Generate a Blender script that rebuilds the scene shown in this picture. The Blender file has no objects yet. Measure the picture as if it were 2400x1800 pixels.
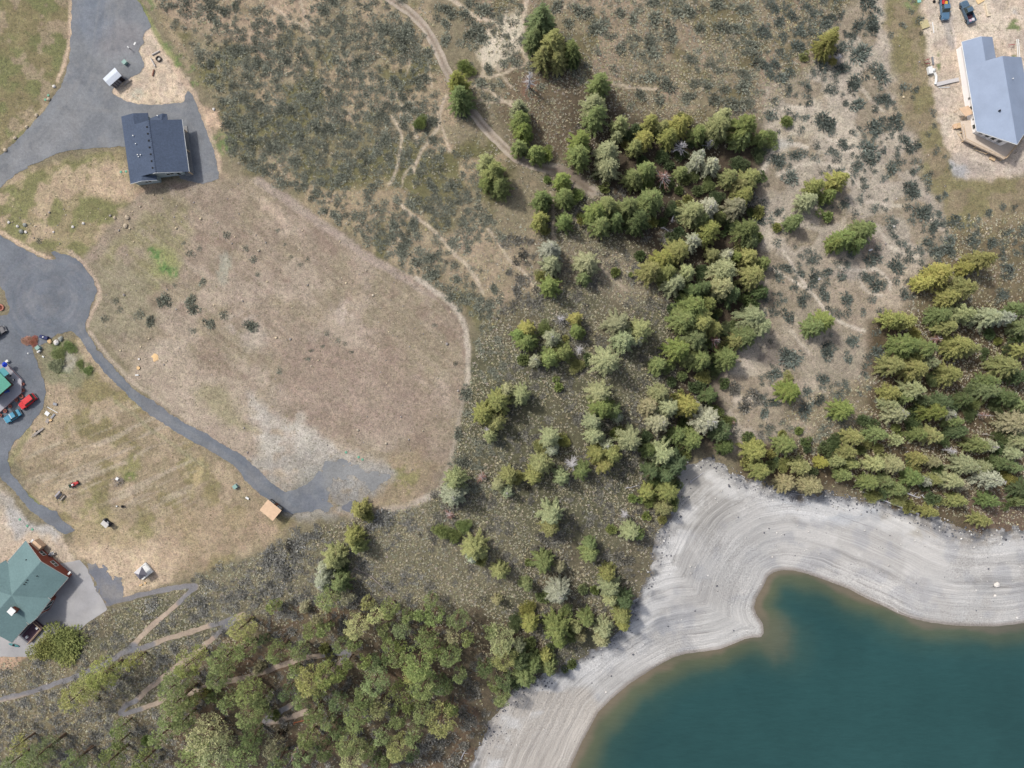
import bpy, math, random
import numpy as np
from mathutils import Vector, Matrix

# ------------------------------------------------------------ camera, sky, sun, exposure
sc = bpy.context.scene
COL = sc.collection
HC = 172.0                       # camera height above the plateau (m)
S = 0.104                        # metres per photo pixel on the plateau
R = math.radians
cam = bpy.data.objects.new('camera', bpy.data.cameras.new('camera'))
COL.objects.link(cam); sc.camera = cam
cam.location = (0, 0, HC); cam.rotation_euler = (0, 0, 0)
cam.data.sensor_width = 36
cam.data.angle = 2*math.atan(1200*S/HC)
cam.data.clip_end = 5000
cam.data.clip_start = 1.0

w = bpy.data.worlds.new("World"); sc.world = w; w.use_nodes = True
nt = w.node_tree
sky = nt.nodes.new('ShaderNodeTexSky'); sky.sky_type = 'NISHITA'; sky.sun_disc = False
SUN_EL = R(50); SUN_AZ = math.atan2(-0.78, 0.62)
sky.sun_elevation = SUN_EL; sky.sun_rotation = SUN_AZ % (2*math.pi)
sky.air_density = 0.7; sky.dust_density = 4.0; sky.ozone_density = 0.7; sky.altitude = 600
bg = nt.nodes['Background']; bg.inputs[1].default_value = 0.15
hsv = nt.nodes.new('ShaderNodeHueSaturation'); hsv.inputs['Saturation'].default_value = 0.6
nt.links.new(sky.outputs[0], hsv.inputs['Color']); nt.links.new(hsv.outputs[0], bg.inputs[0])
sun = bpy.data.objects.new('sun', bpy.data.lights.new('sun', 'SUN'))
COL.objects.link(sun)
sun.data.energy = 2.35; sun.data.angle = R(4); sun.data.color = (1.0, 0.955, 0.89)
sun.rotation_euler = Vector((0.78*math.cos(SUN_EL), -0.62*math.cos(SUN_EL), -math.sin(SUN_EL))).to_track_quat('-Z', 'Y').to_euler()
sun.location = (-60, 50, 120)
sc.view_settings.view_transform = 'Standard'; sc.view_settings.look = 'None'
sc.view_settings.exposure = 0.5; sc.view_settings.gamma = 1
sc.render.engine = 'CYCLES'

KA = 0.72                        # seen colour -> surface albedo
def lin(c, k=None):
    k = KA if k is None else k
    out = []
    for v in c:
        v = v/255.0
        out.append(k*(v/12.92 if v <= 0.04045 else ((v+0.055)/1.055)**2.4))
    return tuple(out)

# ------------------------------------------------------------ noise and distance helpers
def _h(ix, iy, seed):
    n = (ix.astype(np.int64)*374761393 + iy.astype(np.int64)*668265263 + seed*1274126177) & 0xffffffff
    n = ((n ^ (n >> 13))*1274126177) & 0xffffffff
    n = ((n ^ (n >> 15))*2246822519) & 0xffffffff
    return ((n ^ (n >> 16)) & 0xffff)/65535.0
def vnoise(x, y, seed=0):
    ix = np.floor(x); iy = np.floor(y); fx = x-ix; fy = y-iy
    fx = fx*fx*(3-2*fx); fy = fy*fy*(3-2*fy)
    a = _h(ix, iy, seed); b = _h(ix+1, iy, seed); c = _h(ix, iy+1, seed); d = _h(ix+1, iy+1, seed)
    return (a*(1-fx)+b*fx)*(1-fy)+(c*(1-fx)+d*fx)*fy
def fbm(x, y, seed=0, o=4):
    s = 0; a = 0.5; t = 0
    for i in range(o):
        s = s + a*vnoise(x*(2**i)+13.7*i, y*(2**i)+7.3*i, seed+i); t += a; a *= 0.5
    return s/t
def sstep(a, b, x):
    t = np.clip((x-a)/(b-a), 0, 1); return t*t*(3-2*t)
def seg_dist2(px, py, pts, closed):
    best = np.full(px.shape, 1e18); n = len(pts)
    for i in range(n if closed else n-1):
        ax, ay = pts[i]; bx, by = pts[(i+1) % n]
        dx, dy = bx-ax, by-ay; L = dx*dx+dy*dy+1e-9
        t = np.clip(((px-ax)*dx+(py-ay)*dy)/L, 0, 1)
        best = np.minimum(best, (px-ax-t*dx)**2+(py-ay-t*dy)**2)
    return best
def sdf(px, py, pts, margin=60.0):
    """signed distance, positive inside; clamped at -margin"""
    xs = [p[0] for p in pts]; ys = [p[1] for p in pts]
    out = np.full(px.shape, -margin, dtype=float)
    m = (px > min(xs)-margin) & (px < max(xs)+margin) & (py > min(ys)-margin) & (py < max(ys)+margin)
    if not m.any(): return out
    x = px[m]; y = py[m]; ins = np.zeros(x.shape, bool); n = len(pts)
    for i in range(n):
        ax, ay = pts[i]; bx, by = pts[(i+1) % n]
        if ay == by: continue
        c = ((ay > y) != (by > y)) & (x < (bx-ax)*(y-ay)/(by-ay)+ax)
        ins ^= c
    d = np.sqrt(seg_dist2(x, y, pts, True))
    out[m] = np.maximum(np.where(ins, d, -d), -margin)
    return out
def dline(px, py, pts, margin=60.0):
    xs = [p[0] for p in pts]; ys = [p[1] for p in pts]
    out = np.full(px.shape, margin, dtype=float)
    m = (px > min(xs)-margin) & (px < max(xs)+margin) & (py > min(ys)-margin) & (py < max(ys)+margin)
    if m.any(): out[m] = np.minimum(np.sqrt(seg_dist2(px[m], py[m], pts, False)), margin)
    return out
def smooth(pts, closed=False, it=2):
    for _ in range(it):
        q = []; n = len(pts)
        if not closed: q.append(pts[0])
        for i in range(n if closed else n-1):
            a = pts[i]; b = pts[(i+1) % n]
            q.append((a[0]*.75+b[0]*.25, a[1]*.75+b[1]*.25)); q.append((a[0]*.25+b[0]*.75, a[1]*.25+b[1]*.75))
        if not closed: q.append(pts[-1])
        pts = q
    return pts
def V(*f):                                   # overview coordinates (2212 wide) -> photo pixels
    return [(f[i]*1.085, f[i+1]*1.085) for i in range(0, len(f), 2)]
def T(c, r, *f):                             # enlarged-tile coordinates -> photo pixels
    return [(600*c+f[i]/3.687, 450*r+f[i+1]/3.687) for i in range(0, len(f), 2)]

# ------------------------------------------------------------ terrain
ZW = -14.0                                   # water level
WATER_PX = T(2, 3, 440, 1800, 500, 1659, 545, 1560, 600, 1440, 660, 1330, 740, 1180, 860, 1060, 1000, 940, 1090, 880, 1200, 810, 1300, 750,
    1400, 700, 1500, 670, 1650, 652, 1800, 630, 1900, 590, 2020, 540, 2090, 530, 2150, 528, 2175, 490, 2165, 410, 2110, 330, 2090, 270, 2110, 190, 2170, 90) + \
    T(3, 2, 0, 1655, 60, 1620, 130, 1605, 220, 1610, 330, 1635) + \
    T(3, 3, 400, 0, 540, 50, 700, 110, 850, 190, 1000, 260, 1120, 320, 1250, 365, 1400, 400, 1600, 425, 1800, 432, 1950, 435, 2100, 420, 2212, 405, 2700, 380, 3600, 420)
def unproj(px, py, z):
    k = S*(HC-z)/HC
    return (px-1200)*k, (900-py)*k
WATER_W = [unproj(a, b, ZW) for a, b in WATER_PX] + [(900, -60), (900, -900), (-60, -900), (-20, -200)]
GULLY = [unproj(a, b, -3) for a, b in V(1330, 340, 1420, 430, 1490, 520, 1560, 640, 1560, 760, 1530, 880, 1500, 960, 1480, 1020)]
def water_dist(x, y):
    return -sdf(x, y, WATER_W, 400.0)
def zt(x, y):
    x = np.asarray(x, float); y = np.asarray(y, float)
    d = water_dist(x, y)
    up = ZW + 14.0*(1-np.exp(-(np.maximum(d, 0)/45.0)**1.3))
    g = np.sqrt(seg_dist2(x, y, GULLY, False))
    far = sstep(0, 18, d)
    up = up - 3.0*np.exp(-(g/13.0)**2)*sstep(10, 40, d)
    rough = sstep(-0.15, 0.15, fbm(x/30, y/30, 5, 2)-0.45)
    up = up + far*(1.3*(fbm(x/38.0, y/38.0, 3, 3)-0.5) + 0.16*(fbm(x/3.2, y/3.2, 9, 2)-0.5))
    dn = ZW - 0.02 - 0.3*np.maximum(-d, 0)
    z = np.where(d > 0, up, dn)
    return np.maximum(z, ZW-9)
def at(px, py, h=0.0):
    """world point on the ground (plus h) that is seen at photo pixel px,py"""
    px = np.atleast_1d(np.asarray(px, float)); py = np.atleast_1d(np.asarray(py, float))
    z = np.zeros(px.shape)
    for _ in range(7):
        x, y = unproj(px, py, z+h); z = zt(x, y)
    return x, y, z
def P(px, py, h=0.0):
    x, y, z = at(px, py, h); return Vector((x[0], y[0], z[0]))

# ------------------------------------------------------------ object helpers
def tag(o, label=None, cat=None, group=None, kind=None):
    if label: o['label'] = label
    if cat: o['category'] = cat
    if group: o['group'] = group
    if kind: o['kind'] = kind
    return o
def link(o, parent=None):
    COL.objects.link(o)
    if parent is not None: o.parent = parent
    return o
def mesh_np(name, v, faces, mat=None, attrs=None, parent=None, smooth_=False, make=True, fmats=None):
    """faces: list of int arrays (M,k)"""
    me = bpy.data.meshes.new(name)
    v = np.ascontiguousarray(v, dtype=np.float32)
    faces = [np.ascontiguousarray(f, dtype=np.int32) for f in faces if len(f)]
    nl = sum(f.size for f in faces); nf = sum(len(f) for f in faces)
    me.vertices.add(len(v)); me.vertices.foreach_set('co', v.ravel())
    me.loops.add(nl); me.polygons.add(nf)
    me.loops.foreach_set('vertex_index', np.concatenate([f.ravel() for f in faces]))
    tot = np.concatenate([np.full(len(f), f.shape[1], np.int32) for f in faces])
    st = np.concatenate([[0], np.cumsum(tot)[:-1]]).astype(np.int32)
    me.polygons.foreach_set('loop_start', st); me.polygons.foreach_set('loop_total', tot)
    if smooth_: me.polygons.foreach_set('use_smooth', np.ones(nf, bool))
    for k, a in (attrs or {}).items():
        if a.ndim == 2:
            at_ = me.attributes.new(k, 'FLOAT_COLOR', 'POINT')
            c = np.ones((len(v), 4), np.float32); c[:, :3] = a; at_.data.foreach_set('color', c.ravel())
        else:
            at_ = me.attributes.new(k, 'FLOAT', 'POINT'); at_.data.foreach_set('value', a.astype(np.float32))
    ms = mat if isinstance(mat, (list, tuple)) else ([mat] if mat else [])
    for m in ms: me.materials.append(m)
    if fmats is not None: me.polygons.foreach_set('material_index', fmats.astype(np.int32))
    me.update(calc_edges=True)
    if not make: return me
    return link(bpy.data.objects.new(name, me), parent)

class MB:
    """collects simple solids into one mesh"""
    def __init__(s): s.v = []; s.f = []
    def add(s, vs, fs):
        b = len(s.v); s.v += [tuple(p) for p in vs]; s.f += [tuple(i+b for i in f) for f in fs]; return s
    def box(s, c, size, rot=0.0, tilt=None):
        hx, hy, hz = size[0]/2, size[1]/2, size[2]/2
        M = Matrix.Translation(Vector(c)) @ Matrix.Rotation(rot, 4, 'Z')
        if tilt: M = M @ tilt.to_4x4()
        ch = min(hx, hy, hz)*0.12
        vs = [M @ Vector((x*hx, y*hy, z*hz)) for z in (-1, 1) for y in (-1, 1) for x in (-1, 1)]
        return s.add(vs, [(0, 2, 3, 1), (4, 5, 7, 6), (0, 1, 5, 4), (2, 6, 7, 3), (0, 4, 6, 2), (1, 3, 7, 5)])
    def prism(s, poly, z0, z1):
        """poly: xy list (any orientation) extruded z0..z1; z1 may be a list"""
        n = len(poly)
        a = sum(poly[i][0]*poly[(i+1) % n][1]-poly[(i+1) % n][0]*poly[i][1] for i in range(n))
        if a < 0: poly = poly[::-1]; z1 = z1[::-1] if isinstance(z1, (list, tuple)) else z1; z0 = z0[::-1] if isinstance(z0, (list, tuple)) else z0
        g = lambda z, i: z[i] if isinstance(z, (list, tuple)) else z
        vs = [(p[0], p[1], g(z0, i)) for i, p in enumerate(poly)]+[(p[0], p[1], g(z1, i)) for i, p in enumerate(poly)]
        fs = [tuple(range(n))[::-1], tuple(range(n, 2*n))]+[(i, (i+1) % n, n+(i+1) % n, n+i) for i in range(n)]
        return s.add(vs, fs)
    def slab(s, quad, th):
        """3D polygon given a thickness downwards"""
        return s.prism([(p[0], p[1]) for p in quad], [p[2]-th for p in quad], [p[2] for p in quad])
    def bar(s, a, b, r, r2=None, n=6):
        a = Vector(a); b = Vector(b); r2 = r if r2 is None else r2
        d = (b-a).normalized(); u = d.orthogonal().normalized(); w_ = d.cross(u)
        vs = []
        for c, rr in ((a, r), (b, r2)):
            for i in range(n):
                t = 2*math.pi*(i+.5)/n; vs.append(c+(u*math.cos(t)+w_*math.sin(t))*rr)
        return s.add(vs, [tuple(range(n))[::-1], tuple(range(n, 2*n))]+[(i, (i+1) % n, n+(i+1) % n, n+i) for i in range(n)])
    def lathe(s, c, prof, n=14):
        c = Vector(c); vs = []; fs = []
        for r, z in prof:
            for i in range(n):
                t = 2*math.pi*i/n; vs.append((c.x+r*math.cos(t), c.y+r*math.sin(t), c.z+z))
        for k in range(len(prof)-1):
            for i in range(n):
                fs.append((k*n+i, k*n+(i+1) % n, (k+1)*n+(i+1) % n, (k+1)*n+i))
        fs.append(tuple(range(n))[::-1]); fs.append(tuple(range((len(prof)-1)*n, len(prof)*n)))
        return s.add(vs, fs)
    def blob(s, c, r, seed=0, n=10, m=6, rough=.25, flat=1.0):
        rnd = random.Random(seed); c = Vector(c); vs = [c-Vector((0, 0, r*flat))]
        k = [rnd.uniform(1-rough, 1+rough) for _ in range(n)]
        for j in range(1, m):
            ph = -math.pi/2+math.pi*j/m
            for i in range(n):
                t = 2*math.pi*i/n; q = r*k[i]*rnd.uniform(.9, 1.1)
                vs.append(c+Vector((math.cos(t)*math.cos(ph)*q, math.sin(t)*math.cos(ph)*q, math.sin(ph)*r*flat*rnd.uniform(.85, 1.1))))
        vs.append(c+Vector((0, 0, r*flat)))
        fs = [(0, 1+(i+1) % n, 1+i) for i in range(n)]
        for j in range(m-2):
            for i in range(n):
                a = 1+j*n; fs.append((a+i, a+(i+1) % n, a+n+(i+1) % n, a+n+i))
        a = 1+(m-2)*n; L = len(vs)-1
        fs += [(a+i, a+(i+1) % n, L) for i in range(n)]
        return s.add(vs, fs)
    def build(s, name, mat, parent=None, bevel=0.0):
        me = bpy.data.meshes.new(name); me.from_pydata(s.v, [], s.f); me.materials.append(mat); me.update()
        o = link(bpy.data.objects.new(name, me), parent)
        if bevel > 0:
            b = o.modifiers.new('bevel', 'BEVEL'); b.width = bevel; b.segments = 2; b.limit_method = 'ANGLE'
        return o
def empty(name, loc, rz=0.0):
    o = bpy.data.objects.new(name, None); o.location = loc; o.rotation_euler = (0, 0, rz); o.empty_display_size = .3
    return link(o)

# ------------------------------------------------------------ materials
def mat_new(name):
    m = bpy.data.materials.new(name); m.use_nodes = True
    b = m.node_tree.nodes['Principled BSDF']; b.inputs['Specular IOR Level'].default_value = 0.25
    return m, m.node_tree, b
def N(t, ty, **kw):
    n = t.nodes.new(ty)
    for k, v in kw.items(): setattr(n, k, v)
    return n
def noise(t, scale, detail=3, rough=.55, vec=None):
    n = N(t, 'ShaderNodeTexNoise'); n.inputs['Scale'].default_value = scale
    n.inputs['Detail'].default_value = detail; n.inputs['Roughness'].default_value = rough
    if vec is not None: t.links.new(vec, n.inputs['Vector'])
    return n
def mapr(t, src, a, b, c, d):
    m = N(t, 'ShaderNodeMapRange'); m.inputs[1].default_value = a; m.inputs[2].default_value = b
    m.inputs[3].default_value = c; m.inputs[4].default_value = d; t.links.new(src, m.inputs[0]); return m.outputs[0]
def mult(t, col, fac):
    """scale a colour by a scalar"""
    v = N(t, 'ShaderNodeVectorMath', operation='SCALE'); t.links.new(col, v.inputs[0]); t.links.new(fac, v.inputs['Scale']); return v.outputs[0]
def mixc(t, fac, a, b):
    m = N(t, 'ShaderNodeMix', data_type='RGBA')
    for s_, i in ((fac, 0), (a, 6), (b, 7)):
        if hasattr(s_, 'is_output'): t.links.new(s_, m.inputs[i])
        else: m.inputs[i].default_value = s_ if i == 0 else (*s_, 1)
    return m.outputs[2]
def mathn(t, op, a, b=None):
    m = N(t, 'ShaderNodeMath', operation=op)
    for s_, i in ((a, 0), (b, 1)):
        if s_ is None: continue
        if hasattr(s_, 'is_output'): t.links.new(s_, m.inputs[i])
        else: m.inputs[i].default_value = s_
    return m.outputs[0]
def objco(t):
    return N(t, 'ShaderNodeTexCoord').outputs['Object']
def geopos(t):
    return N(t, 'ShaderNodeNewGeometry').outputs['Position']
MATS = {}
def M(name, rgb=None, rough=.8, var=.18, scale=6.0, metal=0.0, spec=.25, k=None):
    """plain painted / weathered surface with procedural colour variation"""
    if name in MATS: return MATS[name]
    m, t, b = mat_new(name)
    c = lin(rgb, k)
    co = geopos(t)
    n1 = noise(t, scale, 4, .6, co); n2 = noise(t, scale*7, 2, .5, co)
    f = mathn(t, 'ADD', mapr(t, n1.outputs[0], .3, .7, 1-var, 1+var), mapr(t, n2.outputs[0], .3, .7, -var*.5, var*.5))
    rgbn = N(t, 'ShaderNodeRGB'); rgbn.outputs[0].default_value = (*c, 1)
    t.links.new(mult(t, rgbn.outputs[0], f), b.inputs['Base Color'])
    t.links.new(mapr(t, n1.outputs[0], .3, .7, max(0, rough-.08), min(1, rough+.08)), b.inputs['Roughness'])
    b.inputs['Metallic'].default_value = metal; b.inputs['Specular IOR Level'].default_value = spec
    MATS[name] = m; return m
# ------------------------------------------------------------ ground grid
def axis(lo, hi, step, far):
    a = list(np.arange(lo, hi+1e-6, step)); s = step; v = a[-1]
    r = []
    while v < far: s *= 1.22; v += s; r.append(v)
    s = step; v = lo; l = []
    while v > -far: s *= 1.22; v -= s; l.append(v)
    return np.array(l[::-1]+a+r), len(l), len(a)
STEP = 0.42
gx, gx0, gxn = axis(-138, 138, STEP, 900)
gy, gy0, gyn = axis(-104, 104, STEP, 900)
GX, GY = np.meshgrid(gx, gy); NX, NY = len(gx), len(gy)
X = GX.ravel(); Y = GY.ravel(); Z = zt(X, Y); DW = water_dist(X, Y)
PX = 1200 + X*HC/(S*(HC-Z)); PY = 900 - Y*HC/(S*(HC-Z))
ii, jj = np.meshgrid(np.arange(NX-1), np.arange(NY-1)); ii = ii.ravel(); jj = jj.ravel()
q0 = jj*NX+ii; q1 = q0+1; q2 = q0+NX+1; q3 = q0+NX
fine = (ii >= gx0) & (ii < gx0+gxn-1) & (jj >= gy0) & (jj < gy0+gyn-1)
alt = ((ii+jj) % 2 == 0)
TA = np.where(alt[:, None], np.stack([q0, q1, q2], 1), np.stack([q0, q1, q3], 1))
TB = np.where(alt[:, None], np.stack([q0, q2, q3], 1), np.stack([q1, q2, q3], 1))
TRI = np.concatenate([TA, TB]); TFINE = np.concatenate([TA[fine], TB[fine]])

wx = 26*(fbm(PX/70, PY/70, 31, 3)-.5)*2; wy = 26*(fbm(PX/70+40, PY/70, 33, 3)-.5)*2
fx_ = 7*(fbm(PX/14, PY/14, 35, 2)-.5)*2; fy_ = 7*(fbm(PX/14+40, PY/14, 37, 2)-.5)*2
class Canvas:
    def __init__(s, base): s.c = np.tile(np.array(lin(base)), (len(PX), 1))
    def mix(s, m, rgb):
        m = np.clip(m, 0, 1)[:, None]; s.c = s.c*(1-m)+np.array(lin(rgb))*m
    def poly(s, pts, rgb, fe=18, warp=1.0, a=1.0, patch=None, seed=0):
        d = sdf(PX+wx*warp+fx_, PY+wy*warp+fy_, pts, fe+5)
        m = sstep(-fe, fe, d)*a
        if patch:
            sc_, th, so = patch
            m = m*sstep(th-so, th+so, fbm(PX/sc_, PY/sc_, 50+seed, 4))
        s.mix(m, rgb)
    def ell(s, x, y, rx, ry, rgb, a=1.0, rot=0, soft=.5, patch=None, seed=0):
        dx = PX+wx*.4+fx_-x; dy = PY+wy*.4+fy_-y; c_, s_ = math.cos(R(rot)), math.sin(R(rot))
        u = (dx*c_+dy*s_)/rx; v = (-dx*s_+dy*c_)/ry
        m = sstep(1+soft, 1-soft, np.sqrt(u*u+v*v))*a
        if patch:
            sc_, th, so = patch
            m = m*sstep(th-so, th+so, fbm(PX/sc_, PY/sc_, 50+seed, 4))
        s.mix(m, rgb)
    def line(s, pts, wd, rgb, a=1.0, warp=.15, soft=.5, jit=.3):
        pts = smooth(pts)
        d = dline(PX+wx*warp+fx_*.35, PY+wy*warp+fy_*.35, pts, wd*2+10)
        w2 = wd/2*(1+jit*(fbm(PX/25, PY/25, 77, 2)-.5)*2)
        s.mix(sstep(w2*(1+soft), w2*(1-soft), d)*a, rgb)

g = Canvas((132, 122, 97))
# --- broad zones
SAGE = V(300, -80, 900, -80, 960, 130, 990, 200, 1060, 290, 1140, 350, 1230, 390, 1180, 420, 1180, 560, 1140, 660, 1040, 700, 1000, 670, 940, 610, 860, 570, 780, 520, 700, 470, 650, 420, 580, 380, 480, 350, 470, 240, 420, 170, 350, 60)
HILLW = V(1040, 690, 1150, 640, 1180, 440, 1240, 400, 1460, 420, 1560, 700, 1520, 900, 1480, 1010, 1400, 1200, 1340, 1360, 1080, 1540, 900, 1700, -60, 1720, -60, 1440, 60, 1430, 250, 1310, 420, 1260, 700, 1130, 900, 1090, 960, 1040, 1000, 900)
WOOD = V(380, 1420, 520, 1350, 700, 1280, 1000, 1300, 1200, 1380, 1140, 1500, 1060, 1560, 1000, 1720, 250, 1720, 330, 1560)
OVAL = V(170, 560, 300, 420, 440, 380, 560, 385, 680, 470, 780, 540, 880, 590, 960, 640, 1000, 690, 1015, 750, 1010, 830, 990, 900, 980, 980, 950, 1050, 880, 1095, 780, 1110, 600, 1110, 500, 1000, 380, 880, 250, 760, 200, 690, 205, 620)
LFIELD = V(20, 960, 90, 880, 110, 760, 180, 720, 260, 830, 400, 930, 560, 1060, 600, 1110, 640, 1130, 560, 1190, 400, 1250, 330, 1270, 240, 1290, 180, 1200, 150, 1140, 60, 1060)
SLOPE = V(1660, 180, 1740, 150, 1800, 40, 1900, -40, 1990, -40, 2010, 150, 2040, 330, 2100, 400, 2060, 520, 2010, 640, 1930, 760, 1900, 900, 1780, 980, 1640, 990, 1560, 950, 1560, 820, 1620, 700, 1640, 560, 1640, 400)
UPHILL = V(1010, -80, 1890, -80, 1800, 60, 1740, 170, 1650, 260, 1400, 260, 1290, 200, 1180, 180, 1090, 150, 1000, 100)
g.poly(SAGE, (140, 129, 103), 12)
g.poly(SAGE, (112, 108, 72), 14, patch=(95, .52, .10), seed=1)
g.poly(SAGE, (172, 152, 124), 14, a=.75, patch=(80, .57, .07), seed=2)
g.poly(V(300, 0, 420, 0, 620, 60, 560, 120, 420, 60), (172, 150, 126), 20, a=.8)
g.poly(V(560, -20, 700, -20, 680, 60, 560, 90), (178, 156, 130), 22, a=.8)
g.poly(V(840, 480, 1180, 560, 1160, 680, 1080, 700, 960, 600, 850, 540), (168, 150, 124), 26, a=.75)
g.poly(UPHILL, (136, 124, 98), 22)
g.poly(UPHILL, (112, 104, 72), 22, patch=(60, .55, .06), a=.8, seed=3)
g.poly(UPHILL, (160, 140, 118), 22, patch=(75, .6, .05), a=.7, seed=4)
g.poly(V(1090, 150, 1250, 150, 1400, 230, 1330, 260, 1300, 400, 1180, 340, 1080, 250), (116, 102, 80), 22)
g.poly(V(1210, 170, 1300, 190, 1330, 270, 1300, 420, 1230, 350), (98, 86, 68), 22, a=.8)
g.poly(HILLW, (108, 105, 81), 26)
g.poly(HILLW, (112, 102, 82), 20, patch=(110, .55, .08), a=.6, seed=5)
g.poly(V(1010, 760, 1180, 760, 1330, 860, 1400, 1000, 1300, 1150, 1100, 1100, 990, 1000), (94, 94, 68), 30, a=.5)
g.poly(V(1120, 520, 1420, 560, 1440, 640, 1300, 640, 1130, 600), (150, 136, 114), 26, a=.7)
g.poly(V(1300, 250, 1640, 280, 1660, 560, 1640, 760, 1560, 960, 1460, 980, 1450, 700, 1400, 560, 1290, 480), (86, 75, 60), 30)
g.poly(WOOD, (104, 92, 72), 26)
g.poly(WOOD, (118, 94, 72), 26, patch=(60, .55, .06), a=.6, seed=6)
g.poly(V(-60, 1440, 200, 1400, 260, 1500, 380, 1560, 340, 1720, -60, 1720), (124, 114, 88), 22)
g.poly(V(420, 1240, 900, 1100, 1100, 1150, 1130, 1260, 980, 1330, 660, 1300, 480, 1340), (122, 116, 92), 26)
g.poly(V(1560, 780, 1640, 760, 1600, 960, 1540, 980), (98, 84, 72), 22)
g.poly(SLOPE, (173, 162, 145), 22)
g.poly(SLOPE, (190, 177, 158), 22, patch=(90, .54, .06), a=.7, seed=7)
g.poly(SLOPE, (138, 124, 100), 22, patch=(70, .58, .05), a=.7, seed=8)
g.poly(V(1640, 560, 1780, 540, 1900, 600, 1900, 800, 1760, 960, 1640, 900), (150, 138, 117), 24, a=.65)
g.poly(V(1780, 560, 1980, 560, 1990, 700, 1900, 760, 1800, 700), (168, 152, 130), 24, a=.6)
# right edge: olive verge, tussock meadow, east wood
g.poly(V(1880, -40, 1990, -40, 2015, 150, 2050, 300, 2070, 380, 2280, 360, 2280, 600, 2060, 560, 2020, 400, 1960, 250, 1930, 80), (142, 128, 100), 16)
g.poly(V(1880, -40, 1990, -40, 2015, 150, 2050, 300, 2070, 380, 2280, 360, 2280, 560, 2060, 500, 2020, 400, 1960, 250, 1930, 80), (130, 123, 84), 14, patch=(40, .52, .05), a=.8, seed=9)
g.poly(V(2060, 500, 2280, 480, 2280, 900, 2120, 900, 1960, 700, 1980, 600), (118, 106, 80), 24)
g.poly(V(1880, 700, 2280, 640, 2280, 1160, 2080, 1140, 1980, 1110, 1840, 1070, 1600, 1030, 1600, 960, 1800, 930, 1880, 820), (96, 82, 60), 22)
g.poly(V(1700, 850, 1880, 820, 1880, 920, 1700, 960), (140, 128, 102), 20, a=.9)
g.poly(V(2080, 1060, 2280, 1060, 2280, 1160, 2100, 1150), (120, 100, 82), 12)
# construction lot on the right
LOT = T(3, 0, 1320, -300, 1330, 180, 1370, 420, 1400, 700, 1450, 880, 1500, 1060, 1530, 1200, 1600, 1330, 1610, 1480, 1700, 1510, 1900, 1560, 2212, 1480, 3000, 1420, 3000, -300)
g.poly(LOT, (203, 184, 162), 9, .35)
g.poly(LOT, (186, 172, 156), 10, .4, a=.7, patch=(45, .52, .08), seed=10)
g.poly(LOT, (212, 198, 178), 10, .4, a=.6, patch=(60, .56, .05), seed=11)
g.poly(T(3, 0, 1640, 1320, 2100, 1400, 2212, 1250, 2400, 1300, 2400, 1500, 1700, 1500), (176, 164, 152), 14, a=.7)
g.poly(T(3, 0, 1620, 1380, 1760, 1440, 1700, 1510, 1600, 1480), (168, 172, 176), 7, a=.7)
g.poly(T(3, 0, 1880, 40, 2212, 60, 2212, 200, 1960, 160), (172, 170, 168), 10, a=.7, patch=(22, .48, .08), seed=12)
g.poly(T(3, 0, 1500, 100, 1600, 100, 1600, 300, 1640, 420, 1580, 440, 1530, 280), (160, 158, 156), 7, .2, a=.55)
g.line(T(3, 0, 1600, 230, 1625, 380, 1640, 440), 3, (226, 206, 190), a=.8)
for p in ((2150, 230, 16, 12), (2140, 485, 14, 5), (1240, 40, 20, 14), (1480, 560, 6, 20), (2380, 60, 10, 8)):
    q = T(3, 0, p[0], p[1])[0]; g.ell(q[0], q[1], p[2], p[3], (120, 130, 84), patch=(9, .46, .05))
# --- upper left meadow
g.poly(V(-200, -80, 152, -80, 150, 80, 138, 160, 100, 230, 40, 300, -10, 330, -200, 380), (132, 122, 86), 8, .3)
g.poly(V(-200, -80, 152, -80, 150, 80, 138, 160, 100, 230, 40, 300, -10, 330, -200, 380), (117, 120, 76), 8, .3, patch=(48, .52, .07), a=.85, seed=13)
g.poly(V(-200, -80, 152, -80, 150, 80, 138, 160, 100, 230, 40, 300, -10, 330, -200, 380), (160, 142, 116), 8, .3, patch=(34, .60, .05), a=.8, seed=14)
g.line(T(0, 0, 610, -100, 605, 300, 575, 520, 500, 700), 9, (194, 170, 144), a=.9)
g.line(T(0, 0, 400, 900, 290, 1010, 180, 1110, 60, 1230, -60, 1330), 8, (166, 148, 118), a=.7)
# island of sand beside the blue roofed house
ISL = T(0, 0, 920, 690, 1010, 700, 1100, 640, 1240, 560, 1200, 430, 1230, 250, 1330, 230, 1420, 420, 1560, 620, 1640, 720, 1700, 850, 1620, 900, 1340, 920, 1080, 890, 940, 810)
g.poly(ISL, (208, 187, 160), 7, .3)
g.poly(ISL, (182, 166, 148), 7, .3, patch=(20, .55, .05), a=.6, seed=15)
q = T(0, 0, 1180, 810)[0]; g.ell(q[0], q[1], 13, 14, (184, 178, 158), a=.8, patch=(8, .42, .06))
g.line(T(0, 0, 1400, 420, 1540, 620, 1640, 780, 1740, 960, 1780, 1100, 1840, 1240, 1900, 1440, 1900, 1560), 15, (196, 172, 146), a=.85)
g.line(T(0, 0, 1180, 0, 1260, 120, 1330, 260, 1420, 420, 1540, 560), 12, (132, 138, 82), a=.8)
for a_, b_ in (((1430, 400), 12), ((1560, 530), 16), ((1640, 590), 12), ((1950, 1250), 26), ((1280, 60), 18), ((1680, 740), 10)):
    q = T(0, 0, *a_)[0]; g.ell(q[0], q[1], b_, b_*.9, (106, 126, 72), a=.85, patch=(9, .45, .06))
g.poly(T(0, 0, 1740, 960, 1880, 980, 1920, 1100, 1860, 1180, 1780, 1100), (200, 172, 144), 7)
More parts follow.
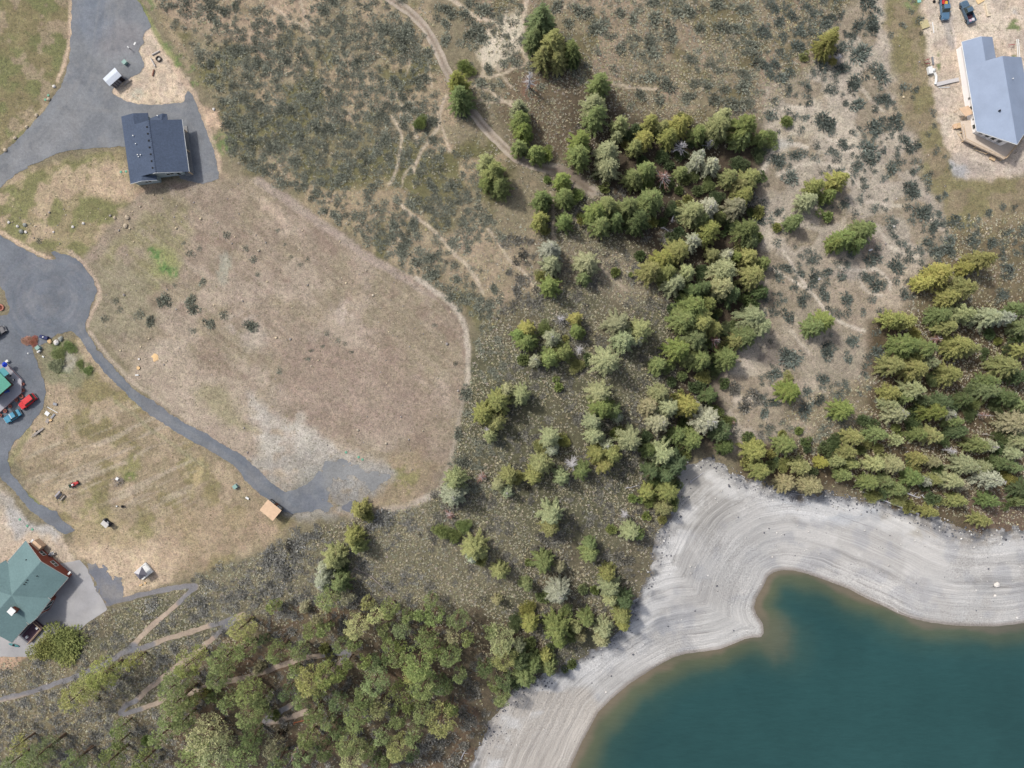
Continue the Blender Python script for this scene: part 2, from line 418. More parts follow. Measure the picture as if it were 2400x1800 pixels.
# below the blue roofed house
YARD = V(-60, 420, 60, 370, 200, 330, 260, 320, 290, 400, 420, 400, 480, 380, 560, 400, 440, 450, 420, 560, 380, 600, 200, 640, 190, 560, 100, 540, 0, 500, -60, 480)
g.poly(YARD, (152, 138, 104), 12, .4)
g.poly(YARD, (126, 125, 80), 12, .4, patch=(42, .52, .06), a=.9, seed=16)
g.poly(YARD, (182, 160, 132), 12, .4, patch=(50, .57, .05), a=.8, seed=17)
g.poly(V(230, 335, 290, 400, 300, 398, 420, 395, 480, 375, 560, 400, 420, 425, 330, 440, 270, 430, 180, 420, 200, 370), (188, 164, 136), 12, .5, a=.85)
g.poly(V(290, 400, 410, 395, 400, 420, 300, 425), (158, 136, 112), 9, .5, a=.7)
# --- oval graded field
g.poly(OVAL, (154, 138, 119), 9, .35)
g.poly(OVAL, (150, 138, 112), 10, .35, patch=(120, .50, .08), a=.6, seed=18)
g.poly(OVAL, (172, 156, 138), 10, .35, patch=(85, .56, .05), a=.7, seed=19)
g.poly(OVAL, (142, 122, 106), 10, .35, patch=(70, .60, .05), a=.6, seed=20)
g.poly(V(205, 560, 380, 430, 420, 470, 400, 580, 330, 650, 215, 660), (140, 134, 96), 22, a=.8, patch=(50, .44, .1), seed=21)
g.poly(V(200, 560, 330, 600, 340, 700, 260, 760, 200, 690), (146, 138, 112), 20, a=.8)
u2 = PX*math.cos(R(38))+PY*math.sin(R(38)); v2 = -PX*math.sin(R(38))+PY*math.cos(R(38)); om_ = sstep(-5, 25, sdf(PX, PY, OVAL, 40))
g.mix(om_*sstep(.52, .68, fbm(u2/110, v2/5, 95, 3))*.22, (178, 163, 144)); g.mix(om_*sstep(.54, .7, fbm(u2/90+9, v2/6+30, 97, 3))*.3, (132, 116, 98))
g.ell(388, 615, 34, 42, (148, 152, 96), a=.8, rot=-30)
for e in ((372, 598, 14, 9), (380, 618, 16, 10), (400, 632, 20, 11), (411, 642, 12, 9), (360, 590, 9, 12)):
    g.ell(*e, (98, 130, 70), a=.95, patch=(9, .40, .06))
for e in ((525, 205*1.0+430, 14, 26), (530, 608, 14, 22)): g.ell(*e, (164, 164, 146), a=.6, patch=(10, .42, .08))
g.ell(810, 735, 24, 22, (188, 172, 156), a=.8, patch=(16, .42, .08)); g.ell(870, 790, 60, 20, (182, 164, 146), a=.6, rot=25, patch=(20, .5, .08))
g.ell(640, 490, 44, 12, (190, 170, 148), a=.8, rot=40); g.ell(570, 760, 40, 26, (178, 164, 150), a=.7, patch=(18, .45, .08))
g.ell(390, 820, 42, 24, (176, 162, 144), a=.8); g.ell(600, 795, 30, 30, (178, 166, 150), a=.6)
g.line(V(560, 390, 680, 470, 770, 540, 860, 590, 940, 640), 20, (168, 152, 138), a=.8)
g.line(V(900, 600, 960, 640, 1000, 690, 1012, 750, 1012, 830), 13, (196, 184, 166), a=.8)
g.line(V(860, 585, 960, 655, 1000, 720), 8, (150, 132, 116), a=.7)
g.line(V(1012, 760, 1008, 840, 990, 910, 978, 990, 950, 1060, 880, 1098, 800, 1112), 11, (178, 166, 148), a=.6)
g.line(V(960, 1060, 880, 1092, 830, 1100), 16, (186, 174, 160), a=.7)
g.poly(V(300, 760, 360, 740, 520, 830, 620, 900, 740, 950, 850, 1010, 780, 1040, 690, 1030, 590, 1060, 540, 1010, 400, 910, 280, 820), (176, 160, 140), 20, a=.8)
g.poly(V(540, 850, 640, 900, 720, 950, 760, 985, 700, 1000, 640, 1040, 560, 980), (188, 182, 170), 20, a=.8, patch=(40, .42, .08), seed=22)
g.poly(V(740, 960, 850, 1000, 840, 1020, 740, 990), (176, 166, 148), 10, a=.8, patch=(14, .45, .08))
g.poly(V(640, 1030, 690, 1000, 720, 1040, 650, 1100, 600, 1080), (134, 136, 124), 14, a=.7)
g.poly(V(820, 1010, 900, 960, 960, 1020, 880, 1090, 800, 1100, 780, 1040), (158, 140, 110), 16, a=.7)
g.poly(V(850, 1010, 900, 1000, 890, 1060, 850, 1060), (138, 134, 84), 12, a=.8, patch=(12, .48, .06))
g.poly(V(500, 870, 480, 830, 440, 830, 420, 860, 480, 910, 560, 930), (148, 142, 104), 14, a=.6)
g.poly(V(600, 740, 860, 760, 960, 900, 860, 960, 720, 930, 620, 860), (156, 136, 120), 34, a=.6)
g.poly(T(1, 2, -60, 640, 500, 560, 720, 560, 1180, 720, 1240, 800, 1120, 960, 900, 1100, 640, 1180, 250, 1150), (158, 154, 145), 12, a=.75, patch=(30, .38, .12), seed=27)
g.poly(T(1, 2, 560, 620, 1200, 780, 1040, 960, 700, 1080, 600, 900), (146, 146, 144), 10, a=.6, patch=(16, .45, .1), seed=28)
g.poly(T(1, 2, -100, 100, 60, 180, 400, 350, 700, 520, 560, 640, 300, 600, 0, 420), (186, 178, 166), 14, a=.7, patch=(26, .42, .1), seed=29)
# --- lower left field
g.poly(LFIELD, (154, 138, 110), 8, .3)
g.poly(LFIELD, (136, 126, 84), 10, .3, patch=(55, .54, .06), a=.8, seed=23)
g.poly(LFIELD, (180, 160, 132), 10, .3, patch=(48, .57, .05), a=.7, seed=24)
rowm = sdf(PX, PY, V(60, 960, 330, 860, 430, 1000, 420, 1100, 280, 1100, 60, 1060), 40)
uu = PX*math.cos(R(-24))+PY*math.sin(R(-24)); vv = -PX*math.sin(R(-24))+PY*math.cos(R(-24))
g.mix(sstep(-30, 30, rowm)*sstep(.52, .66, fbm(uu/90, vv/7, 91, 2))*.55, (184, 170, 148))
g.mix(sstep(-30, 30, rowm)*sstep(.55, .7, fbm(uu/80, vv/5+50, 93, 2))*.4, (126, 112, 86))
g.poly(V(1000*0+130, 1180, 330, 1160, 430, 1180, 330, 1280, 240, 1290, 190, 1220, 140, 1170), (200, 177, 148), 16, a=.9)
g.poly(V(150, 1130, 200, 1100, 330, 1140, 320, 1180, 180, 1180), (180, 160, 126), 14, a=.7)
g.poly(V(400, 1080, 600, 1110, 600, 1160, 400, 1230, 330, 1240, 360, 1150), (172, 150, 122), 20, a=.6)
for e in ((215, 1185, 26, 34, 0), (230, 1215, 30, 20, 0), (300, 1100, 22, 28, 40), (312, 1080, 12, 24, -30), (340, 1240, 30, 16, 0)): g.ell(e[0], e[1], e[2], e[3], (136, 131, 84), a=.7, rot=e[4], patch=(16, .42, .1))
g.ell(306, 1118, 14, 12, (110, 120, 62), a=.85, patch=(8, .4, .06)); g.ell(460, 1110, 14, 40, (188, 170, 124), a=.7, rot=20, patch=(12, .44, .08))
g.poly(T(0, 1, 370, 1460, 420, 1300, 640, 1280, 700, 1330, 760, 1460, 860, 1600, 700, 1700, 420, 1659), (138, 134, 104), 8, a=.9)
for e in ((500, 1480, 26, 20), (560, 1560, 26, 14), (560, 1330, 40, 12), (730, 1530, 30, 14), (470, 1400, 16, 22), (780, 1590, 12, 10)):
    q = T(0, 1, e[0], e[1])[0]; g.ell(q[0], q[1], e[2]*.7, e[3]*.9, (104, 114, 70), a=.9, patch=(10, .45, .06))
q = T(0, 1, 590, 1470)[0]; g.ell(q[0], q[1], 22, 24, (176, 170, 154), a=.7, patch=(10, .45, .06))
g.line(T(0, 2, 1000, 160, 1200, 300, 1330, 420, 1500, 520, 1680, 660, 1780, 720), 9, (152, 146, 112), a=.6)
g.line(T(0, 2, 120, 880, 240, 960, 340, 1050, 420, 1080), 10, (122, 132, 78), a=.8); g.line(T(0, 2, 240, 400, 120, 620, 70, 700), 14, (146, 140, 98), a=.7)
g.line(T(0, 1, 0, 340, 130, 420, 260, 490, 440, 580), 9, (200, 174, 146), a=.9); g.line(T(0, 1, 600, 520, 720, 610, 800, 720, 860, 850, 850, 950, 780, 1050, 760, 1150), 10, (190, 168, 146), a=.8)
g.line(T(0, 1, 780, 1200, 900, 1380, 1080, 1580)+T(0, 2, 1180, 20, 1330, 110, 1500, 220, 1700, 340), 9, (182, 166, 146), a=.7)
# terrace of house C
g.poly(T(0, 2, -300, 850, 40, 850, 120, 960, 260, 1120, 400, 1230, 560, 1330, 640, 1500, 660, 1700, 760, 1640, 700, 1900, -300, 1900), (196, 178, 156), 10, a=.9)
g.poly(T(0, 2, 40, 980, 140, 980, 280, 1120, 560, 1320, 500, 1380, 300, 1260, 200, 1330, 110, 1200), (178, 176, 172), 12, a=.8)
g.poly(T(0, 2, -100, 900, 60, 900, 170, 1040, 60, 1080, -100, 1080), (168, 160, 146), 10, a=.8)
g.poly(T(0, 3, 0, 660, 180, 650, 260, 700, 120, 800, 0, 820), (190, 158, 130), 8, a=.9)
# --- footpaths
TAN = (190, 174, 150)
PTH = []
for pts, wd, a_ in (
    (T(1, 0, 1640, -20, 1740, 30, 1830, 110, 1930, 160, 2050, 180, 2120, 230, 2212, 250), 9, .9),
    (T(1, 0, 1980, 190, 2010, 260, 1990, 400, 1960, 560, 1960, 660), 8, .8),
    (T(1, 0, 1850, 670, 2000, 665, 2120, 650, 2212, 600)+T(2, 0, 100, 560), 7, .8),
    (T(1, 0, 1880, 750, 2000, 780, 2060, 830, 2212, 920), 7, .9),
    (T(1, 0, 1930, 880, 2060, 890, 2212, 880), 6, .6), (T(1, 0, 2080, 600, 2150, 700, 2212, 760), 6, .6),
    (T(2, 0, 130, -10, 100, 200, 60, 300, 10, 360, 80, 430, 120, 520), 10, .9),
    (T(2, 0, 830, 710, 950, 745, 1050, 775, 1150, 760, 1260, 775), 6, .7),
    (T(2, 0, 370, 110, 450, 60, 520, 20), 6, .6),
    (T(1, 0, 1210, 810, 1270, 920, 1340, 1020, 1380, 1120, 1390, 1240), 6, .7),
    (T(1, 0, 1640, 840, 1600, 930, 1580, 1080, 1530, 1170, 1440, 1280, 1390, 1380, 1360, 1480), 7, .8),
    (T(1, 0, 1540, 920, 1590, 1040, 1640, 1200, 1680, 1300), 5, .6),
    (T(1, 0, 1180, 1010, 1240, 1100, 1260, 1200, 1230, 1340, 1210, 1480, 1140, 1590), 6, .8),
    (T(1, 0, 1390, 1380, 1290, 1490, 1250, 1600), 5, .6),
    (T(1, 0, 350, 180, 440, 260, 500, 330), 5, .5), (T(1, 0, 380, 0, 420, 120, 450, 240), 6, .5), (T(1, 0, 130, 40, 250, 130, 350, 200), 6, .6),
    (T(1, 1, 1260, 100, 1340, 200, 1500, 290, 1600, 400, 1700, 520, 1830, 640, 1900, 760, 1960, 880), 8, .75),
    (T(1, 1, 2000, 320, 2100, 450, 2170, 570, 2212, 620)+T(2, 1, 100, 680, 170, 780, 190, 880), 6, .7),
    (T(1, 0, 1480, 520, 1510, 640, 1520, 760), 5, .5), (T(1, 0, 1340, 500, 1300, 640), 5, .4),
    (T(2, 1, 330, 0, 355, 150, 350, 300, 370, 420), 6, .7), (T(2, 1, 360, 60, 450, 170, 560, 250), 7, .5),
    (T(3, 0, 140, 930, 300, 925, 420, 940, 540, 980), 7, .8), (T(3, 0, -150, 1600, -60, 1480, 20, 1360, 60, 1260, 200, 1240, 330, 1280), 10, .8),
    (T(3, 0, 80, 1500, 300, 1420, 500, 1420, 640, 1450, 760, 1560, 830, 1659), 9, .6),
    (T(3, 0, 680, 700, 800, 740, 930, 900, 1000, 960), 8, .4), (T(3, 0, 420, 1150, 560, 1220, 720, 1330, 700, 1440), 7, .5),
    (T(3, 1, 130, 500, 220, 650, 310, 800, 400, 900, 480, 1010, 600, 1110, 720, 1160, 830, 1200), 7, .9),
    (T(3, 1, -60, 640, 100, 690, 230, 780, 320, 830), 5, .7), (T(3, 1, 600, 650, 780, 690, 900, 660, 1000, 700, 1060, 780, 1060, 850), 7, .7),
    (T(3, 1, 980, 370, 1060, 470, 1180, 530, 1320, 560), 7, .6), (T(3, 1, 790, 720, 800, 800, 880, 880, 980, 900), 6, .5),
    (T(3, 1, 200, 1200, 300, 1320, 360, 1400), 6, .4), (T(3, 1, 850, 80, 1000, 110, 1150, 130), 8, .5),
    (T(2, 1, 760, 640, 850, 730, 960, 820, 1000, 850), 8, .5)):
    g.line(pts, wd*(1.15 if pts[0][0] > 1780 else 1.05), (202, 190, 171) if pts[0][0] > 1740 else TAN, a=min(1, a_+.15)); PTH.append((pts, wd))
g.poly(T(1, 0, 1930, 420, 2000, 330, 2050, 230, 2150, 150, 2212, 130)+T(2, 0, 60, 100, 120, 330, 50, 440, -30, 500, -80, 580, -230, 570), (208, 196, 172), 12, .5)
g.poly(T(3, 0, 120, 960, 400, 880, 700, 950, 800, 1180, 700, 1300, 400, 1180, 180, 1200), (190, 178, 158), 16, a=.7)
g.poly(T(3, 0, -20, 1280, 120, 1220, 200, 1260, 120, 1330, 0, 1340), (188, 184, 172), 10, a=.9)
q = T(3, 1, 900, 470)[0]; g.ell(q[0], q[1], 34, 24, (150, 134, 120), a=.7)
g.ell(1990, 640, 40, 20, (168, 160, 150), a=.6); g.ell(1810, 830, 40, 24, (112, 104, 98), a=.7); g.ell(1880, 1000, 30, 20, (186, 170, 150), a=.6); g.ell(1860, 910, 70, 24, (180, 166, 146), a=.7)
g.ell(1240, 205, 20, 24, (128, 92, 74), a=.7, patch=(12, .4, .1))

# ------------------------------------------------------------ clipped sheets
def clip(tri, f, A):
    """part of the triangles with f>0; A = (N,k) vertex data, first three columns are xyz"""
    s = f[tri] > 0; c = s.sum(1)
    tri0 = tri[c > 0]; s = s[c > 0]; c = c[c > 0]
    full = tri0[c == 3]
    def rot(t, sg, want):
        out = t.copy(); k = np.argmax(sg == want, 1)
        for r in (1, 2):
            m = k == r; out[m] = np.roll(t[m], -r, 1)
        return out
    one = rot(tri0[c == 1], s[c == 1], True); two = rot(tri0[c == 2], s[c == 2], False)
    used = np.unique(np.concatenate([full.ravel(), one[:, 0].ravel(), two[:, 1:].ravel()]))
    mp = -np.ones(len(f), np.int64); mp[used] = np.arange(len(used))
    VV = [A[used]]; n = len(used); F = [mp[full]]
    def cut(a, b):
        t = (f[a]/(f[a]-f[b]))[:, None]; return A[a]*(1-t)+A[b]*t
    if len(one):
        VV += [cut(one[:, 0], one[:, 1]), cut(one[:, 0], one[:, 2])]
        k = len(one); F.append(np.stack([mp[one[:, 0]], n+np.arange(k), n+k+np.arange(k)], 1)); n += 2*k
    if len(two):
        k = len(two); VV += [cut(two[:, 1], two[:, 0]), cut(two[:, 2], two[:, 0])]
        p, q = n+np.arange(k), n+k+np.arange(k)
        F.append(np.stack([p, mp[two[:, 1]], mp[two[:, 2]]], 1)); F.append(np.stack([p, mp[two[:, 2]], q], 1))
    return np.concatenate(VV), np.concatenate(F)
def sheet(name, f, mat, lift, col, extra=None, tri=None):
    A = np.column_stack([X, Y, Z+lift, col] + ([extra] if extra is not None else []))
    v, t = clip(TFINE if tri is None else tri, f, A)
    at_ = {'Col': v[:, 3:6]}
    if extra is not None: at_['dist'] = v[:, 6]
    o = mesh_np(name, v[:, :3], [t], mat, at_, smooth_=True)
    return tag(o, kind='structure')

def ground_mat(name, fine=1.0, amp=.5, bump=.5, pebble=.35):
    m, t, b = mat_new(name)
    co = geopos(t)
    col = N(t, 'ShaderNodeAttribute'); col.attribute_name = 'Col'
    n1 = noise(t, 1.1*fine, 5, .68, co); n2 = noise(t, 3.6*fine, 3, .6, co); n3 = noise(t, .22, 3, .5, co)
    f1 = mapr(t, n1.outputs[0], .3, .7, 1-amp*.75, 1+amp*.75); f2 = mapr(t, n2.outputs[0], .3, .7, 1-amp*.95, 1+amp*.95); f3 = mapr(t, n3.outputs[0], .35, .65, .9, 1.1)
    f = mathn(t, 'MULTIPLY', mathn(t, 'MULTIPLY', f1, f2), f3)
    c = mult(t, col.outputs['Color'], f)
    # hue wander: a little greener here, a little redder there
    nh = noise(t, .5*fine, 3, .6, co)
    hs = N(t, 'ShaderNodeHueSaturation'); t.links.new(c, hs.inputs['Color'])
    t.links.new(mapr(t, nh.outputs[0], .3, .7, .489, .511), hs.inputs['Hue']); t.links.new(mapr(t, n2.outputs[0], .3, .7, .82, 1.0), hs.inputs['Saturation'])
    c = hs.outputs[0]
    if pebble:
        v = N(t, 'ShaderNodeTexVoronoi'); v.inputs['Scale'].default_value = 1.3; t.links.new(co, v.inputs['Vector'])
        msk = mathn(t, 'MULTIPLY', mapr(t, v.outputs['Distance'], .10, .16, 1, 0), mapr(t, n3.outputs[0], .46, .6, 0, pebble))
        c = mixc(t, msk, c, lin((205, 196, 180)))
        v2 = N(t, 'ShaderNodeTexVoronoi'); v2.inputs['Scale'].default_value = .85; t.links.new(co, v2.inputs['Vector'])
        c = mixc(t, mapr(t, v2.outputs['Distance'], .12, .26, pebble*1.3, 0), c, lin((98, 96, 70)))
    t.links.new(c, b.inputs['Base Color']); b.inputs['Roughness'].default_value = .95
    bp = N(t, 'ShaderNodeBump'); bp.inputs['Strength'].default_value = bump; bp.inputs['Distance'].default_value = .25
    t.links.new(mathn(t, 'ADD', n1.outputs[0], mathn(t, 'MULTIPLY', n2.outputs[0], .5)), bp.inputs['Height']); t.links.new(bp.outputs[0], b.inputs['Normal'])
    return m
GM = ground_mat('dry_ground', 1.0, .36)
ground = mesh_np('ground', np.column_stack([X, Y, Z]), [TRI], GM, {'Col': g.c}, smooth_=True)
tag(ground, kind='structure')

# --- asphalt
ASPH1 = T(0, 0, 622, -400, 622, 0, 615, 300, 600, 520, 570, 640, 520, 760, 450, 860, 380, 960, 290, 1060, 190, 1170, 90, 1270, 0, 1345, -400, 1560, -400, 1800, 0, 1625, 60, 1570, 150, 1500,
    260, 1430, 380, 1385, 480, 1330, 600, 1300, 760, 1285, 900, 1275, 1080, 1265, 1200, 1350, 1400, 1460, 1535, 1490, 1560, 1545, 1740, 1590, 1890, 1545, 1880, 1440, 1850, 1300, 1800, 1180, 1760, 1060,
    1720, 960, 1680, 860, 1640, 785, 1620, 790, 1595, 850, 1585, 885, 1480, 895, 1340, 905, 1200, 900, 1080, 875, 960, 800, 1000, 740, 1120, 680, 1220, 620, 1250, 570, 1210, 470, 1190, 440, 1240, 370, 1240, 290,
    1310, 240, 1270, 140, 1220, 50, 1160, -30, 1000, -400)
ASPH2 = T(0, 1, -400, 200, 0, 375, 100, 430, 230, 500, 330, 560, 430, 590, 490, 580, 440, 530, 470, 515, 520, 530, 600, 545, 670, 580, 720, 640, 780, 710, 820, 790, 840, 860, 810, 930, 780, 990, 765, 1060, 740, 1130, 735, 1190,
    790, 1270, 850, 1370, 950, 1480, 1030, 1570) + T(0, 2, 1115, 0, 1190, 70, 1330, 150, 1480, 260, 1640, 360, 1800, 440, 1960, 540, 2100, 620) + \
    T(1, 2, 0, 720, 100, 820, 180, 890, 270, 940, 400, 890, 480, 830, 560, 720, 610, 650, 700, 630, 850, 680, 1000, 740, 1180, 780, 1150, 850, 1080, 910, 960, 940, 920, 880, 910, 835, 780, 830, 700, 870, 640, 940,
    620, 1000, 680, 1060, 670, 1100, 560, 1115, 440, 1105, 300, 1120, 230, 1100, 120, 1000, 30, 950) + T(0, 2, 2140, 850, 2020, 700, 1860, 600, 1640, 480, 1500, 400, 1300, 270, 1150, 150, 1080, 70) + \
    T(0, 1, 1000, 1659, 930, 1590, 830, 1470, 760, 1370, 690, 1260, 610, 1200, 560, 1215, 480, 1240, 400, 1300, 280, 1340, 300, 1420, 340, 1520, 380, 1620) + \
    T(0, 2, 395, 0, 395, 100, 370, 220, 320, 290, 260, 360, 200, 430, 120, 510, 70, 590, 70, 660, 100, 770, 160, 850, 240, 960, 340, 1040, 430, 1080, 490, 1100, 530, 1170, 650, 1260, 570, 1310, 470, 1240, 330, 1150,
    230, 1060, 130, 930, 50, 850, 0, 800, -400, 400)
ISLET = T(0, 1, -300, 700, 0, 810, 40, 860, 60, 930, 85, 1000, 70, 1050, 0, 1065, -300, 1065)
PATCH = T(1, 2, 740, 1060, 860, 990, 900, 1030, 890, 1060, 800, 1110, 760, 1095)
PAD = T(0, 2, 745, 1560, 800, 1550, 930, 1575, 955, 1659) + T(0, 3, 1060, 0, 1062, 175, 1000, 235, 950, 260, 880, 180, 820, 90)
CONC = T(0, 3, -300, 60, 690, -140, 760, -60, 800, 40, 870, 160, 930, 290, 870, 330, 760, 400, 700, 460, 600, 485, 450, 540, 370, 600, 330, 660, 240, 700, -300, 690)
ragx = 5*(fbm(PX/9, PY/9, 41, 3)-.5)*2; ragy = 5*(fbm(PX/9+30, PY/9, 43, 3)-.5)*2
def rag(pts, k=1.0): return sdf(PX+ragx*k, PY+ragy*k, pts, 40)
def roadcol(rgb, dark, light, seed, tracks=None, a=.55):
    c = Canvas(rgb)
    c.mix(sstep(.45, .65, fbm(PX/60, PY/60, seed, 4))*a, dark); c.mix(sstep(.52, .7, fbm(PX/35, PY/35, seed+7, 4))*a, light)
    return c
a1 = roadcol((130, 133, 136), (119, 123, 129), (140, 140, 140), 101)
a1.ell(275, 90, 60, 40, (146, 142, 144), a=.5); a1.ell(110, 330, 120, 30, (140, 141, 143), a=.5, rot=-35); a1.ell(220, 40, 40, 60, (112, 124, 140), a=.5)
for pts_ in (T(0, 0, 900, -50, 860, 300, 780, 600, 640, 860, 420, 1120, 200, 1320, -60, 1480), T(0, 0, 1000, -50, 960, 300, 860, 640, 720, 920, 500, 1200, 280, 1380, -40, 1540)):
    for o_ in (-9, 9): a1.line([(x_+o_, y_+o_*.4) for x_, y_ in pts_], 5, (142, 143, 143), a=.35)
a1.line(T(0, 0, 700, 900, 900, 980, 1300, 960, 1600, 1000, 1760, 1250), 8, (140, 140, 140), a=.3)
a1.mix(sstep(.62, .72, fbm(PX/14, PY/14, 105, 4))*.35, (104, 108, 114))
a2 = roadcol((116, 121, 128), (105, 112, 121), (127, 128, 131), 111)
rr = np.hypot(PX-120, PY-700)
a2.mix((rr < 130)*sstep(.5, .72, fbm(rr/4.5, np.arctan2(PY-700, PX-120)*1.5+4, 117, 2))*.35, (136, 136, 142))
a2.mix((rr < 130)*sstep(.55, .75, fbm(rr/6+60, np.arctan2(PY-700, PX-120)*1.2+4, 119, 2))*.3, (92, 102, 116))
ctr = smooth(T(0, 1, 690, 1150, 760, 1300, 900, 1460)+T(0, 2, 1060, 0, 1250, 200, 1500, 340, 1760, 500, 2000, 650, 2212, 830)+T(1, 2, 200, 1000))
a2.mix(sstep(9, 4, dline(PX, PY, ctr, 40))*.3, (136, 136, 134))
a2.poly(T(1, 2, 200, 900, 640, 640, 900, 660, 1180, 780, 1000, 940, 640, 1100, 280, 1120), (138, 140, 142), 12, a=.55, patch=(30, .45, .1))
a2.poly(T(1, 2, 560, 600, 1200, 700, 1200, 900, 900, 1120, 640, 1120), (150, 150, 147), 14, a=.7)
a2.poly(T(1, 2, 380, 960, 600, 940, 640, 1060, 400, 1100), (118, 122, 132), 12, a=.4, patch=(20, .45, .1))
AM = ground_mat('gravel_asphalt', 1.6, .16, .25, 0)
f1 = rag(ASPH1, .7); f2 = np.minimum(rag(ASPH2, .8), -rag(ISLET)); fan = sstep(700, 790, PX)*sstep(1000, 1040, PY)*sstep(1000, 940, PX); f2 = f2-fan*(np.maximum(0, fbm(PX/13, PY/13, 45, 3)-.44)*60)
road1 = sheet('asphalt_road', f1, AM, .045, a1.c); road2 = sheet('asphalt_drive', f2, AM, .045, a2.c)
fp = np.maximum(rag(PATCH), rag(PAD, 1.0)-np.maximum(0, fbm(PX/6, PY/6, 47, 3)-.5)*30*sstep(1400, 1375, PY)); sheet('gravel_patch', fp, AM, .04, roadcol((124, 126, 133), (110, 114, 124), (150, 145, 138), 121).c)
cc = roadcol((172, 170, 169), (164, 163, 165), (178, 175, 172), 131, a=.4)
CM = ground_mat('concrete_paving', 1.5, .05, .08, 0)
fcn = np.minimum(rag(CONC, .25), -fp-1); conc = sheet('paved_terrace', fcn, CM, .04, cc.c)

# --- dirt track and bike trails
TRACK = smooth(T(1, 0, 1060, -120, 1150, -10, 1260, 60, 1360, 130, 1440, 220, 1510, 320, 1570, 430, 1620, 550, 1680, 670, 1740, 790, 1830, 910, 1920, 1040, 2010, 1140, 2110, 1240, 2212, 1340)+T(2, 0, 120, 1410, 250, 1450, 400, 1470, 500, 1530, 600, 1600, 700, 1659))
dt = dline(PX+wx*.05+fx_*.2, PY+wy*.05+fy_*.2, TRACK, 60)
tc = Canvas((182, 168, 150)); tc.mix(sstep(4.2, 1.5, dt)*.85, (138, 122, 102)); tc.mix(sstep(9, 12, dt)*.5, (150, 136, 114)); tc.mix(sstep(.5, .7, fbm(PX/20, PY/20, 141, 3))*.4, (160, 146, 130))
tc.poly(T(2, 0, 260, 1420, 450, 1440, 700, 1600, 640, 1700, 400, 1520), (128, 114, 98), 10, a=.8)
wid = 10.5+3*(fbm(PX/18, PY/18, 143, 2)-.5); wid = np.where(PX > 1290, 12+wid*.4, wid)
DM = ground_mat('packed_dirt', 1.5, .2, .3, 0)
track = sheet('dirt_track', wid-dt, DM, .03, tc.c)
TR1 = smooth(T(0, 3, 930, 240, 1060, 205, 1300, 145, 1500, 105, 1640, 82, 1705, 82, 1690, 110, 1620, 140, 1560, 220, 1430, 330, 1300, 440, 1230, 510, 1150, 590, 1100, 640, 960, 730, 830, 800, 650, 870, 450, 940, 250, 1010, 100, 1050, -200, 1100))
TR2 = smooth(T(0, 3, 1070, 660, 1150, 640, 1250, 620, 1380, 560, 1550, 510, 1750, 450, 1900, 410, 2000, 372, 2100, 330))
TR3 = smooth(T(0, 3, 2080, 350, 1980, 420, 1880, 500, 1760, 610, 1660, 680, 1500, 800, 1380, 900, 1260, 990, 1170, 1080, 1080, 1120, 1030, 1180, 1060, 1200, 1200, 1150, 1380, 1090, 1600, 1020, 1820, 950, 2212, 850)+T(1, 3, 60, 830, 200, 780, 400, 710, 540, 690, 700, 670, 820, 645, 760, 720, 600, 860, 400, 1060, 200, 1180, 80, 1240, 70, 1275, 250, 1240, 450, 1170))
bd = [dline(PX+fx_*.3, PY+fy_*.3, t_, 60) for t_ in (TR1, TR2, TR3)]; db = np.minimum(np.minimum(bd[0], bd[1]), bd[2])
bc = Canvas((176, 157, 138))
for pts in (T(0, 3, 930, 240, 1300, 145, 1640, 85, 1700, 90, 1560, 220), T(0, 3, 1150, 600, 960, 730, 650, 870, 250, 1000, -100, 1060), T(0, 3, 1150, 630, 1310, 590), T(0, 3, 1850, 420, 2000, 375), T(0, 3, 1980, 430, 1880, 500), T(0, 3, 1170, 1080, 1030, 1180, 1060, 1200, 1200, 1150), T(1, 3, 600, 680, 820, 645, 760, 720), T(1, 3, 60, 1260, 250, 1150)):
    bc.line(pts, 22, (122, 124, 130), a=.85)
wb = 6.0+1.6*(fbm(PX/15, PY/15, 151, 2)-.5)*2
sheet('bike_trail', wb-db, DM, .03, bc.c)

# --- beach
BTOP = V(960, 1800, 1000, 1680, 1020, 1640, 1045, 1590, 1075, 1540, 1105, 1500, 1160, 1465, 1240, 1425, 1300, 1385, 1350, 1350, 1372, 1300, 1398, 1250, 1412, 1180, 1440, 1120, 1462, 1080, 1470, 1030, 1490, 1000, 1540, 988, 1572, 1010,
    1610, 1032, 1680, 1055, 1740, 1070, 1790, 1062, 1850, 1078, 1920, 1085, 1990, 1110, 2060, 1132, 2095, 1148, 2150, 1142, 2300, 1140, 2700, 1130)
BEACH = BTOP + [(3400, 1700), (3000, 2400), (1000, 2400)]
by = Canvas((190, 187, 182))
fb = sdf(PX+wx*.25+fx_*1.8+ragx, PY+wy*.25+fy_*1.8+ragy, BEACH, 400)
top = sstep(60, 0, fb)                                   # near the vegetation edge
by.mix(sstep(.46, .62, fbm(PX/55, PY/55, 161, 4))*.55, (214, 211, 206))
by.mix(sstep(.50, .68, fbm(PX/42, PY/42, 163, 4))*.5, (168, 169, 172))
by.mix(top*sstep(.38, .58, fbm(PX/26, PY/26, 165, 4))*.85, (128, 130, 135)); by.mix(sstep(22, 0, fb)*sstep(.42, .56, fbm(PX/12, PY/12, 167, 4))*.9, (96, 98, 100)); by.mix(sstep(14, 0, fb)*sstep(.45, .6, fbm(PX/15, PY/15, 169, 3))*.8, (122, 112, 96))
by.poly(T(2, 2, 1440, 800, 1560, 640, 1800, 640, 1900, 800, 1980, 1000, 1800, 1200, 1640, 1320, 1450, 1300, 1420, 1100), (176, 173, 167), 16, a=.9)
by.poly(T(2, 2, 1700, 1500, 2100, 1150, 2212, 1100, 2212, 1659, 1500, 1659)+T(3, 2, 0, 1200), (196, 194, 190), 14, a=.6)
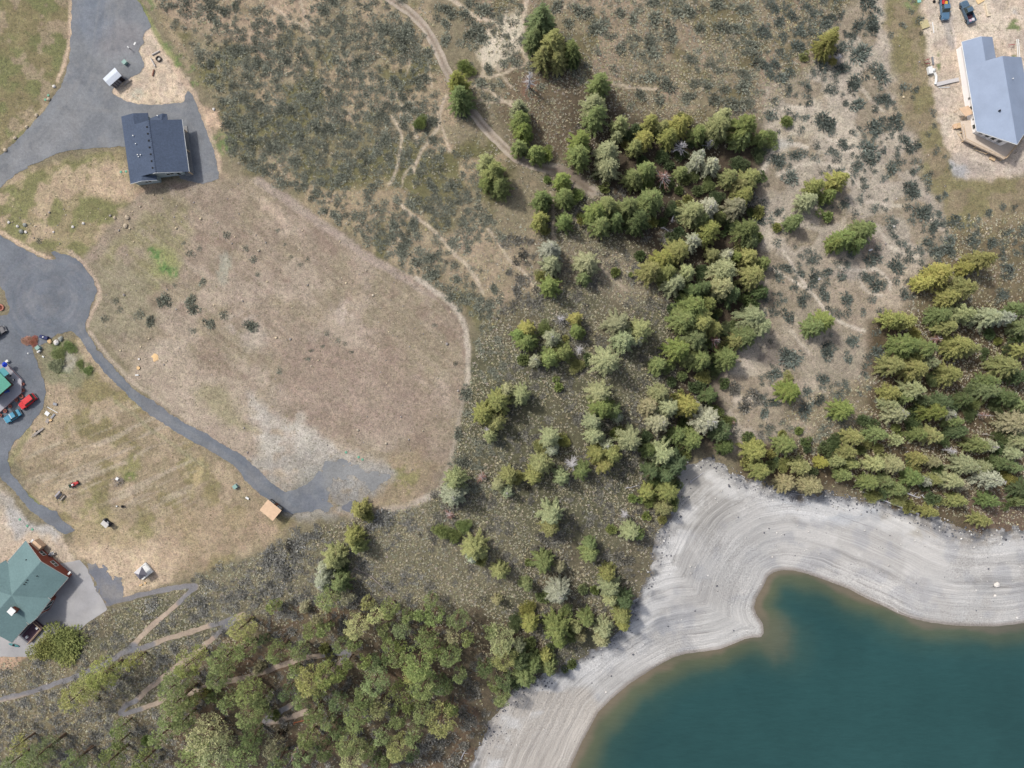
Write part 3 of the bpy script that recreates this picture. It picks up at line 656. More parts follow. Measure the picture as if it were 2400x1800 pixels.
by.poly(T(3, 2, 0, 1050, 400, 1000, 700, 1080, 1100, 1130, 1100, 1170, 600, 1200, 0, 1130), (200, 203, 206), 14, a=.7)
by.poly(T(3, 2, 1020, 1080, 1290, 1110, 1330, 1300, 1100, 1250, 980, 1150), (186, 180, 168), 9, a=.8)
by.poly(T(3, 2, 1300, 1150, 1640, 1200, 1700, 1260, 2212, 1240, 2300, 1300, 2212, 1360, 1500, 1330), (176, 168, 156), 12, a=.7, patch=(20, .44, .08))
by.poly(V(950, 1800, 1020, 1650, 1060, 1560, 1120, 1500, 1200, 1480, 1260, 1480, 1300, 1520, 1240, 1700, 1220, 1800), (198, 190, 179), 16, a=.85)
by.poly(T(2, 2, 1440, 640, 1520, 600, 1750, 580, 1840, 700, 1700, 660, 1560, 690, 1460, 760), (146, 128, 120), 7, a=.7, patch=(9, .5, .08))
by.poly(T(2, 3, 1750, 220, 2100, 200, 2170, 400, 2180, 520, 1900, 560, 1550, 560), (202, 200, 195), 16, a=.7)
by.poly(T(2, 3, 1250, 250, 1500, 200, 1650, 280, 1400, 500, 1000, 700, 800, 800, 900, 600), (160, 162, 166), 22, a=.55, patch=(26, .45, .1))
by.poly(T(3, 3, 1000, 0, 2212, 20, 2212, 420, 1600, 410, 1200, 340), (198, 197, 194), 22, a=.5, patch=(30, .46, .1))
by.mix(sstep(12, 30, fb)*sstep(78, 48, fb)*sstep(.40, .56, fbm(PX/70, PY/40, 181, 4))*.75, (222, 220, 216))
wet = sstep(1.3, .2, DW); by.mix(wet*.75, (140, 130, 120))
m, t, b = mat_new('beach_gravel')
co = geopos(t); col = N(t, 'ShaderNodeAttribute'); col.attribute_name = 'Col'; ds = N(t, 'ShaderNodeAttribute'); ds.attribute_name = 'dist'
nw = noise(t, .12, 3, .5, co)
dd = mathn(t, 'ADD', ds.outputs['Fac'], mapr(t, nw.outputs[0], 0, 1, -.9, .9))
sx = N(t, 'ShaderNodeSeparateXYZ'); t.links.new(co, sx.inputs[0])
al = mathn(t, 'MULTIPLY', mathn(t, 'ADD', sx.outputs[0], sx.outputs[1]), .035)
def strand(sc_, dd_):
    cb = N(t, 'ShaderNodeCombineXYZ'); t.links.new(mathn(t, 'MULTIPLY', dd_, sc_), cb.inputs[0]); t.links.new(al, cb.inputs[1])
    return noise(t, 1.0, 2, .55, cb.outputs[0]).outputs[0]
s1, s2, s3 = strand(.9, dd), strand(2.6, dd), strand(.33, dd)
brk = noise(t, .11, 3, .6, co); keep = mapr(t, brk.outputs[0], .38, .55, .45, 1.25)
fac0 = mathn(t, 'MULTIPLY', mathn(t, 'MULTIPLY', mapr(t, s1, .32, .68, .88, 1.11), mapr(t, s2, .34, .66, .91, 1.08)), mapr(t, s3, .35, .65, .93, 1.06))
fac = mathn(t, 'ADD', 1.0, mathn(t, 'MULTIPLY', mathn(t, 'SUBTRACT', fac0, 1.0), keep))
big = noise(t, .06, 3, .5, co); peb = noise(t, 2.4, 4, .75, co); peb2 = noise(t, 6.5, 2, .6, co)
pa = mapr(t, big.outputs[0], .42, .58, .25, 1.0)
pf = mathn(t, 'ADD', 1.0, mathn(t, 'MULTIPLY', pa, mathn(t, 'ADD', mapr(t, peb.outputs[0], .3, .7, -.32, .30), mapr(t, peb2.outputs[0], .3, .7, -.16, .16))))
line_ = mathn(t, 'MULTIPLY', mapr(t, s2, .60, .66, 0, .28), keep)
c = mult(t, mult(t, col.outputs['Color'], fac), pf)
c = mixc(t, line_, c, lin((214, 212, 208)))
c = mixc(t, mathn(t, 'MULTIPLY', mapr(t, s1, .34, .28, 0, .5), keep), c, lin((132, 128, 124)))
t.links.new(c, b.inputs['Base Color']); b.inputs['Roughness'].default_value = .9
bp = N(t, 'ShaderNodeBump'); bp.inputs['Strength'].default_value = .5; bp.inputs['Distance'].default_value = .3
t.links.new(mathn(t, 'ADD', peb.outputs[0], mathn(t, 'MULTIPLY', s1, 1.2)), bp.inputs['Height']); t.links.new(bp.outputs[0], b.inputs['Normal'])
sheet('beach', np.minimum(fb, DW+2.5), m, .04, by.c, DW)

# --- lake
wc = Canvas((45, 79, 79))
dn = -DW + 1.6*(fbm(PX/60, PY/60, 171, 3)-.5)*2
wm = .85 + .35*sstep(1750, 1450, PX)
wc.mix(sstep(13*wm, 4*wm, dn)*.55, (62, 86, 76)); wc.mix(sstep(7.5*wm, 1.8*wm, dn)*.8, (98, 102, 78)); wc.mix(sstep(2.4*wm, .3, dn)*.85, (124, 112, 96))
wc.ell(1812, 1490, 34, 44, (112, 104, 84), a=.7, soft=.7); wc.ell(1822, 1500, 62, 60, (72, 92, 80), a=.4, soft=.7)
wc.ell(1590, 1540, 60, 14, (88, 96, 74), a=.45, rot=-10, soft=.7)
wc.mix(sstep(.35, .75, fbm(PX/420, PY/300, 173, 3))*.3, (50, 83, 84))
m, t, b = mat_new('lake_water')
col = N(t, 'ShaderNodeAttribute'); col.attribute_name = 'Col'; co = geopos(t)
mp = N(t, 'ShaderNodeMapping'); mp.inputs['Rotation'].default_value = (0, 0, R(8)); mp.inputs['Scale'].default_value = (.35, 1.5, 1); t.links.new(co, mp.inputs[0])
wn = noise(t, .9, 4, .6, mp.outputs[0]); wn2 = noise(t, .05, 3, .5, co)
t.links.new(mult(t, col.outputs['Color'], mathn(t, 'MULTIPLY', mapr(t, wn.outputs[0], .3, .7, .94, 1.06), mapr(t, wn2.outputs[0], .35, .65, .92, 1.08))), b.inputs['Base Color'])
b.inputs['Roughness'].default_value = .12; b.inputs['IOR'].default_value = 1.33; b.inputs['Specular IOR Level'].default_value = .5
bp = N(t, 'ShaderNodeBump'); bp.inputs['Strength'].default_value = .25; bp.inputs['Distance'].default_value = .2; t.links.new(wn.outputs[0], bp.inputs['Height']); t.links.new(bp.outputs[0], b.inputs['Normal'])
Zs = Z.copy(); Z = np.full_like(Z, ZW); sheet('lake', -(DW-1.2), m, 0.0, wc.c, None, TRI); Z = Zs
# ------------------------------------------------------------ foliage meshes
def kites(Pb, D, W_, L, Wd, tint, bend=.15):
    """quads: base, side, tip, side"""
    D = D/np.maximum(np.linalg.norm(D, axis=1, keepdims=True), 1e-6); W_ = W_/np.maximum(np.linalg.norm(W_, axis=1, keepdims=True), 1e-6)
    L = L[:, None]; Wd = Wd[:, None]; dn = np.array([[0, 0, -1.0]])
    mid = Pb+D*L*.5
    v = np.stack([Pb, mid+W_*Wd*.5, Pb+D*L+dn*L*bend, mid-W_*Wd*.5], 1).reshape(-1, 3)
    f = np.arange(len(v)).reshape(-1, 4)
    return v, f, np.repeat(tint, 4)
def side_of(D, rng, flat=.35):
    up = np.tile([0, 0, 1.0], (len(D), 1))+rng.normal(0, flat, D.shape)
    return np.cross(D, up)
def fir_mesh(name, Rr, h, seed, mat, dens=1.0, open_=.0):
    rng = np.random.default_rng(seed); B = []; D = []; L = []; Wd = []; Tn = []
    nw = max(7, int(h/.62)); lop = rng.uniform(0, 6.28)
    for i in range(nw):
        t = (i+rng.uniform(0, .8))/nw; z = h*(.10+.88*t)
        prof = (1-t**1.35)**.8*(.72+.28*min(1, t/.12))
        nb = int(rng.integers(6, 9)*(1 if t < .8 else .75))
        az0 = rng.uniform(0, 6.28)
        for k in range(nb):
            az = az0+6.283*(k+rng.uniform(-.32, .32))/nb
            ln = Rr*prof*rng.uniform(.62, 1.12)*(1+.12*math.cos(az-lop))+.15
            if rng.random() < open_: continue
            ns = max(2, int(ln/.24*dens)); s = np.linspace(.18, 1, ns)
            rise = rng.uniform(.05, .3)-.45*(1-t)*.5
            dirn = np.array([math.cos(az), math.sin(az), 0.0]); perp = np.array([-dirn[1], dirn[0], 0.0])
            p = dirn[None]*(s*ln)[:, None]+np.array([[0, 0, z]])+np.stack([0*s, 0*s, rise*ln*s-.25*ln*s*s], 1)
            for sg in (-1, 1, 0):
                for rep in range(2):
                    q = p+rng.normal(0, .07, p.shape)
                    ang = (rng.uniform(.5, 1.1) if sg else rng.uniform(-.2, .2))*(sg if sg else 1)
                    d = dirn*math.cos(ang)+perp*math.sin(ang)
                    d = d[None]+rng.normal(0, .22, p.shape)
                    B.append(q); D.append(d)
                    ll = (.30+.26*(1-s)*min(ln, 2.2))*rng.uniform(.75, 1.3, ns)
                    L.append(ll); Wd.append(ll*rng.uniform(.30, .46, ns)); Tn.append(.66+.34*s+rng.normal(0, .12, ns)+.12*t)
    B = np.concatenate(B); D = np.concatenate(D)
    v, f, t = kites(B, D, side_of(D, rng), np.concatenate(L), np.concatenate(Wd), np.concatenate(Tn))
    return mesh_np(name, v, [f], mat, {'tint': t}, make=False)
def pine_mesh(name, Rr, h, seed, mat, nclump=60, fill=34, cs=.62):
    rng = np.random.default_rng(seed); B = []; D = []; L = []; Wd = []; Tn = []
    k = 0
    while k < nclump:
        t = rng.uniform(0, 1)**.8; az = rng.uniform(0, 6.28)
        prof = math.sqrt(max(0, 1-(2*t-.75)**2*.62)) if t > .3 else .62+.9*t
        r = Rr*prof*math.sqrt(rng.uniform(.12, 1.0)); z = h*(.32+.66*t)-.10*h*(r/Rr)**2
        c = np.array([r*math.cos(az), r*math.sin(az), z]); q = cs*rng.uniform(.75, 1.3)
        n = fill; d = rng.normal(0, 1, (n, 3)); d[:, 2] = np.abs(d[:, 2])*.8+.15; d[:, 0] += .5*math.cos(az); d[:, 1] += .5*math.sin(az)
        d /= np.linalg.norm(d, axis=1, keepdims=True)
        rad = rng.uniform(.25, .85, n)[:, None]*q
        B.append(c+d*rad*np.array([[1, 1, .6]])); D.append(d+rng.normal(0, .35, d.shape)); ll = rng.uniform(.22, .42, n)
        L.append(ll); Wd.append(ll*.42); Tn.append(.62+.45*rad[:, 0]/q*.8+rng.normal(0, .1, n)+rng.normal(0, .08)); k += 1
    B = np.concatenate(B); D = np.concatenate(D)
    v, f, t = kites(B, D, side_of(D, rng, .7), np.concatenate(L), np.concatenate(Wd), np.concatenate(Tn))
    return mesh_np(name, v, [f], mat, {'tint': t}, make=False)
def bush_mesh(name, seed, mat, n=900, L0=.34, flat=.75, wid=.4, lob=5):
    """leafy shrub, unit radius"""
    rng = np.random.default_rng(seed); cs = rng.normal(0, .36, (lob, 3)); cs[:, 2] = np.abs(cs[:, 2])*.7+.15
    c = cs[rng.integers(0, lob, n)]; d = rng.normal(0, 1, (n, 3)); d[:, 2] = np.abs(d[:, 2]); d /= np.linalg.norm(d, axis=1, keepdims=True)
    r = rng.uniform(.25, .55, n)[:, None]; B = (c+d*r)*np.array([[1, 1, flat]])
    ll = L0*rng.uniform(.6, 1.2, n)
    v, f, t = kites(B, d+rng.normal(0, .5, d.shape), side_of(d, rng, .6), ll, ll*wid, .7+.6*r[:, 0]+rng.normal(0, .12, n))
    return mesh_np(name, v, [f], mat, {'tint': t}, make=False)
def sage_arrays(seed, n=150):
    """radiating stiff stems with narrow leaves, unit radius"""
    rng = np.random.default_rng(seed); nc = 4; cc = rng.normal(0, .30, (nc, 3)); cc[:, 2] = 0
    k = rng.integers(0, nc, n)
    el = np.arccos(rng.uniform(0.05, .95, n)); az = rng.uniform(0, 6.283, n)
    d = np.stack([np.sin(el)*np.cos(az), np.sin(el)*np.sin(az), np.cos(el)*.85], 1)
    r0 = rng.uniform(.12, .5, n)[:, None]; B = cc[k]+d*r0
    ll = rng.uniform(.25, .5, n); wd = rng.uniform(.06, .13, n)
    return kites(B, d+rng.normal(0, .16, d.shape), side_of(d, rng, .5), ll, wd, .42+.75*r0[:, 0]/.5+rng.normal(0, .22, n), .05)
def sage_mesh(name, seed, mat, n=230):
    v, f, t = sage_arrays(seed, n); return mesh_np(name, v, [f], mat, {'tint': t}, make=False)
def twig_mesh(name, Rr, z0, z1, seed, mat, nb=26, up=.25, r0=.05, forks=3, conic=True):
    """bare radiating branches, each with side twigs"""
    rnd = random.Random(seed); mb = MB(); mb.bar((0, 0, z0-.2), (0, 0, z1), r0*1.2, r0*.4, 4)
    for i in range(nb):
        t = rnd.random(); z = z0+(z1-z0)*t; az = rnd.uniform(0, 6.28); ln = Rr*((1-.75*t) if conic else 1)*rnd.uniform(.5, 1.1)
        a = Vector((0, 0, z)); d = Vector((math.cos(az), math.sin(az), rnd.uniform(-.1, .1)+up)).normalized()
        m_ = a+d*ln*.55+Vector((rnd.gauss(0, .06), rnd.gauss(0, .06), 0))*ln; e = m_+(d+Vector((rnd.gauss(0, .3), rnd.gauss(0, .3), rnd.uniform(-.1, .3)))).normalized()*ln*.5
        mb.bar(a, m_, r0, r0*.7, 3); mb.bar(m_, e, r0*.7, r0*.2, 3)
        for k in range(forks):
            s = rnd.uniform(.3, 1.0); q = a+(m_-a)*s if s < .6 else m_+(e-m_)*(s-.5)
            f_ = (d+Vector((rnd.gauss(0, .7), rnd.gauss(0, .7), rnd.gauss(0, .3)))).normalized()
            mb.bar(q, q+f_*ln*rnd.uniform(.2, .42), r0*.5, r0*.15, 3)
    me = bpy.data.meshes.new(name); me.from_pydata(mb.v, [], mb.f); me.materials.append(mat); me.update(); return me
def trunk_mesh(name, h, r, seed, mat):
    rnd = random.Random(seed); mb = MB(); n = 5; p = Vector((0, 0, -.6)); k = 0
    for i in range(n):
        q = Vector((rnd.gauss(0, .04)*h*.12, rnd.gauss(0, .04)*h*.12, h*(i+1)/n))
        mb.bar(p, q, r*(1-i/n)+.03, r*(1-(i+1)/n)+.03, 6); p = q
    for i in range(12):                      # lower limbs
        z = h*rnd.uniform(.2, .8); az = rnd.uniform(0, 6.28); ln = r*9*(1-z/h)+.3
        mb.bar((0, 0, z), (math.cos(az)*ln, math.sin(az)*ln, z+ln*.15), r*.22, .02, 3)
    me = bpy.data.meshes.new(name); me.from_pydata(mb.v, [], mb.f); me.materials.append(mat); me.update(); return me

def foliage_mat(name, trans=.22):
    m = bpy.data.materials.new(name); m.use_nodes = True; t = m.node_tree; t.nodes.remove(t.nodes['Principled BSDF'])
    out = t.nodes['Material Output']; oi = N(t, 'ShaderNodeObjectInfo'); ti = N(t, 'ShaderNodeAttribute'); ti.attribute_name = 'tint'
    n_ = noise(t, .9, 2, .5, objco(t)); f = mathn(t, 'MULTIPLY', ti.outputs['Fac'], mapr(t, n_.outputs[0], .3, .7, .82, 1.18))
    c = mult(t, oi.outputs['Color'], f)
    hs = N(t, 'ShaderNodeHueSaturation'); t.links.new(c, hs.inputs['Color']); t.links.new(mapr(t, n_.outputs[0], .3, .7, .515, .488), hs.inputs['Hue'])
    d = N(t, 'ShaderNodeBsdfDiffuse'); tr = N(t, 'ShaderNodeBsdfTranslucent'); mx = N(t, 'ShaderNodeMixShader'); mx.inputs[0].default_value = trans
    t.links.new(hs.outputs[0], d.inputs[0]); t.links.new(hs.outputs[0], tr.inputs[0]); t.links.new(d.outputs[0], mx.inputs[1]); t.links.new(tr.outputs[0], mx.inputs[2]); t.links.new(mx.outputs[0], out.inputs[0])
    return m
FOL = foliage_mat('needles'); SAGEM = foliage_mat('sage_leaves', .1)
BARK = M('bark', (118, 98, 80), .9, .3, 3); BARE = M('weathered_wood', (200, 196, 196), .85, .15, 3); BARER = M('reddish_bare_wood', (165, 128, 116), .85, .2, 3)

FK = 1.9
SPEC = {'g': (108, 117, 76), 'y': (126, 127, 80), 'Y': (136, 134, 80), 'p': (138, 141, 104), 'd': (86, 97, 66), 'b': (114, 124, 76), 'w': (143, 146, 122), 't': (134, 130, 102)}
WORD = {'g': 'mid green', 'y': 'olive yellow', 'Y': 'golden yellow', 'p': 'pale sage green', 'd': 'dark green', 'b': 'bright green', 'w': 'greyish, bare topped', 't': 'tan tinged'}
# prototypes: (radius, height)
FIRS = {}; TRUNKS = {}
for cls, (r_, h_) in {'s': (1.25, 3.6), 'm': (2.1, 7.5), 'l': (3.1, 11.5)}.items():
    FIRS[cls] = [fir_mesh('crown', r_, h_, 100+7*k+ord(cls), FOL, (.85, 1.0, 1.15)[k % 3], (.05, .12, .2)[k % 3]) for k in range(9)]
    FIRS[cls+'o'] = [fir_mesh('crown', r_, h_, 300+7*k+ord(cls), FOL, .8, .16) for k in range(3)]
    TRUNKS[cls] = [trunk_mesh('trunk', h_*.97, .035*h_+.03, 11+k, BARK) for k in range(2)]
    FIRS['t'+cls] = [twig_mesh('bare_top', r_*.62, h_*.42, h_*1.03, 21+k, BARE, 46, .18, .035, 4) for k in range(3)]
PINES = {'m': [pine_mesh('crown', 2.0, 7.5, 500+k, FOL, 32+6*(k % 3), 34, .6+.05*(k % 3)) for k in range(7)], 'l': [pine_mesh('crown', 3.0, 12.0, 600+k, FOL, 60+12*(k % 4), 34, .66+.04*(k % 3)) for k in range(7)], 's': [pine_mesh('crown', 1.25, 4.2, 700+k, FOL, 20, 34, .5) for k in range(3)]}
PSZ = {'s': (1.25, 4.2), 'm': (2.0, 7.5), 'l': (3.0, 12.0)}; FSZ = {'s': (1.25, 3.6), 'm': (2.1, 7.5), 'l': (3.1, 11.5)}
BUSHL = [bush_mesh('foliage', 820+k, FOL, 3600, .15, .75, .45, 9) for k in range(3)]
BUSH = [bush_mesh('foliage', 800+k, FOL) for k in range(4)]
SNAGM = [twig_mesh('branches', 2.3, 2.2, 9.0, 31+k, BARE, 34, .22, .07, 4) for k in range(3)]; SNAGR = [twig_mesh('branches', 2.3, 1.5, 8.0, 41+k, BARER, 40, .1, .07, 4) for k in range(2)]
SNAGT = [trunk_mesh('trunk', 9.5, .26, 51+k, BARE) for k in range(2)]
SHRUBT = twig_mesh('branches', 1.0, 0.0, .5, 61, BARER, 40, .5, .035, 4, False)

# ------------------------------------------------------------ trees: x, y, crown width (enlarged-tile units), colour
TREES = []
def TL(c, r, s):
    for e in s.split(';'):
        a = e.split()
        if len(a) < 4: continue
        x, y = T(c, r, float(a[0]), float(a[1]))[0]
        TREES.append((x, y, float(a[2])/3.687, a[3]))
TL(0, 3, "2090 440 240 y;1650 740 270 y;1520 930 290 g;1930 720 270 g;1900 880 220 g;560 590 260 y;400 640 170 y;1160 730 150 y;900 840 260 y;780 930 270 y;660 1040 260 y;1040 1310 150 b;1030 1440 120 g;1400 1370 190 g;1270 1430 80 b;1560 1060 280 g;1500 1180 250 g;1590 1250 200 g;1790 1380 360 p;1700 1540 330 g;1880 1520 300 p;2100 1560 280 g;390 1500 230 g;290 1590 230 g;170 1450 150 y;650 1600 220 g;960 1590 230 g;1250 1590 190 g;1990 1080 180 g;2150 990 250 g;2160 1180 230 g;2180 1400 230 d;2120 620 190 g;120 1600 160 g")
TL(1, 3, "620 190 200 b;150 265 110 b;730 60 150 g;590 50 160 w;490 460 150 g;590 450 120 g;870 430 200 p;1160 280 170 g;1030 330 150 p;1310 340 110 b;1510 210 130 g;1540 340 170 b;1430 320 120 g;1740 370 190 g;1820 540 110 g;1250 450 150 g;1470 530 180 g;730 590 130 g;850 590 110 g;190 650 190 g;380 640 140 g;1150 570 130 g;1250 590 100 g;1670 680 190 g;1230 700 150 g;1400 760 280 g;1330 840 150 y;470 900 240 y;600 850 210 g;560 990 150 g;730 850 110 b;1030 900 240 g;1450 940 230 g;1240 1000 170 g;1590 930 160 d;1760 850 130 g;1650 960 110 g;700 1080 150 d;930 1050 180 g;1060 1130 170 y;1320 1100 120 g;870 1210 220 g;1600 1240 250 y;1440 1170 160 g;1690 1130 120 g;1230 1210 180 g;500 1190 150 g;620 1250 130 g;700 1330 120 d;390 1060 140 g;60 1050 180 g;50 1190 150 g;1090 1370 150 g;1370 1370 170 g;1230 1480 200 y;800 1430 200 g;840 1550 230 p;450 1400 150 g;410 1540 180 g;2120 560 230 p;2140 700 210 y;2150 900 150 d;2120 1040 150 g;1980 790 150 d;2030 480 120 g;200 1590 160 g;150 1470 150 t;1050 1620 150 d;1350 1530 110 d;600 1500 160 d;960 1500 130 g;1130 1580 110 g;260 1000 130 d;800 740 110 g;940 740 110 g;1100 460 100 g;1560 640 110 g;330 820 110 g")
TL(2, 3, "410 130 190 w;390 450 230 b;410 560 120 b;160 400 150 y;840 90 190 p;850 190 130 p;720 110 80 b;790 450 160 p;780 540 130 t;950 330 150 y;960 420 120 y;970 200 160 d;650 370 140 g;560 440 110 p;290 690 120 y;320 780 150 g;110 850 210 g;60 720 170 d;180 760 150 g;510 770 90 d;140 270 110 y;20 920 110 d;130 80 120 g;250 180 90 g;600 120 90 g;480 280 80 g;60 600 120 p")
TL(2, 2, "80 90 160 p;30 800 110 y;400 20 80 b;750 80 200 p;770 200 190 g;880 230 130 g;910 280 90 w;700 330 150 p;710 440 150 p;1020 480 190 p;920 410 90 g;740 600 150 y;850 600 160 y;800 690 150 y;810 530 120 w;320 460 160 p;240 540 100 y;440 490 110 y;350 570 110 w;250 680 180 p;190 790 130 y;600 740 140 g;430 800 130 p;1270 70 160 p;1190 190 140 t;1270 320 180 w;1350 200 170 p;1520 190 190 Y;1680 310 220 w;1550 480 190 g;1430 430 150 g;1740 230 110 b;1800 400 180 d;1840 540 130 d;1560 20 80 d;1700 100 130 d;1300 600 200 p;1180 570 130 d;1400 690 200 d;1200 760 130 d;1320 790 140 d;1230 850 110 d;1170 930 130 y;1350 930 190 y;1390 1010 100 b;1180 1020 100 b;1050 990 80 b;1300 1070 140 y;1290 1180 80 y;1160 1130 60 b;1860 320 100 b;870 1260 80 b;1030 1270 150 p;1090 1300 120 b;340 1130 190 p;340 1230 160 y;270 1540 170 g;150 1540 60 g;670 1460 140 b;670 1380 120 g;820 1640 130 y;2100 580 180 y;2150 740 150 y;2030 700 80 y;1630 20 80 d;1450 560 100 d;1400 860 110 d;1500 620 90 g")
TL(3, 2, "185 60 200 b;640 220 190 b;150 520 180 g;20 610 70 Y;40 700 80 b;290 710 170 y;460 680 130 Y;150 690 110 y;150 850 200 t;370 880 220 t;940 430 150 g;740 460 160 y;860 500 100 y;680 590 180 y;600 660 120 y;730 690 130 y;650 790 150 g;970 550 90 y;1110 480 100 p;920 690 180 p;1080 690 190 p;1290 430 140 g;1410 450 160 y;1240 340 110 d;1300 640 120 y;1250 740 110 y;1430 670 110 t;860 850 190 g;1010 840 120 g;1110 910 170 g;1250 810 180 g;1430 830 130 y;1350 840 90 w;1120 1000 110 y;1580 840 200 p;1660 870 150 t;1700 700 230 p;1860 720 140 p;1900 820 230 w;1800 530 160 g;1920 540 100 w;2000 680 160 d;2060 800 110 y;2190 900 220 d;1640 1000 150 y;1900 1010 170 g;1390 1100 140 y;1840 1170 140 y;1050 180 120 p;1110 250 190 w;1550 260 100 w;1430 240 190 g;1250 50 200 p;1500 150 140 d;1690 130 130 d;1890 60 180 g;1600 320 120 g;1640 400 140 d;2170 480 170 p;2120 600 140 p;2130 340 220 t;1520 470 110 d;1060 80 140 y;1180 120 120 g;2060 110 160 d;1350 150 120 d;2190 180 150 g;2120 720 140 g;2190 1000 120 g;1750 260 110 d;1010 640 90 y;800 560 80 g;1200 860 100 g;1480 740 100 d;260 400 70 b")
TL(3, 1, "820 330 210 g;640 400 190 b;770 450 120 b;580 440 130 b;340 80 180 p;520 30 120 b;510 210 90 b;230 250 140 g;70 300 70 y;390 1160 190 b;470 1120 190 b;1830 590 200 y;1700 660 130 Y;1480 700 220 Y;1340 790 140 Y;1660 840 220 y;1560 910 180 y;1080 1100 160 y;1190 1120 150 y;1480 1060 180 g;1670 1060 210 p;1530 1170 180 y;1900 1080 180 p;2030 1090 150 w;2160 1010 150 g;2180 1160 150 g;1180 1320 230 g;1340 1350 190 g;1070 1500 190 y;1260 1520 220 y;1390 1470 150 p;1640 1320 200 Y;1730 1350 150 y;1570 1570 180 y;2050 1500 210 y;2180 1370 130 y;2150 1600 140 d;170 1640 100 y;1430 1600 110 d;1280 1260 110 Y;1900 1640 150 g;1280 1420 120 y")
TL(2, 1, "260 60 140 g;240 240 130 y;450 260 130 b;280 340 60 y;450 40 150 b;560 30 110 b;330 500 170 w;350 620 170 p;650 620 180 p;620 740 120 g;260 740 100 y;330 810 160 b;910 690 80 b;1030 720 40 b;550 1090 120 Y;560 1190 120 b;60 1230 120 b;130 1190 130 Y;120 1290 150 b;270 1190 110 b;340 1260 130 w;470 1260 50 y;920 1140 200 p;1100 1190 200 p;960 1270 180 p;1090 1270 120 w;820 1460 210 p;1270 1490 130 b;320 1440 140 b;440 1390 140 b;200 1450 100 w;110 1440 90 g;560 1500 110 y;650 1430 70 d;720 180 190 b;820 120 180 y;760 290 170 b;1000 130 180 g;1190 80 210 g;1080 240 190 d;900 240 150 g;1560 180 190 p;1690 150 190 w;1630 240 150 g;1780 220 120 g;1940 130 160 t;2000 20 150 y;1700 340 180 y;1550 430 140 w;2020 330 190 g;2050 420 130 g;1430 520 200 y;1300 580 190 y;1200 680 190 y;1330 690 180 y;1400 780 180 p;1500 700 170 p;1820 690 220 p;1800 820 200 p;1890 880 180 d;2080 730 190 y;2040 560 160 y;1850 550 120 w;1740 540 120 y;2170 610 120 g;1930 570 120 g;1560 990 230 g;1690 960 140 g;1480 1110 220 g;1620 1130 230 y;1740 1180 160 y;1440 1360 200 b;1560 1270 220 g;1620 1440 190 g;1850 1430 190 g;1520 1430 130 g;1730 1470 110 d;2080 1080 190 p;2150 1160 190 p;2000 1250 190 g;1930 1290 130 y;1560 860 170 d;1650 830 150 d;2150 860 120 d;1450 330 90 d;1650 680 110 d")
TL(2, 0, "260 190 230 g;190 340 160 g;350 390 220 y;510 440 150 g;270 500 170 y;390 530 150 y;750 740 180 b;700 920 180 p;720 1000 190 g;60 940 130 p;70 1040 150 g;100 1130 150 b;60 1280 130 b;200 1330 140 b;280 1340 110 b;590 1220 180 b;580 1350 180 b;820 1330 190 p;840 1450 180 p;930 1080 140 p;900 1190 110 p;1150 1210 140 Y;1060 1280 130 y;1200 1060 130 y;1300 1100 120 y;1440 1090 160 Y;1480 1020 110 y;1350 1190 150 y;1600 1160 140 g;1780 1110 200 p;1820 1010 130 p;2010 1100 200 g;1990 1210 130 g;2150 1190 120 b;1160 1470 150 g;1040 1540 160 g;1150 1590 110 b;1460 1490 120 g;1570 1520 100 g;1600 1400 130 w;1620 1340 90 w;1720 1430 130 w;1870 1540 150 y;2060 1550 160 y;1970 1610 130 y;430 1560 130 b;300 1560 60 b;1250 1120 110 g;1720 1190 110 g;1900 1150 110 g;980 1160 100 d;1330 1600 110 d;520 540 100 d")
TL(1, 0, "1800 580 110 b;1740 720 170 y;1760 850 180 g;1410 1060 100 b;1990 1410 160 p;2060 1500 200 y;2110 1610 170 g;2000 1590 130 g")
TL(3, 0, "510 370 180 y;470 450 110 y;540 310 120 y;150 1050 90 b;20 1190 110 b;300 490 60 y;600 1560 190 Y;400 1620 150 y;560 540 60 Y")
TL(1, 2, "2090 140 190 y;1960 250 180 y;2080 330 150 y;2020 440 120 p;2160 60 130 p;1730 830 180 p;1720 950 190 w;1620 1280 110 b;1710 1320 110 b;1790 1230 110 b;900 1090 130 y;960 1140 110 y;850 1330 150 y;880 1400 130 y;1880 1420 200 y;1870 1500 110 w;2190 790 130 y;2090 870 110 p;2170 930 90 w;690 1500 190 y;590 1590 110 w;2110 1610 140 y;740 1600 110 d;1930 1520 100 y")
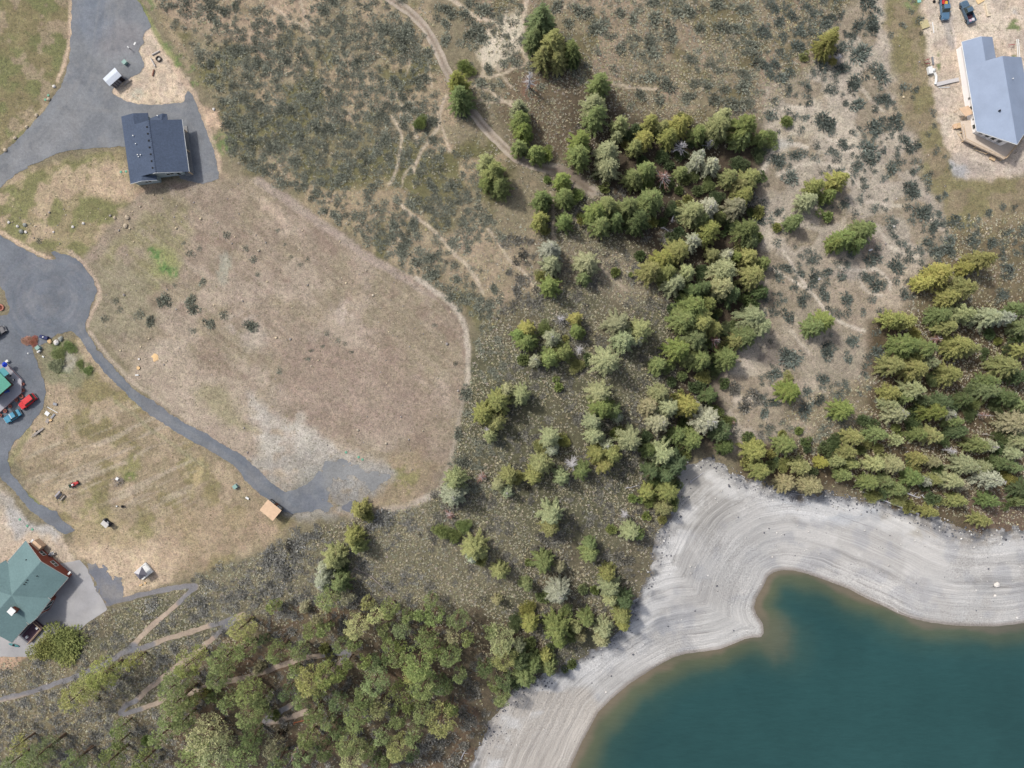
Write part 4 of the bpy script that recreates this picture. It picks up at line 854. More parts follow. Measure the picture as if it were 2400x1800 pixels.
SNAGS = [(T(2, 0, 150, 690)[0], 9, 2.0, 'w', 'tall white dead snag with forked top beside the pale clearing'), (T(2, 2, 520, 690)[0], 6.5, 2.3, 'w', 'white bare snag between two pale firs on the mid slope'),
    (T(2, 0, 1460, 1270)[0], 7, 2.2, 'w', "grey dead tree in the grove's upper edge gap"), (T(2, 0, 1310, 1530)[0], 7, 2.6, 'r', 'reddish bare snag in the dark gap of the grove'), (T(2, 0, 1700, 1240)[0], 5, 1.6, 'w', "small grey dead top in the grove's upper right part"),
    (T(2, 1, 1750, 1280)[0], 8, 2.0, 'r', "brown spiky snag inside the grove's southern crowns"), (T(2, 1, 580, 1360)[0], 3.5, 1.5, 'w', 'low white dead shrub skeleton in the bright thicket'),
    (T(2, 2, 970, 1120)[0], 5, 1.7, 'w', "thin grey snag on the slope left of the beach's narrow head"), (T(1, 3, 930, 240)[0], 3.5, 1.3, 'r', 'pinkish dead star shaped shrub above the pine wood'), (T(1, 3, 345, 1520)[0], 11, 1.6, 'r', 'tall dark dead pine with rusty top beside the lowest trail bend'),
    (T(3, 2, 1570, 575)[0], 6, 1.5, 'w', 'white leaning dead tree in the eastern wood'), (T(3, 2, 1870, 270)[0], 7, 1.2, 'r', 'brown bare pole snag in the eastern wood'), (T(3, 0, 610, 500)[0], 2.6, 1.3, 'w', 'lavender grey dead shrub among sagebrush under a yellow bush'),
    (T(3, 1, 1460, 1270)[0], 5, 1.7, 'r', 'grey brown bare tree between two crowns at the east wood edge'), (T(2, 1, 420, 1100)[0], 3.2, 1.4, 'w', 'grey dead shrub above the bright thicket'), (T(1, 2, 2000, 390)[0], 5, 1.2, 'w', 'bare white branches below the big olive crown by the oval field'),
    (T(1, 2, 1680, 1130)[0], 2.5, 1.6, 'r', "grey bare shrub by the oval field's lower rim"), (T(1, 2, 1950, 800)[0], 3.0, 1.8, 'r', 'mauve bare shrub right of the pale round fir'), (T(2, 2, 1910, 330)[0], 2.5, 1.0, 'r', 'small rusty red dead bush at the ravine mouth')]
_r = random.Random(77)
GRV = [V(1290, 330, 1400, 260, 1640, 260, 1650, 480, 1640, 640, 1590, 780, 1560, 900, 1500, 980, 1380, 960, 1400, 860, 1450, 760, 1440, 640, 1380, 560, 1260, 490), V(1600, 950, 1900, 900, 2010, 720, 2212, 700, 2212, 1120, 2060, 1120, 1800, 1050, 1640, 1010), V(700, 1280, 1050, 1300, 1300, 1180, 1380, 1280, 1300, 1380, 1160, 1440, 1080, 1540, 800, 1560, 420, 1560, 400, 1450)]
for gi_, (gp_, ng_) in enumerate(zip(GRV, (54, 36, 22))):
    k_ = 0
    while k_ < ng_:
        x_ = _r.uniform(min(p[0] for p in gp_), max(p[0] for p in gp_)); y_ = _r.uniform(min(p[1] for p in gp_), max(p[1] for p in gp_))
        if sdf(np.array([x_]), np.array([y_]), gp_, 10)[0] < 0: continue
        dmin = min((math.hypot(x_-q[0], y_-q[1])-q[2]*.5) for q in TREES)
        if dmin < 2: continue
        TREES.append((x_, y_, _r.uniform(17, 30), _r.choice('dddgyd' if gi_ != 2 else 'dgyt'))); k_ += 1
ANCH = [(1275, 90, 'beside the pale clearing up top'), (1080, 190, 'leaning over the dirt track'), (1060, 425, 'below the dirt track'), (1225, 290, 'above the track\'s lower bend'), (1390, 230, 'on the slope east of the track'),
 (1500, 300, 'along the grove\'s upper edge'), (1660, 300, 'at the grove\'s upper right edge'), (1350, 370, 'at the track\'s lower end'), (1260, 500, 'on the path fork under the track'), (1420, 500, 'in the grove\'s west lobe'), (1520, 410, 'in the grove\'s shaded middle'), (1690, 430, 'in the grove\'s east lobe'),
 (1660, 520, 'in the grove\'s upper centre'), (1580, 610, 'in the grove\'s left centre'), (1720, 620, 'in the grove\'s right centre'), (1300, 620, 'on the slope left of the grove'), (1620, 750, 'in the grove\'s lower part'), (1630, 830, 'at the grove\'s lower tip'), (1760, 770, 'at the grove\'s lower right'),
 (1240, 790, 'in the thicket right of the oval field'), (1330, 840, 'in the thicket\'s right half'), (1460, 790, 'on the tussock slope below the grove'), (1430, 850, 'on the tussock slope, lower'), (1160, 950, 'at the oval field\'s right rim'), (1410, 940, 'on the mid slope'), (1290, 1050, 'on the mid slope, left part'), (1430, 1060, 'on the mid slope, right part'),
 (1560, 950, 'above the beach\'s narrow head'), (1660, 990, 'at the ravine mouth'), (1550, 1090, 'left of the beach\'s narrow head'), (1560, 1180, 'where woods touch the upper beach'), (1300, 1210, 'alone on the lower slope'), (1480, 1250, 'near the beach\'s left bank'), (1280, 1320, 'on the lower slope'), (1390, 1310, 'on the lower slope near the beach'),
 (1070, 1170, 'below the pale rim of the oval field'), (850, 1210, 'under the asphalt pad'), (1110, 1290, 'in the centre bottom meadow'), (800, 1330, 'above the pine wood\'s left half'), (1310, 1400, 'near the beach, lower slope'), (1420, 1440, 'on the beach\'s left bank'), (1310, 1500, 'above the lower beach'), (1240, 1580, 'at the lower beach edge'),
 (1180, 1530, 'at the pine wood\'s right edge'), (760, 1400, 'in the pine wood\'s top left'), (900, 1440, 'in the pine wood\'s top middle'), (1040, 1450, 'in the pine wood\'s top right'), (730, 1500, 'in the pine wood, upper left'), (850, 1500, 'in the pine wood, upper middle'), (1000, 1560, 'in the pine wood, right of centre'), (740, 1600, 'in the pine wood, left of centre'), (880, 1610, 'in the pine wood\'s centre'), (950, 1700, 'in the pine wood\'s lower right'), (820, 1750, 'in the pine wood\'s lower edge'), (700, 1750, 'at the bottom, right of the rusty snag'), (620, 1650, 'by the lowest trail bend'),
 (540, 1510, 'by the upper switchback end'), (430, 1600, 'over the middle trail leg'), (520, 1700, 'under the lower trail leg'), (460, 1780, 'at the bottom edge, left half'), (150, 1520, 'beside the green roofed house'), (220, 1600, 'below the long left trail'), (310, 1730, 'at the bottom, left quarter'), (100, 1770, 'in the lower left corner'), (600, 1580, 'at the pine wood\'s left edge'),
 (1940, 110, 'among sagebrush left of the pale house'), (1900, 20, 'at the top, right quarter'), (1960, 430, 'on the upper sandy slope'), (1840, 280, 'at the sandy slope\'s left rim'), (1880, 480, 'in the sandy slope\'s upper left'), (2000, 560, 'in the middle of the sandy slope'), (1920, 760, 'on the lower sandy slope'), (1850, 920, 'above the eastern wood\'s left end'), (1970, 960, 'on the tussocks left of the eastern wood'),
 (2240, 640, 'at the top of the eastern wood'), (2110, 760, 'at the eastern wood\'s upper left'), (2220, 740, 'in the eastern wood\'s upper part'), (2340, 750, 'at the right edge, upper wood'), (2150, 830, 'in the eastern wood\'s big left clump'), (2260, 820, 'in the eastern wood\'s middle clump'), (2370, 850, 'at the right edge, middle wood'), (2110, 940, 'at the wood\'s left, mid height'), (2220, 960, 'in the eastern wood\'s shady centre'), (2340, 960, 'at the right edge, lower wood'),
 (1850, 1060, 'in the row above the beach, left end'), (1900, 1130, 'overhanging the upper beach edge'), (1980, 1060, 'in the row above the beach, left part'), (2060, 1030, 'in the row above the beach'), (2080, 1100, 'in the row above the beach, lower'), (2160, 1070, 'in the middle of the row above the beach'), (2140, 1140, 'above the long fallen log'), (2260, 1080, 'in the row above the beach, right part'), (2350, 1080, 'at the right edge above the beach'), (2240, 1180, 'at the wood\'s foot near the beach')]
ORD = ['leftmost', 'second from left', 'third from left', 'fourth from left', 'fifth from left', 'sixth from left', 'seventh from left', 'eighth from left', 'ninth from left', 'tenth from left', 'eleventh from left', 'twelfth from left']
recs = []
for (x, y, wd, c) in TREES:
    pine = (y > 1375 and x < 1190) and wd > 24
    if x < 200 and y < 1545: pine = False
    kind = 'pine_tree' if pine else ('green_bush' if ((wd < 31 and c in 'bydgY') or (x < 200 and y < 1545)) else 'fir_tree')
    sz = 'small' if wd < 36 else ('medium' if wd < 54 else 'large')
    an = min(range(len(ANCH)), key=lambda i: (ANCH[i][0]-x)**2+(ANCH[i][1]-y)**2)
    recs.append([x, y, wd, c, kind, sz, an])
keyed = {}
for r_ in recs: keyed.setdefault((r_[6], r_[5], r_[3], r_[4]), []).append(r_)
lab = {}
for k, l in keyed.items():
    l.sort(key=lambda q: q[0])
    for i, q in enumerate(l):
        nm = {'pine_tree': 'pine', 'fir_tree': 'fir', 'green_bush': 'bush'}[q[4]]
        s_ = f"{q[5]} {WORD[q[3]]} {nm} {ANCH[q[6]][2]}"
        if len(l) > 1: s_ += ', ' + ORD[min(i, 11)]
        lab[id(q)] = s_
def tint(c, rnd, k=FK):
    j = rnd.gauss(0, .09); a = lin(SPEC[c], 1.0)
    return (max(.01, a[0]*k*KA*(1+j+rnd.gauss(0, .03))), max(.01, a[1]*k*KA*(1+j)), max(.008, a[2]*k*KA*(1+j+rnd.gauss(0, .08))), 1)
rnd = random.Random(7)
for q in recs:
    x, y, wd, c, kind, sz, an = q
    D_ = wd*S*((1.14 if wd < 34 else (1.26 if x < 1800 else (1.10 if y < 1060 else .96))) if not kind == 'pine_tree' else (.96 if x > 640 else .86))                                 # crown diameter, metres (slightly nearer the camera)
    if kind == 'green_bush':
        hh = min(D_*.85, 2.8); px_, py_, pz_ = at(x, y, hh*.4); nm = 'green_bush'; cat = 'bush'; grp = 'green bushes on the slopes'
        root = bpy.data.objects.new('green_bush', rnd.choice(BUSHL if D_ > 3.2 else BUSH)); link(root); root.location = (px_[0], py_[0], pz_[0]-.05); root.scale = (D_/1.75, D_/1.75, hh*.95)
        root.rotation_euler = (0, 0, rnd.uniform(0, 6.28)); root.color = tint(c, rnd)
    else:
        hh = (1.45*D_+1.4)*rnd.uniform(.9, 1.1); hh = min(hh, 14)
        if kind == 'pine_tree': hh = min(hh*1.1+1.5, 15)
        cl = 's' if D_ < 3.3 else ('m' if D_ < 5.0 else 'l')
        px_, py_, pz_ = at(x, y, hh*(.60 if kind == 'pine_tree' else .45))
        root = empty(kind, (px_[0], py_[0], pz_[0]-.1), rnd.uniform(0, 6.28))
        if kind == 'pine_tree': me = rnd.choice(PINES[cl]); r0, h0 = PSZ[cl]; cat = 'pine tree'; grp = 'pines in the lower wood'
        else:
            me = rnd.choice(FIRS[cl+('o' if c in 'wp' and rnd.random() < .5 else '')]); r0, h0 = FSZ[cl]; cat = 'fir tree'; grp = 'firs on the slopes and in the grove'
        s_ = D_/2/r0*1.04; root.scale = (s_*rnd.uniform(.94, 1.08), s_*rnd.uniform(.94, 1.08), hh/h0)
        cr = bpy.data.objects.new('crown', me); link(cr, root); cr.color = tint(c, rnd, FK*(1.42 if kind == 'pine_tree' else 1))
        tr_ = bpy.data.objects.new('trunk', rnd.choice(TRUNKS[cl])); link(tr_, root)
        if c == 'w' and kind == 'fir_tree':
            bt = bpy.data.objects.new('bare_top', rnd.choice(FIRS['t'+cl])); link(bt, root)
    tag(root, lab[id(q)], cat, grp)
for (p, hh, rr_, c, lb) in SNAGS:
    x, y, z = at(p[0], p[1], hh*.5); root = empty('dead_tree', (x[0], y[0], z[0]), rnd.uniform(0, 6.28)); root.scale = (rr_/2.3*1.15, rr_/2.3*1.15, hh/9.5)
    link(bpy.data.objects.new('branches', rnd.choice(SNAGM if c == 'w' else SNAGR)), root); link(bpy.data.objects.new('trunk', rnd.choice(SNAGT)), root)
    tag(root, lb, 'dead tree', 'dead trees')

# ------------------------------------------------------------ sagebrush
rng = np.random.default_rng(3)
def scatter(step, jit=.5, x0=-20, y0=-20, x1=2420, y1=1820):
    xs, ys = np.meshgrid(np.arange(x0, x1, step), np.arange(y0, y1, step)); xs = xs.ravel().astype(float); ys = ys.ravel().astype(float)
    ys = ys + 0
    return xs+rng.uniform(-jit, jit, xs.shape)*step*1.3, ys+rng.uniform(-jit, jit, ys.shape)*step*1.3
def roadmask(x, y, mrg=3.0):
    m = np.zeros(x.shape, bool)
    for p in (ASPH1, ASPH2, PAD, CONC, BEACH, LOT): m |= sdf(x, y, p, 40) > -mrg
    for p, w__ in PTH: m |= dline(x, y, smooth(p), 30) < w__*.62
    m |= dline(x, y, TRACK, 60) < 11; m |= dline(x, y, TR1, 60) < 7; m |= dline(x, y, TR2, 60) < 7; m |= dline(x, y, TR3, 60) < 7
    return m
PATHS = [T(1, 0, 1640, -20, 1740, 30, 1830, 110, 1930, 160, 2050, 180, 2120, 230), T(1, 0, 1640, 840, 1600, 930, 1580, 1080, 1440, 1280, 1360, 1480), T(1, 0, 1180, 1010, 1260, 1200, 1210, 1480, 1140, 1590), T(1, 1, 1260, 100, 1500, 290, 1700, 520, 1900, 760), T(3, 1, 130, 500, 310, 800, 480, 1010, 830, 1200)]
# hand placed bushes on the open ground: x y width
HS = []
def HL(c, r, s):
    for e in s.split(';'):
        a = [float(v) for v in e.split()]; x, y = T(c, r, a[0], a[1])[0]; HS.append((x, y, a[2]/3.687*1.1))
HL(3, 0, "1170 220 75;790 460 190;760 700 150;730 760 120;985 640 180;545 765 95;1005 850 120;770 900 130;355 720 65;325 820 60;245 820 60;310 1010 95;480 1040 150;540 1080 120;545 1150 90;290 1120 75;200 1200 65;420 1255 75;645 1240 105;525 1305 90;740 1150 80;940 1090 170;1090 1020 120;1110 1080 100;1070 1160 70;1180 1200 110;1230 1280 120;1300 1255 90;860 1290 170;880 1360 120;780 1425 110;1070 1445 130;1375 1545 95;1220 1630 150;80 1360 130;90 1430 110;240 1340 110;300 1320 90;180 1440 70;400 1375 85;630 1470 90;210 1560 140;470 570 130;650 590 130;640 400 110;860 30 180;780 230 120;930 230 110;900 170 120;500 210 110;560 150 100;100 200 110;210 130 120;290 280 110;260 400 120;130 300 90;60 560 120;110 680 130;30 640 110;170 520 90;190 620 100;160 980 90;240 1000 80;30 1000 110;60 880 90;640 120 90;420 110 90;330 60 90;60 60 100;960 100 90;720 320 80")
HL(3, 1, "1230 20 150;1330 180 170;1380 150 110;1210 130 90;1240 240 90;1050 230 80;1060 290 90;1090 370 80;1180 450 90;1620 230 110;1660 290 90;1430 290 110;1600 400 100;1760 410 110;1930 440 110;1380 430 110;1310 490 90;1460 520 120;1580 520 120;900 580 150;1110 650 150;1230 580 90;1130 545 70;160 660 110;230 820 90;400 730 110;510 690 100;640 730 110;490 780 90;860 730 110;930 780 130;1110 770 90;1220 760 90;500 900 110;680 910 120;300 940 120;350 900 80;600 1050 80;820 1040 80;690 1040 90;730 1300 110;780 1260 80;540 1370 140;510 1330 110;870 1420 90;700 1440 100;230 1430 200;180 1400 130;950 1350 110;480 1610 110;60 1570 130;190 1080 130;420 540 90;350 580 80;580 620 60;680 620 60;2080 660 110;2190 310 90;790 60 90;740 190 80;640 110 110;900 920 90;80 440 90;60 640 90;100 740 100;2040 880 100;1870 520 70;1180 880 100;1250 900 80;970 1020 70;620 600 60")
HL(3, 2, "330 220 170;320 70 110;450 130 110;60 160 110;120 320 60;240 390 90;180 370 80;530 320 90;420 470 90")
HL(2, 0, "380 60 130;260 90 130;130 160 70;80 60 60;20 200 80;30 290 50;120 320 90;20 460 90;500 200 110;560 90 130;670 120 110;500 50 70;770 230 180;700 240 110;920 110 110;1040 160 110;1090 90 90;1230 160 150;1220 20 110;1500 80 170;1560 110 120;1410 100 90;1740 60 140;1780 20 120;2010 80 150;1370 270 150;1390 330 110;1190 360 120;1640 220 130;1810 230 140;1950 250 150;1880 260 110;940 430 110;740 430 90;1210 440 120;1370 420 80;1020 340 80;1100 470 90;1280 550 90;1550 500 100;1610 440 90;1740 580 90;2010 640 120;1200 660 130;1040 660 80;1350 730 150;1330 670 90;1580 720 100;1110 820 120;1280 860 120;1030 910 80;1540 820 110;1680 760 100;1840 770 110;2010 730 160;2130 780 90;1760 870 130;1910 900 140;2060 900 100;2120 530 150;2180 560 100;2060 390 130;1930 370 90;2160 270 130;250 750 90;890 600 90;640 560 90;150 800 90;1080 320 90;560 1090 60;1280 330 90;840 320 70")
HL(1, 0, "2010 600 110;2140 550 90;1930 710 110;2050 740 80;2110 710 90;1960 820 70;2020 860 80;2080 860 70;1900 240 160;1840 290 110;1960 300 130;2020 210 80;2050 290 70;2150 460 70;1700 130 100;1640 80 120;1780 130 110;1840 170 90;1960 80 160;1840 30 100;1960 60 90;1640 350 110;1760 370 90;1560 150 90;1300 260 130;1190 290 110;1250 340 90;1080 310 80;1820 1010 110;1860 560 60;1640 210 100;1580 60 90")
HL(0, 1, "1960 370 80;2120 480 60;1645 540 70;1720 490 50;1740 780 80;1390 950 120;1430 930 100;1640 930 100;1660 990 110;1200 1060 90;1290 1120 100;1820 1140 110;1930 1070 90;2150 1160 110;2180 1140 90;1660 1200 60;2190 580 80;330 420 60;1580 440 40;1500 810 40;990 940 60;1030 1020 60;900 1090 70;180 340 55")
HL(1, 1, "180 330 45;250 450 35;300 560 40;435 580 45;375 620 45;10 710 50;610 1220 50;700 1280 45;770 1310 40;480 1370 40;195 1545 60;450 1445 50;1540 1155 45;1725 1480 50;820 1380 40;570 1330 40")
HL(1, 2, "1050 1180 200;1110 1140 130;980 1220 110;1730 1050 120;330 1250 80;360 1380 160;290 1400 120;430 1330 100;530 1300 100;1740 420 110;1790 90 130;1800 680 110;1330 1180 80;1540 1340 90;120 1500 150;200 1560 130;60 1540 120;260 1630 150;330 1500 110;1880 900 110;1960 1020 90")
HL(1, 3, "870 180 150;920 280 110;830 270 90;1000 100 90;1130 80 120;1500 110 130;1630 190 90;320 210 100;230 280 110;190 330 90;280 330 90;200 130 110;60 150 120;110 60 100;180 520 90;750 400 120;300 480 110;1110 640 80;1860 980 120;1900 1030 110;1790 1200 120;1850 1250 100;1500 1400 150;1600 1450 130;1430 1480 110;1700 1400 130;1800 1300 110;1560 1550 130;1650 1620 130;1780 1480 120;1350 1600 120;1450 1620 110;1720 1560 110;1850 1380 80;230 1340 90;1830 920 70;1970 1180 80")
HL(0, 3, "1730 250 130;1760 300 110;1990 190 100;2100 160 110;2130 60 90;1930 200 90;1290 280 110;1270 360 90;1390 470 90;1700 370 90;1640 370 80;1480 410 80;1370 650 90;1500 620 110;1420 720 120;1370 740 90;1630 580 90;1900 570 80;700 700 90;420 860 80;900 610 80;450 1020 90;330 1050 80;460 1140 80;250 1120 70;840 1100 80;930 1200 80;740 1240 80;930 1310 90;1170 1350 90;1230 1350 90;820 1380 110;620 1440 90;350 1430 90;230 1520 90;560 1550 110;860 1560 100;1470 1410 80;1380 1490 60;1460 1540 80;1050 1560 90;310 1280 90;520 1220 80;1330 1190 90;1100 880 90;1780 100 90;2190 260 80;1850 90 80;1620 240 80;1750 1070 90;290 1390 70;640 880 70;1000 500 60;1090 430 60")
HL(2, 1, "80 560 110;30 590 90;40 860 110;130 730 90;60 780 90;220 930 110;400 1100 130;160 960 90;20 960 90;140 420 90;60 420 110;600 1290 130;2080 40 120;2110 160 150;2150 250 110;2180 100 90;560 1340 90;90 1390 100;290 1390 80;270 1560 90;190 1560 80;1260 1370 110;190 550 70;130 800 60")
HL(2, 2, "230 1420 110;310 1350 130;250 1310 100;380 1300 100;190 1440 90;2100 100 150;2000 180 130;1920 30 130;2180 250 110;560 290 110;480 210 80;880 900 90;900 1490 120;1000 1520 120;1180 1260 80;1940 420 90;2080 640 90")
# dense sagebrush field: packed at random
DS = V(470, 230, 420, 130, 340, 10, 300, -30, 860, -30, 950, 120, 960, 200, 960, 300, 1080, 380, 1030, 440, 1120, 520, 1170, 640, 1120, 700, 1010, 690, 940, 620, 860, 575, 780, 520, 700, 460, 640, 415, 560, 380, 500, 350)
xs, ys = scatter(12.6); m_ = sdf(xs, ys, DS, 30) > 2; xs, ys = xs[m_], ys[m_]
dens = fbm(xs/55, ys/55, 211, 3); core = sdf(xs, ys, V(480, 240, 460, 180, 560, 60, 700, 60, 900, 40, 930, 130, 920, 260, 880, 330, 780, 380, 700, 450, 600, 390, 500, 340), 60)
edge = sdf(xs, ys, V(560, 370, 660, 430, 760, 510, 860, 570, 960, 630, 1010, 690, 1100, 700, 1000, 600, 800, 480, 640, 360), 60)
pr = np.clip(.55+.5*sstep(-40, 40, core)+.45*sstep(-20, 15, edge)+(dens-.5)*2.2, 0, 1)
k_ = rng.uniform(0, 1, len(xs)) < pr; k_ &= ~roadmask(xs, ys)
for p in PATHS: k_ &= dline(xs, ys, p, 60) > 7
xs, ys = xs[k_], ys[k_]
DSZ = np.clip(rng.normal(19.5, 5.5, len(xs)), 10, 34)
# thinner cover on the upper hill and elsewhere
xs2, ys2 = scatter(13.5); up = sdf(xs2, ys2, UPHILL, 40) > 6
oth = (sdf(xs2, ys2, HILLW, 40) > 0) & (fbm(xs2/40, ys2/40, 213, 3) > .52); sl_ = (sdf(xs2, ys2, SLOPE, 40) > 4) & (fbm(xs2/35, ys2/35, 214, 3) > .60)
le = (sdf(xs2, ys2, V(400, 1250, 640, 1150, 760, 1180, 900, 1300, 700, 1330, 500, 1350, 380, 1420, 200, 1500, -20, 1500, -20, 1660, 300, 1660, 420, 1400), 40) > 0) & (fbm(xs2/45, ys2/45, 215, 3) > .38)
ll_ = (sdf(xs2, ys2, V(-20, 1480, 300, 1480, 350, 1680, -20, 1680), 40) > 0) & (fbm(xs2/45, ys2/45, 217, 3) > .5)
ri = (sdf(xs2, ys2, V(1960, 460, 2220, 440, 2220, 700, 2000, 620), 40) > 0) & (fbm(xs2/40, ys2/40, 218, 3) > .54)
k_ = ((up & (fbm(xs2/50, ys2/50, 219, 3) > .53)) | oth | le | ll_ | ri | sl_) & ~roadmask(xs2, ys2) & (rng.uniform(0, 1, len(xs2)) < .75)
xs2, ys2 = xs2[k_], ys2[k_]; SZ2 = np.clip(rng.normal(16.5, 5, len(xs2)), 8, 28)
hs = np.array(HS)
ax = np.concatenate([hs[:, 0], xs, xs2]); ay = np.concatenate([hs[:, 1], ys, ys2]); az_ = np.concatenate([hs[:, 2], DSZ, SZ2])
hand = np.concatenate([np.ones(len(hs), bool), np.zeros(len(xs)+len(xs2), bool)])
inside = (ax > -8) & (ax < 2408) & (ay > -8) & (ay < 1808)
# the 300 that show largest stand alone
order = np.argsort(-(az_*inside)); top300 = np.zeros(len(ax), bool); top300[order[:300]] = True
wx_, wy_, wz_ = at(ax, ay, .3)
def sagecol(x, y, r_):
    """silvery in the open, slightly browner on the middle and lower hill"""
    a = np.array(lin((127, 130, 116), 1.0))*(1+r_*.22)
    if y > 1150 or (x > 1180 and 250 < y) and x < 1800: a = np.array(lin((122, 120, 112), 1.0))*(1+r_*.28)
    if x > 1780 and y < 1000: a = np.array(lin((106, 113, 105), 1.0))*(1+r_*.2)
    if x < 1000 and y > 1150: a = np.array(lin((134, 133, 127), 1.0))*(1+r_*.3)
    return a*KA*1.25
SM = [sage_mesh('foliage', 900+k, SAGEM, 260) for k in range(6)]
SREG = [((-20, -20, 560, 600), 'by the left upper driveways'), ((560, -20, 760, 150), "in the sandy top left corner"), ((760, -20, 1010, 200), 'left of the dirt track'), ((-20, 600, 620, 820), "on the oval field's left"), ((400, 150, 760, 420), 'right of the blue roofed house'), ((760, 200, 1010, 420), 'below the dirt track'),
 ((600, 420, 900, 640), "along the oval's upper rim"), ((900, 420, 1200, 800), "above the oval's right rim"), ((1010, -20, 1260, 250), 'around the pale clearing'), ((1260, -20, 1500, 160), 'on the top hill, left'), ((1500, -20, 1800, 160), 'on the top hill, right'), ((1200, 160, 1560, 300), 'between track and grove'), ((1560, 160, 1800, 300), 'on the hill above the grove'),
 ((1800, -20, 2100, 150), "left of the pale house"), ((1800, 150, 1960, 300), 'on the upper sandy slope, left'), ((1960, 150, 2160, 300), 'on the upper sandy slope, right'), ((1800, 300, 1960, 440), 'on the bare slope, left'), ((1960, 300, 2240, 440), 'on the bare slope, right'), ((1800, 440, 2020, 600), 'around the mid slope bushes'), ((2020, 440, 2240, 600), 'above the east wood'), ((2240, 440, 2420, 700), 'in the right meadow'),
 ((1800, 600, 1960, 720), 'by the thin footpath'), ((1960, 600, 2160, 760), 'right of the thin footpath'), ((1760, 720, 2160, 900), 'on the lower sandy slope'), ((1700, 900, 2060, 1060), "right of the ravine mouth"), ((600, 820, 1200, 1180), 'at the oval field rim'), ((600, 1180, 900, 1360), 'below the asphalt pad'), ((900, 1100, 1240, 1460), 'on the centre bottom slope'), ((1100, 300, 1500, 820), 'on the slope left of the grove'), ((1200, 820, 1700, 1460), 'on the mid slope'), ((380, 1330, 640, 1540), 'by the switchback trails'), ((600, 1330, 900, 1560), 'above the pine wood'), ((980, 1560, 1300, 1820), "between pines and lower beach"), ((-20, 1330, 380, 1640), 'left of the switchback trails'), ((-20, 1600, 640, 1820), 'at the lower left corner')]
idx = np.where(top300)[0]; srec = []
for i in idx:
    rg = next((r_[1] for r_ in SREG if r_[0][0] <= ax[i] < r_[0][2] and r_[0][1] <= ay[i] < r_[0][3]), 'on the hillside')
    wdm = az_[i]; szw = 'big' if wdm > 38 else ('mid sized' if wdm > 27 else 'small'); srec.append((i, rg, szw))
ks = {}
for s_ in srec: ks.setdefault((s_[1], s_[2]), []).append(s_)
for (rg, szw), l in ks.items():
    l.sort(key=lambda s_: ax[s_[0]])
    for j, (i, _, _) in enumerate(l):
        o = bpy.data.objects.new('sagebrush', SM[i % 6]); link(o); o.location = (wx_[i], wy_[i], wz_[i]-.05)
        r1 = az_[i]*S/2*1.02; o.scale = (r1, r1*rnd.uniform(.85, 1.1), min(1.5, r1*.75)); o.rotation_euler = (0, 0, rnd.uniform(0, 6.28))
        cc_ = sagecol(ax[i], ay[i], rnd.gauss(0, 1)*.7); o.color = (*np.clip(cc_, .01, 1), 1)
        s_ = f"{szw} grey green sagebrush {rg}"
        if len(l) > 1: s_ += ', '+(ORD[j] if j < 12 else 'further right')
        tag(o, s_, 'sagebrush', 'sagebrush bushes' if (len(l) == 1 or j < 12) else f'{szw} sagebrush {rg}, further right')
def merge(name, arrs, x, y, z, s, sz, rot, colr, mat):
    """bake many small plants into one mesh; arrs: list of (v,f,t)"""
    n = len(x); pick = rng.integers(0, len(arrs), n); VV = []; FF = []; TT = []; CC = []; off = 0
    for k, (v, f, t) in enumerate(arrs):
        ii_ = np.where(pick == k)[0]
        if not len(ii_): continue
        c_, s_ = np.cos(rot[ii_])[:, None], np.sin(rot[ii_])[:, None]
        xx = (v[None, :, 0]*c_-v[None, :, 1]*s_)*s[ii_][:, None]+x[ii_][:, None]; yy = (v[None, :, 0]*s_+v[None, :, 1]*c_)*s[ii_][:, None]+y[ii_][:, None]
        zz = v[None, :, 2]*sz[ii_][:, None]+z[ii_][:, None]
        VV.append(np.stack([xx, yy, zz], 2).reshape(-1, 3)); nv = len(v)
        FF.append((f[None]+(np.arange(len(ii_))*nv)[:, None, None]).reshape(-1, f.shape[1])+off); off += nv*len(ii_)
        CC.append((colr[ii_][:, None, :]*np.clip(t, .3, 1.6)[None, :, None]).reshape(-1, 3))
    return mesh_np(name, np.concatenate(VV), [np.concatenate(FF)], mat, {'Col': np.concatenate(CC)})
def colmat(name, trans=0.12):
    m = bpy.data.materials.new(name); m.use_nodes = True; t = m.node_tree; b = t.nodes['Principled BSDF']
    a = N(t, 'ShaderNodeAttribute'); a.attribute_name = 'Col'; n_ = noise(t, 1.5, 2, .5, geopos(t))
    t.links.new(mult(t, a.outputs['Color'], mapr(t, n_.outputs[0], .3, .7, .85, 1.15)), b.inputs['Base Color']); b.inputs['Roughness'].default_value = .9; b.inputs['Specular IOR Level'].default_value = .1
    return m
PLM = colmat('plant_colours')
rest = ~top300; n_ = rest.sum()
cr_ = np.array([sagecol(a, b, c) for a, b, c in zip(ax[rest], ay[rest], rng.normal(0, .8, n_))])
o = merge('sagebrush_cover', [sage_arrays(950+k, 120) for k in range(5)], wx_[rest], wy_[rest], wz_[rest]-.04, az_[rest]*S/2*1.05, np.minimum(1.1, az_[rest]*S/2*.8), rng.uniform(0, 6.28, n_), cr_, PLM)
tag(o, 'smaller grey green sagebrush covering the hillsides', 'sagebrush', kind='stuff')

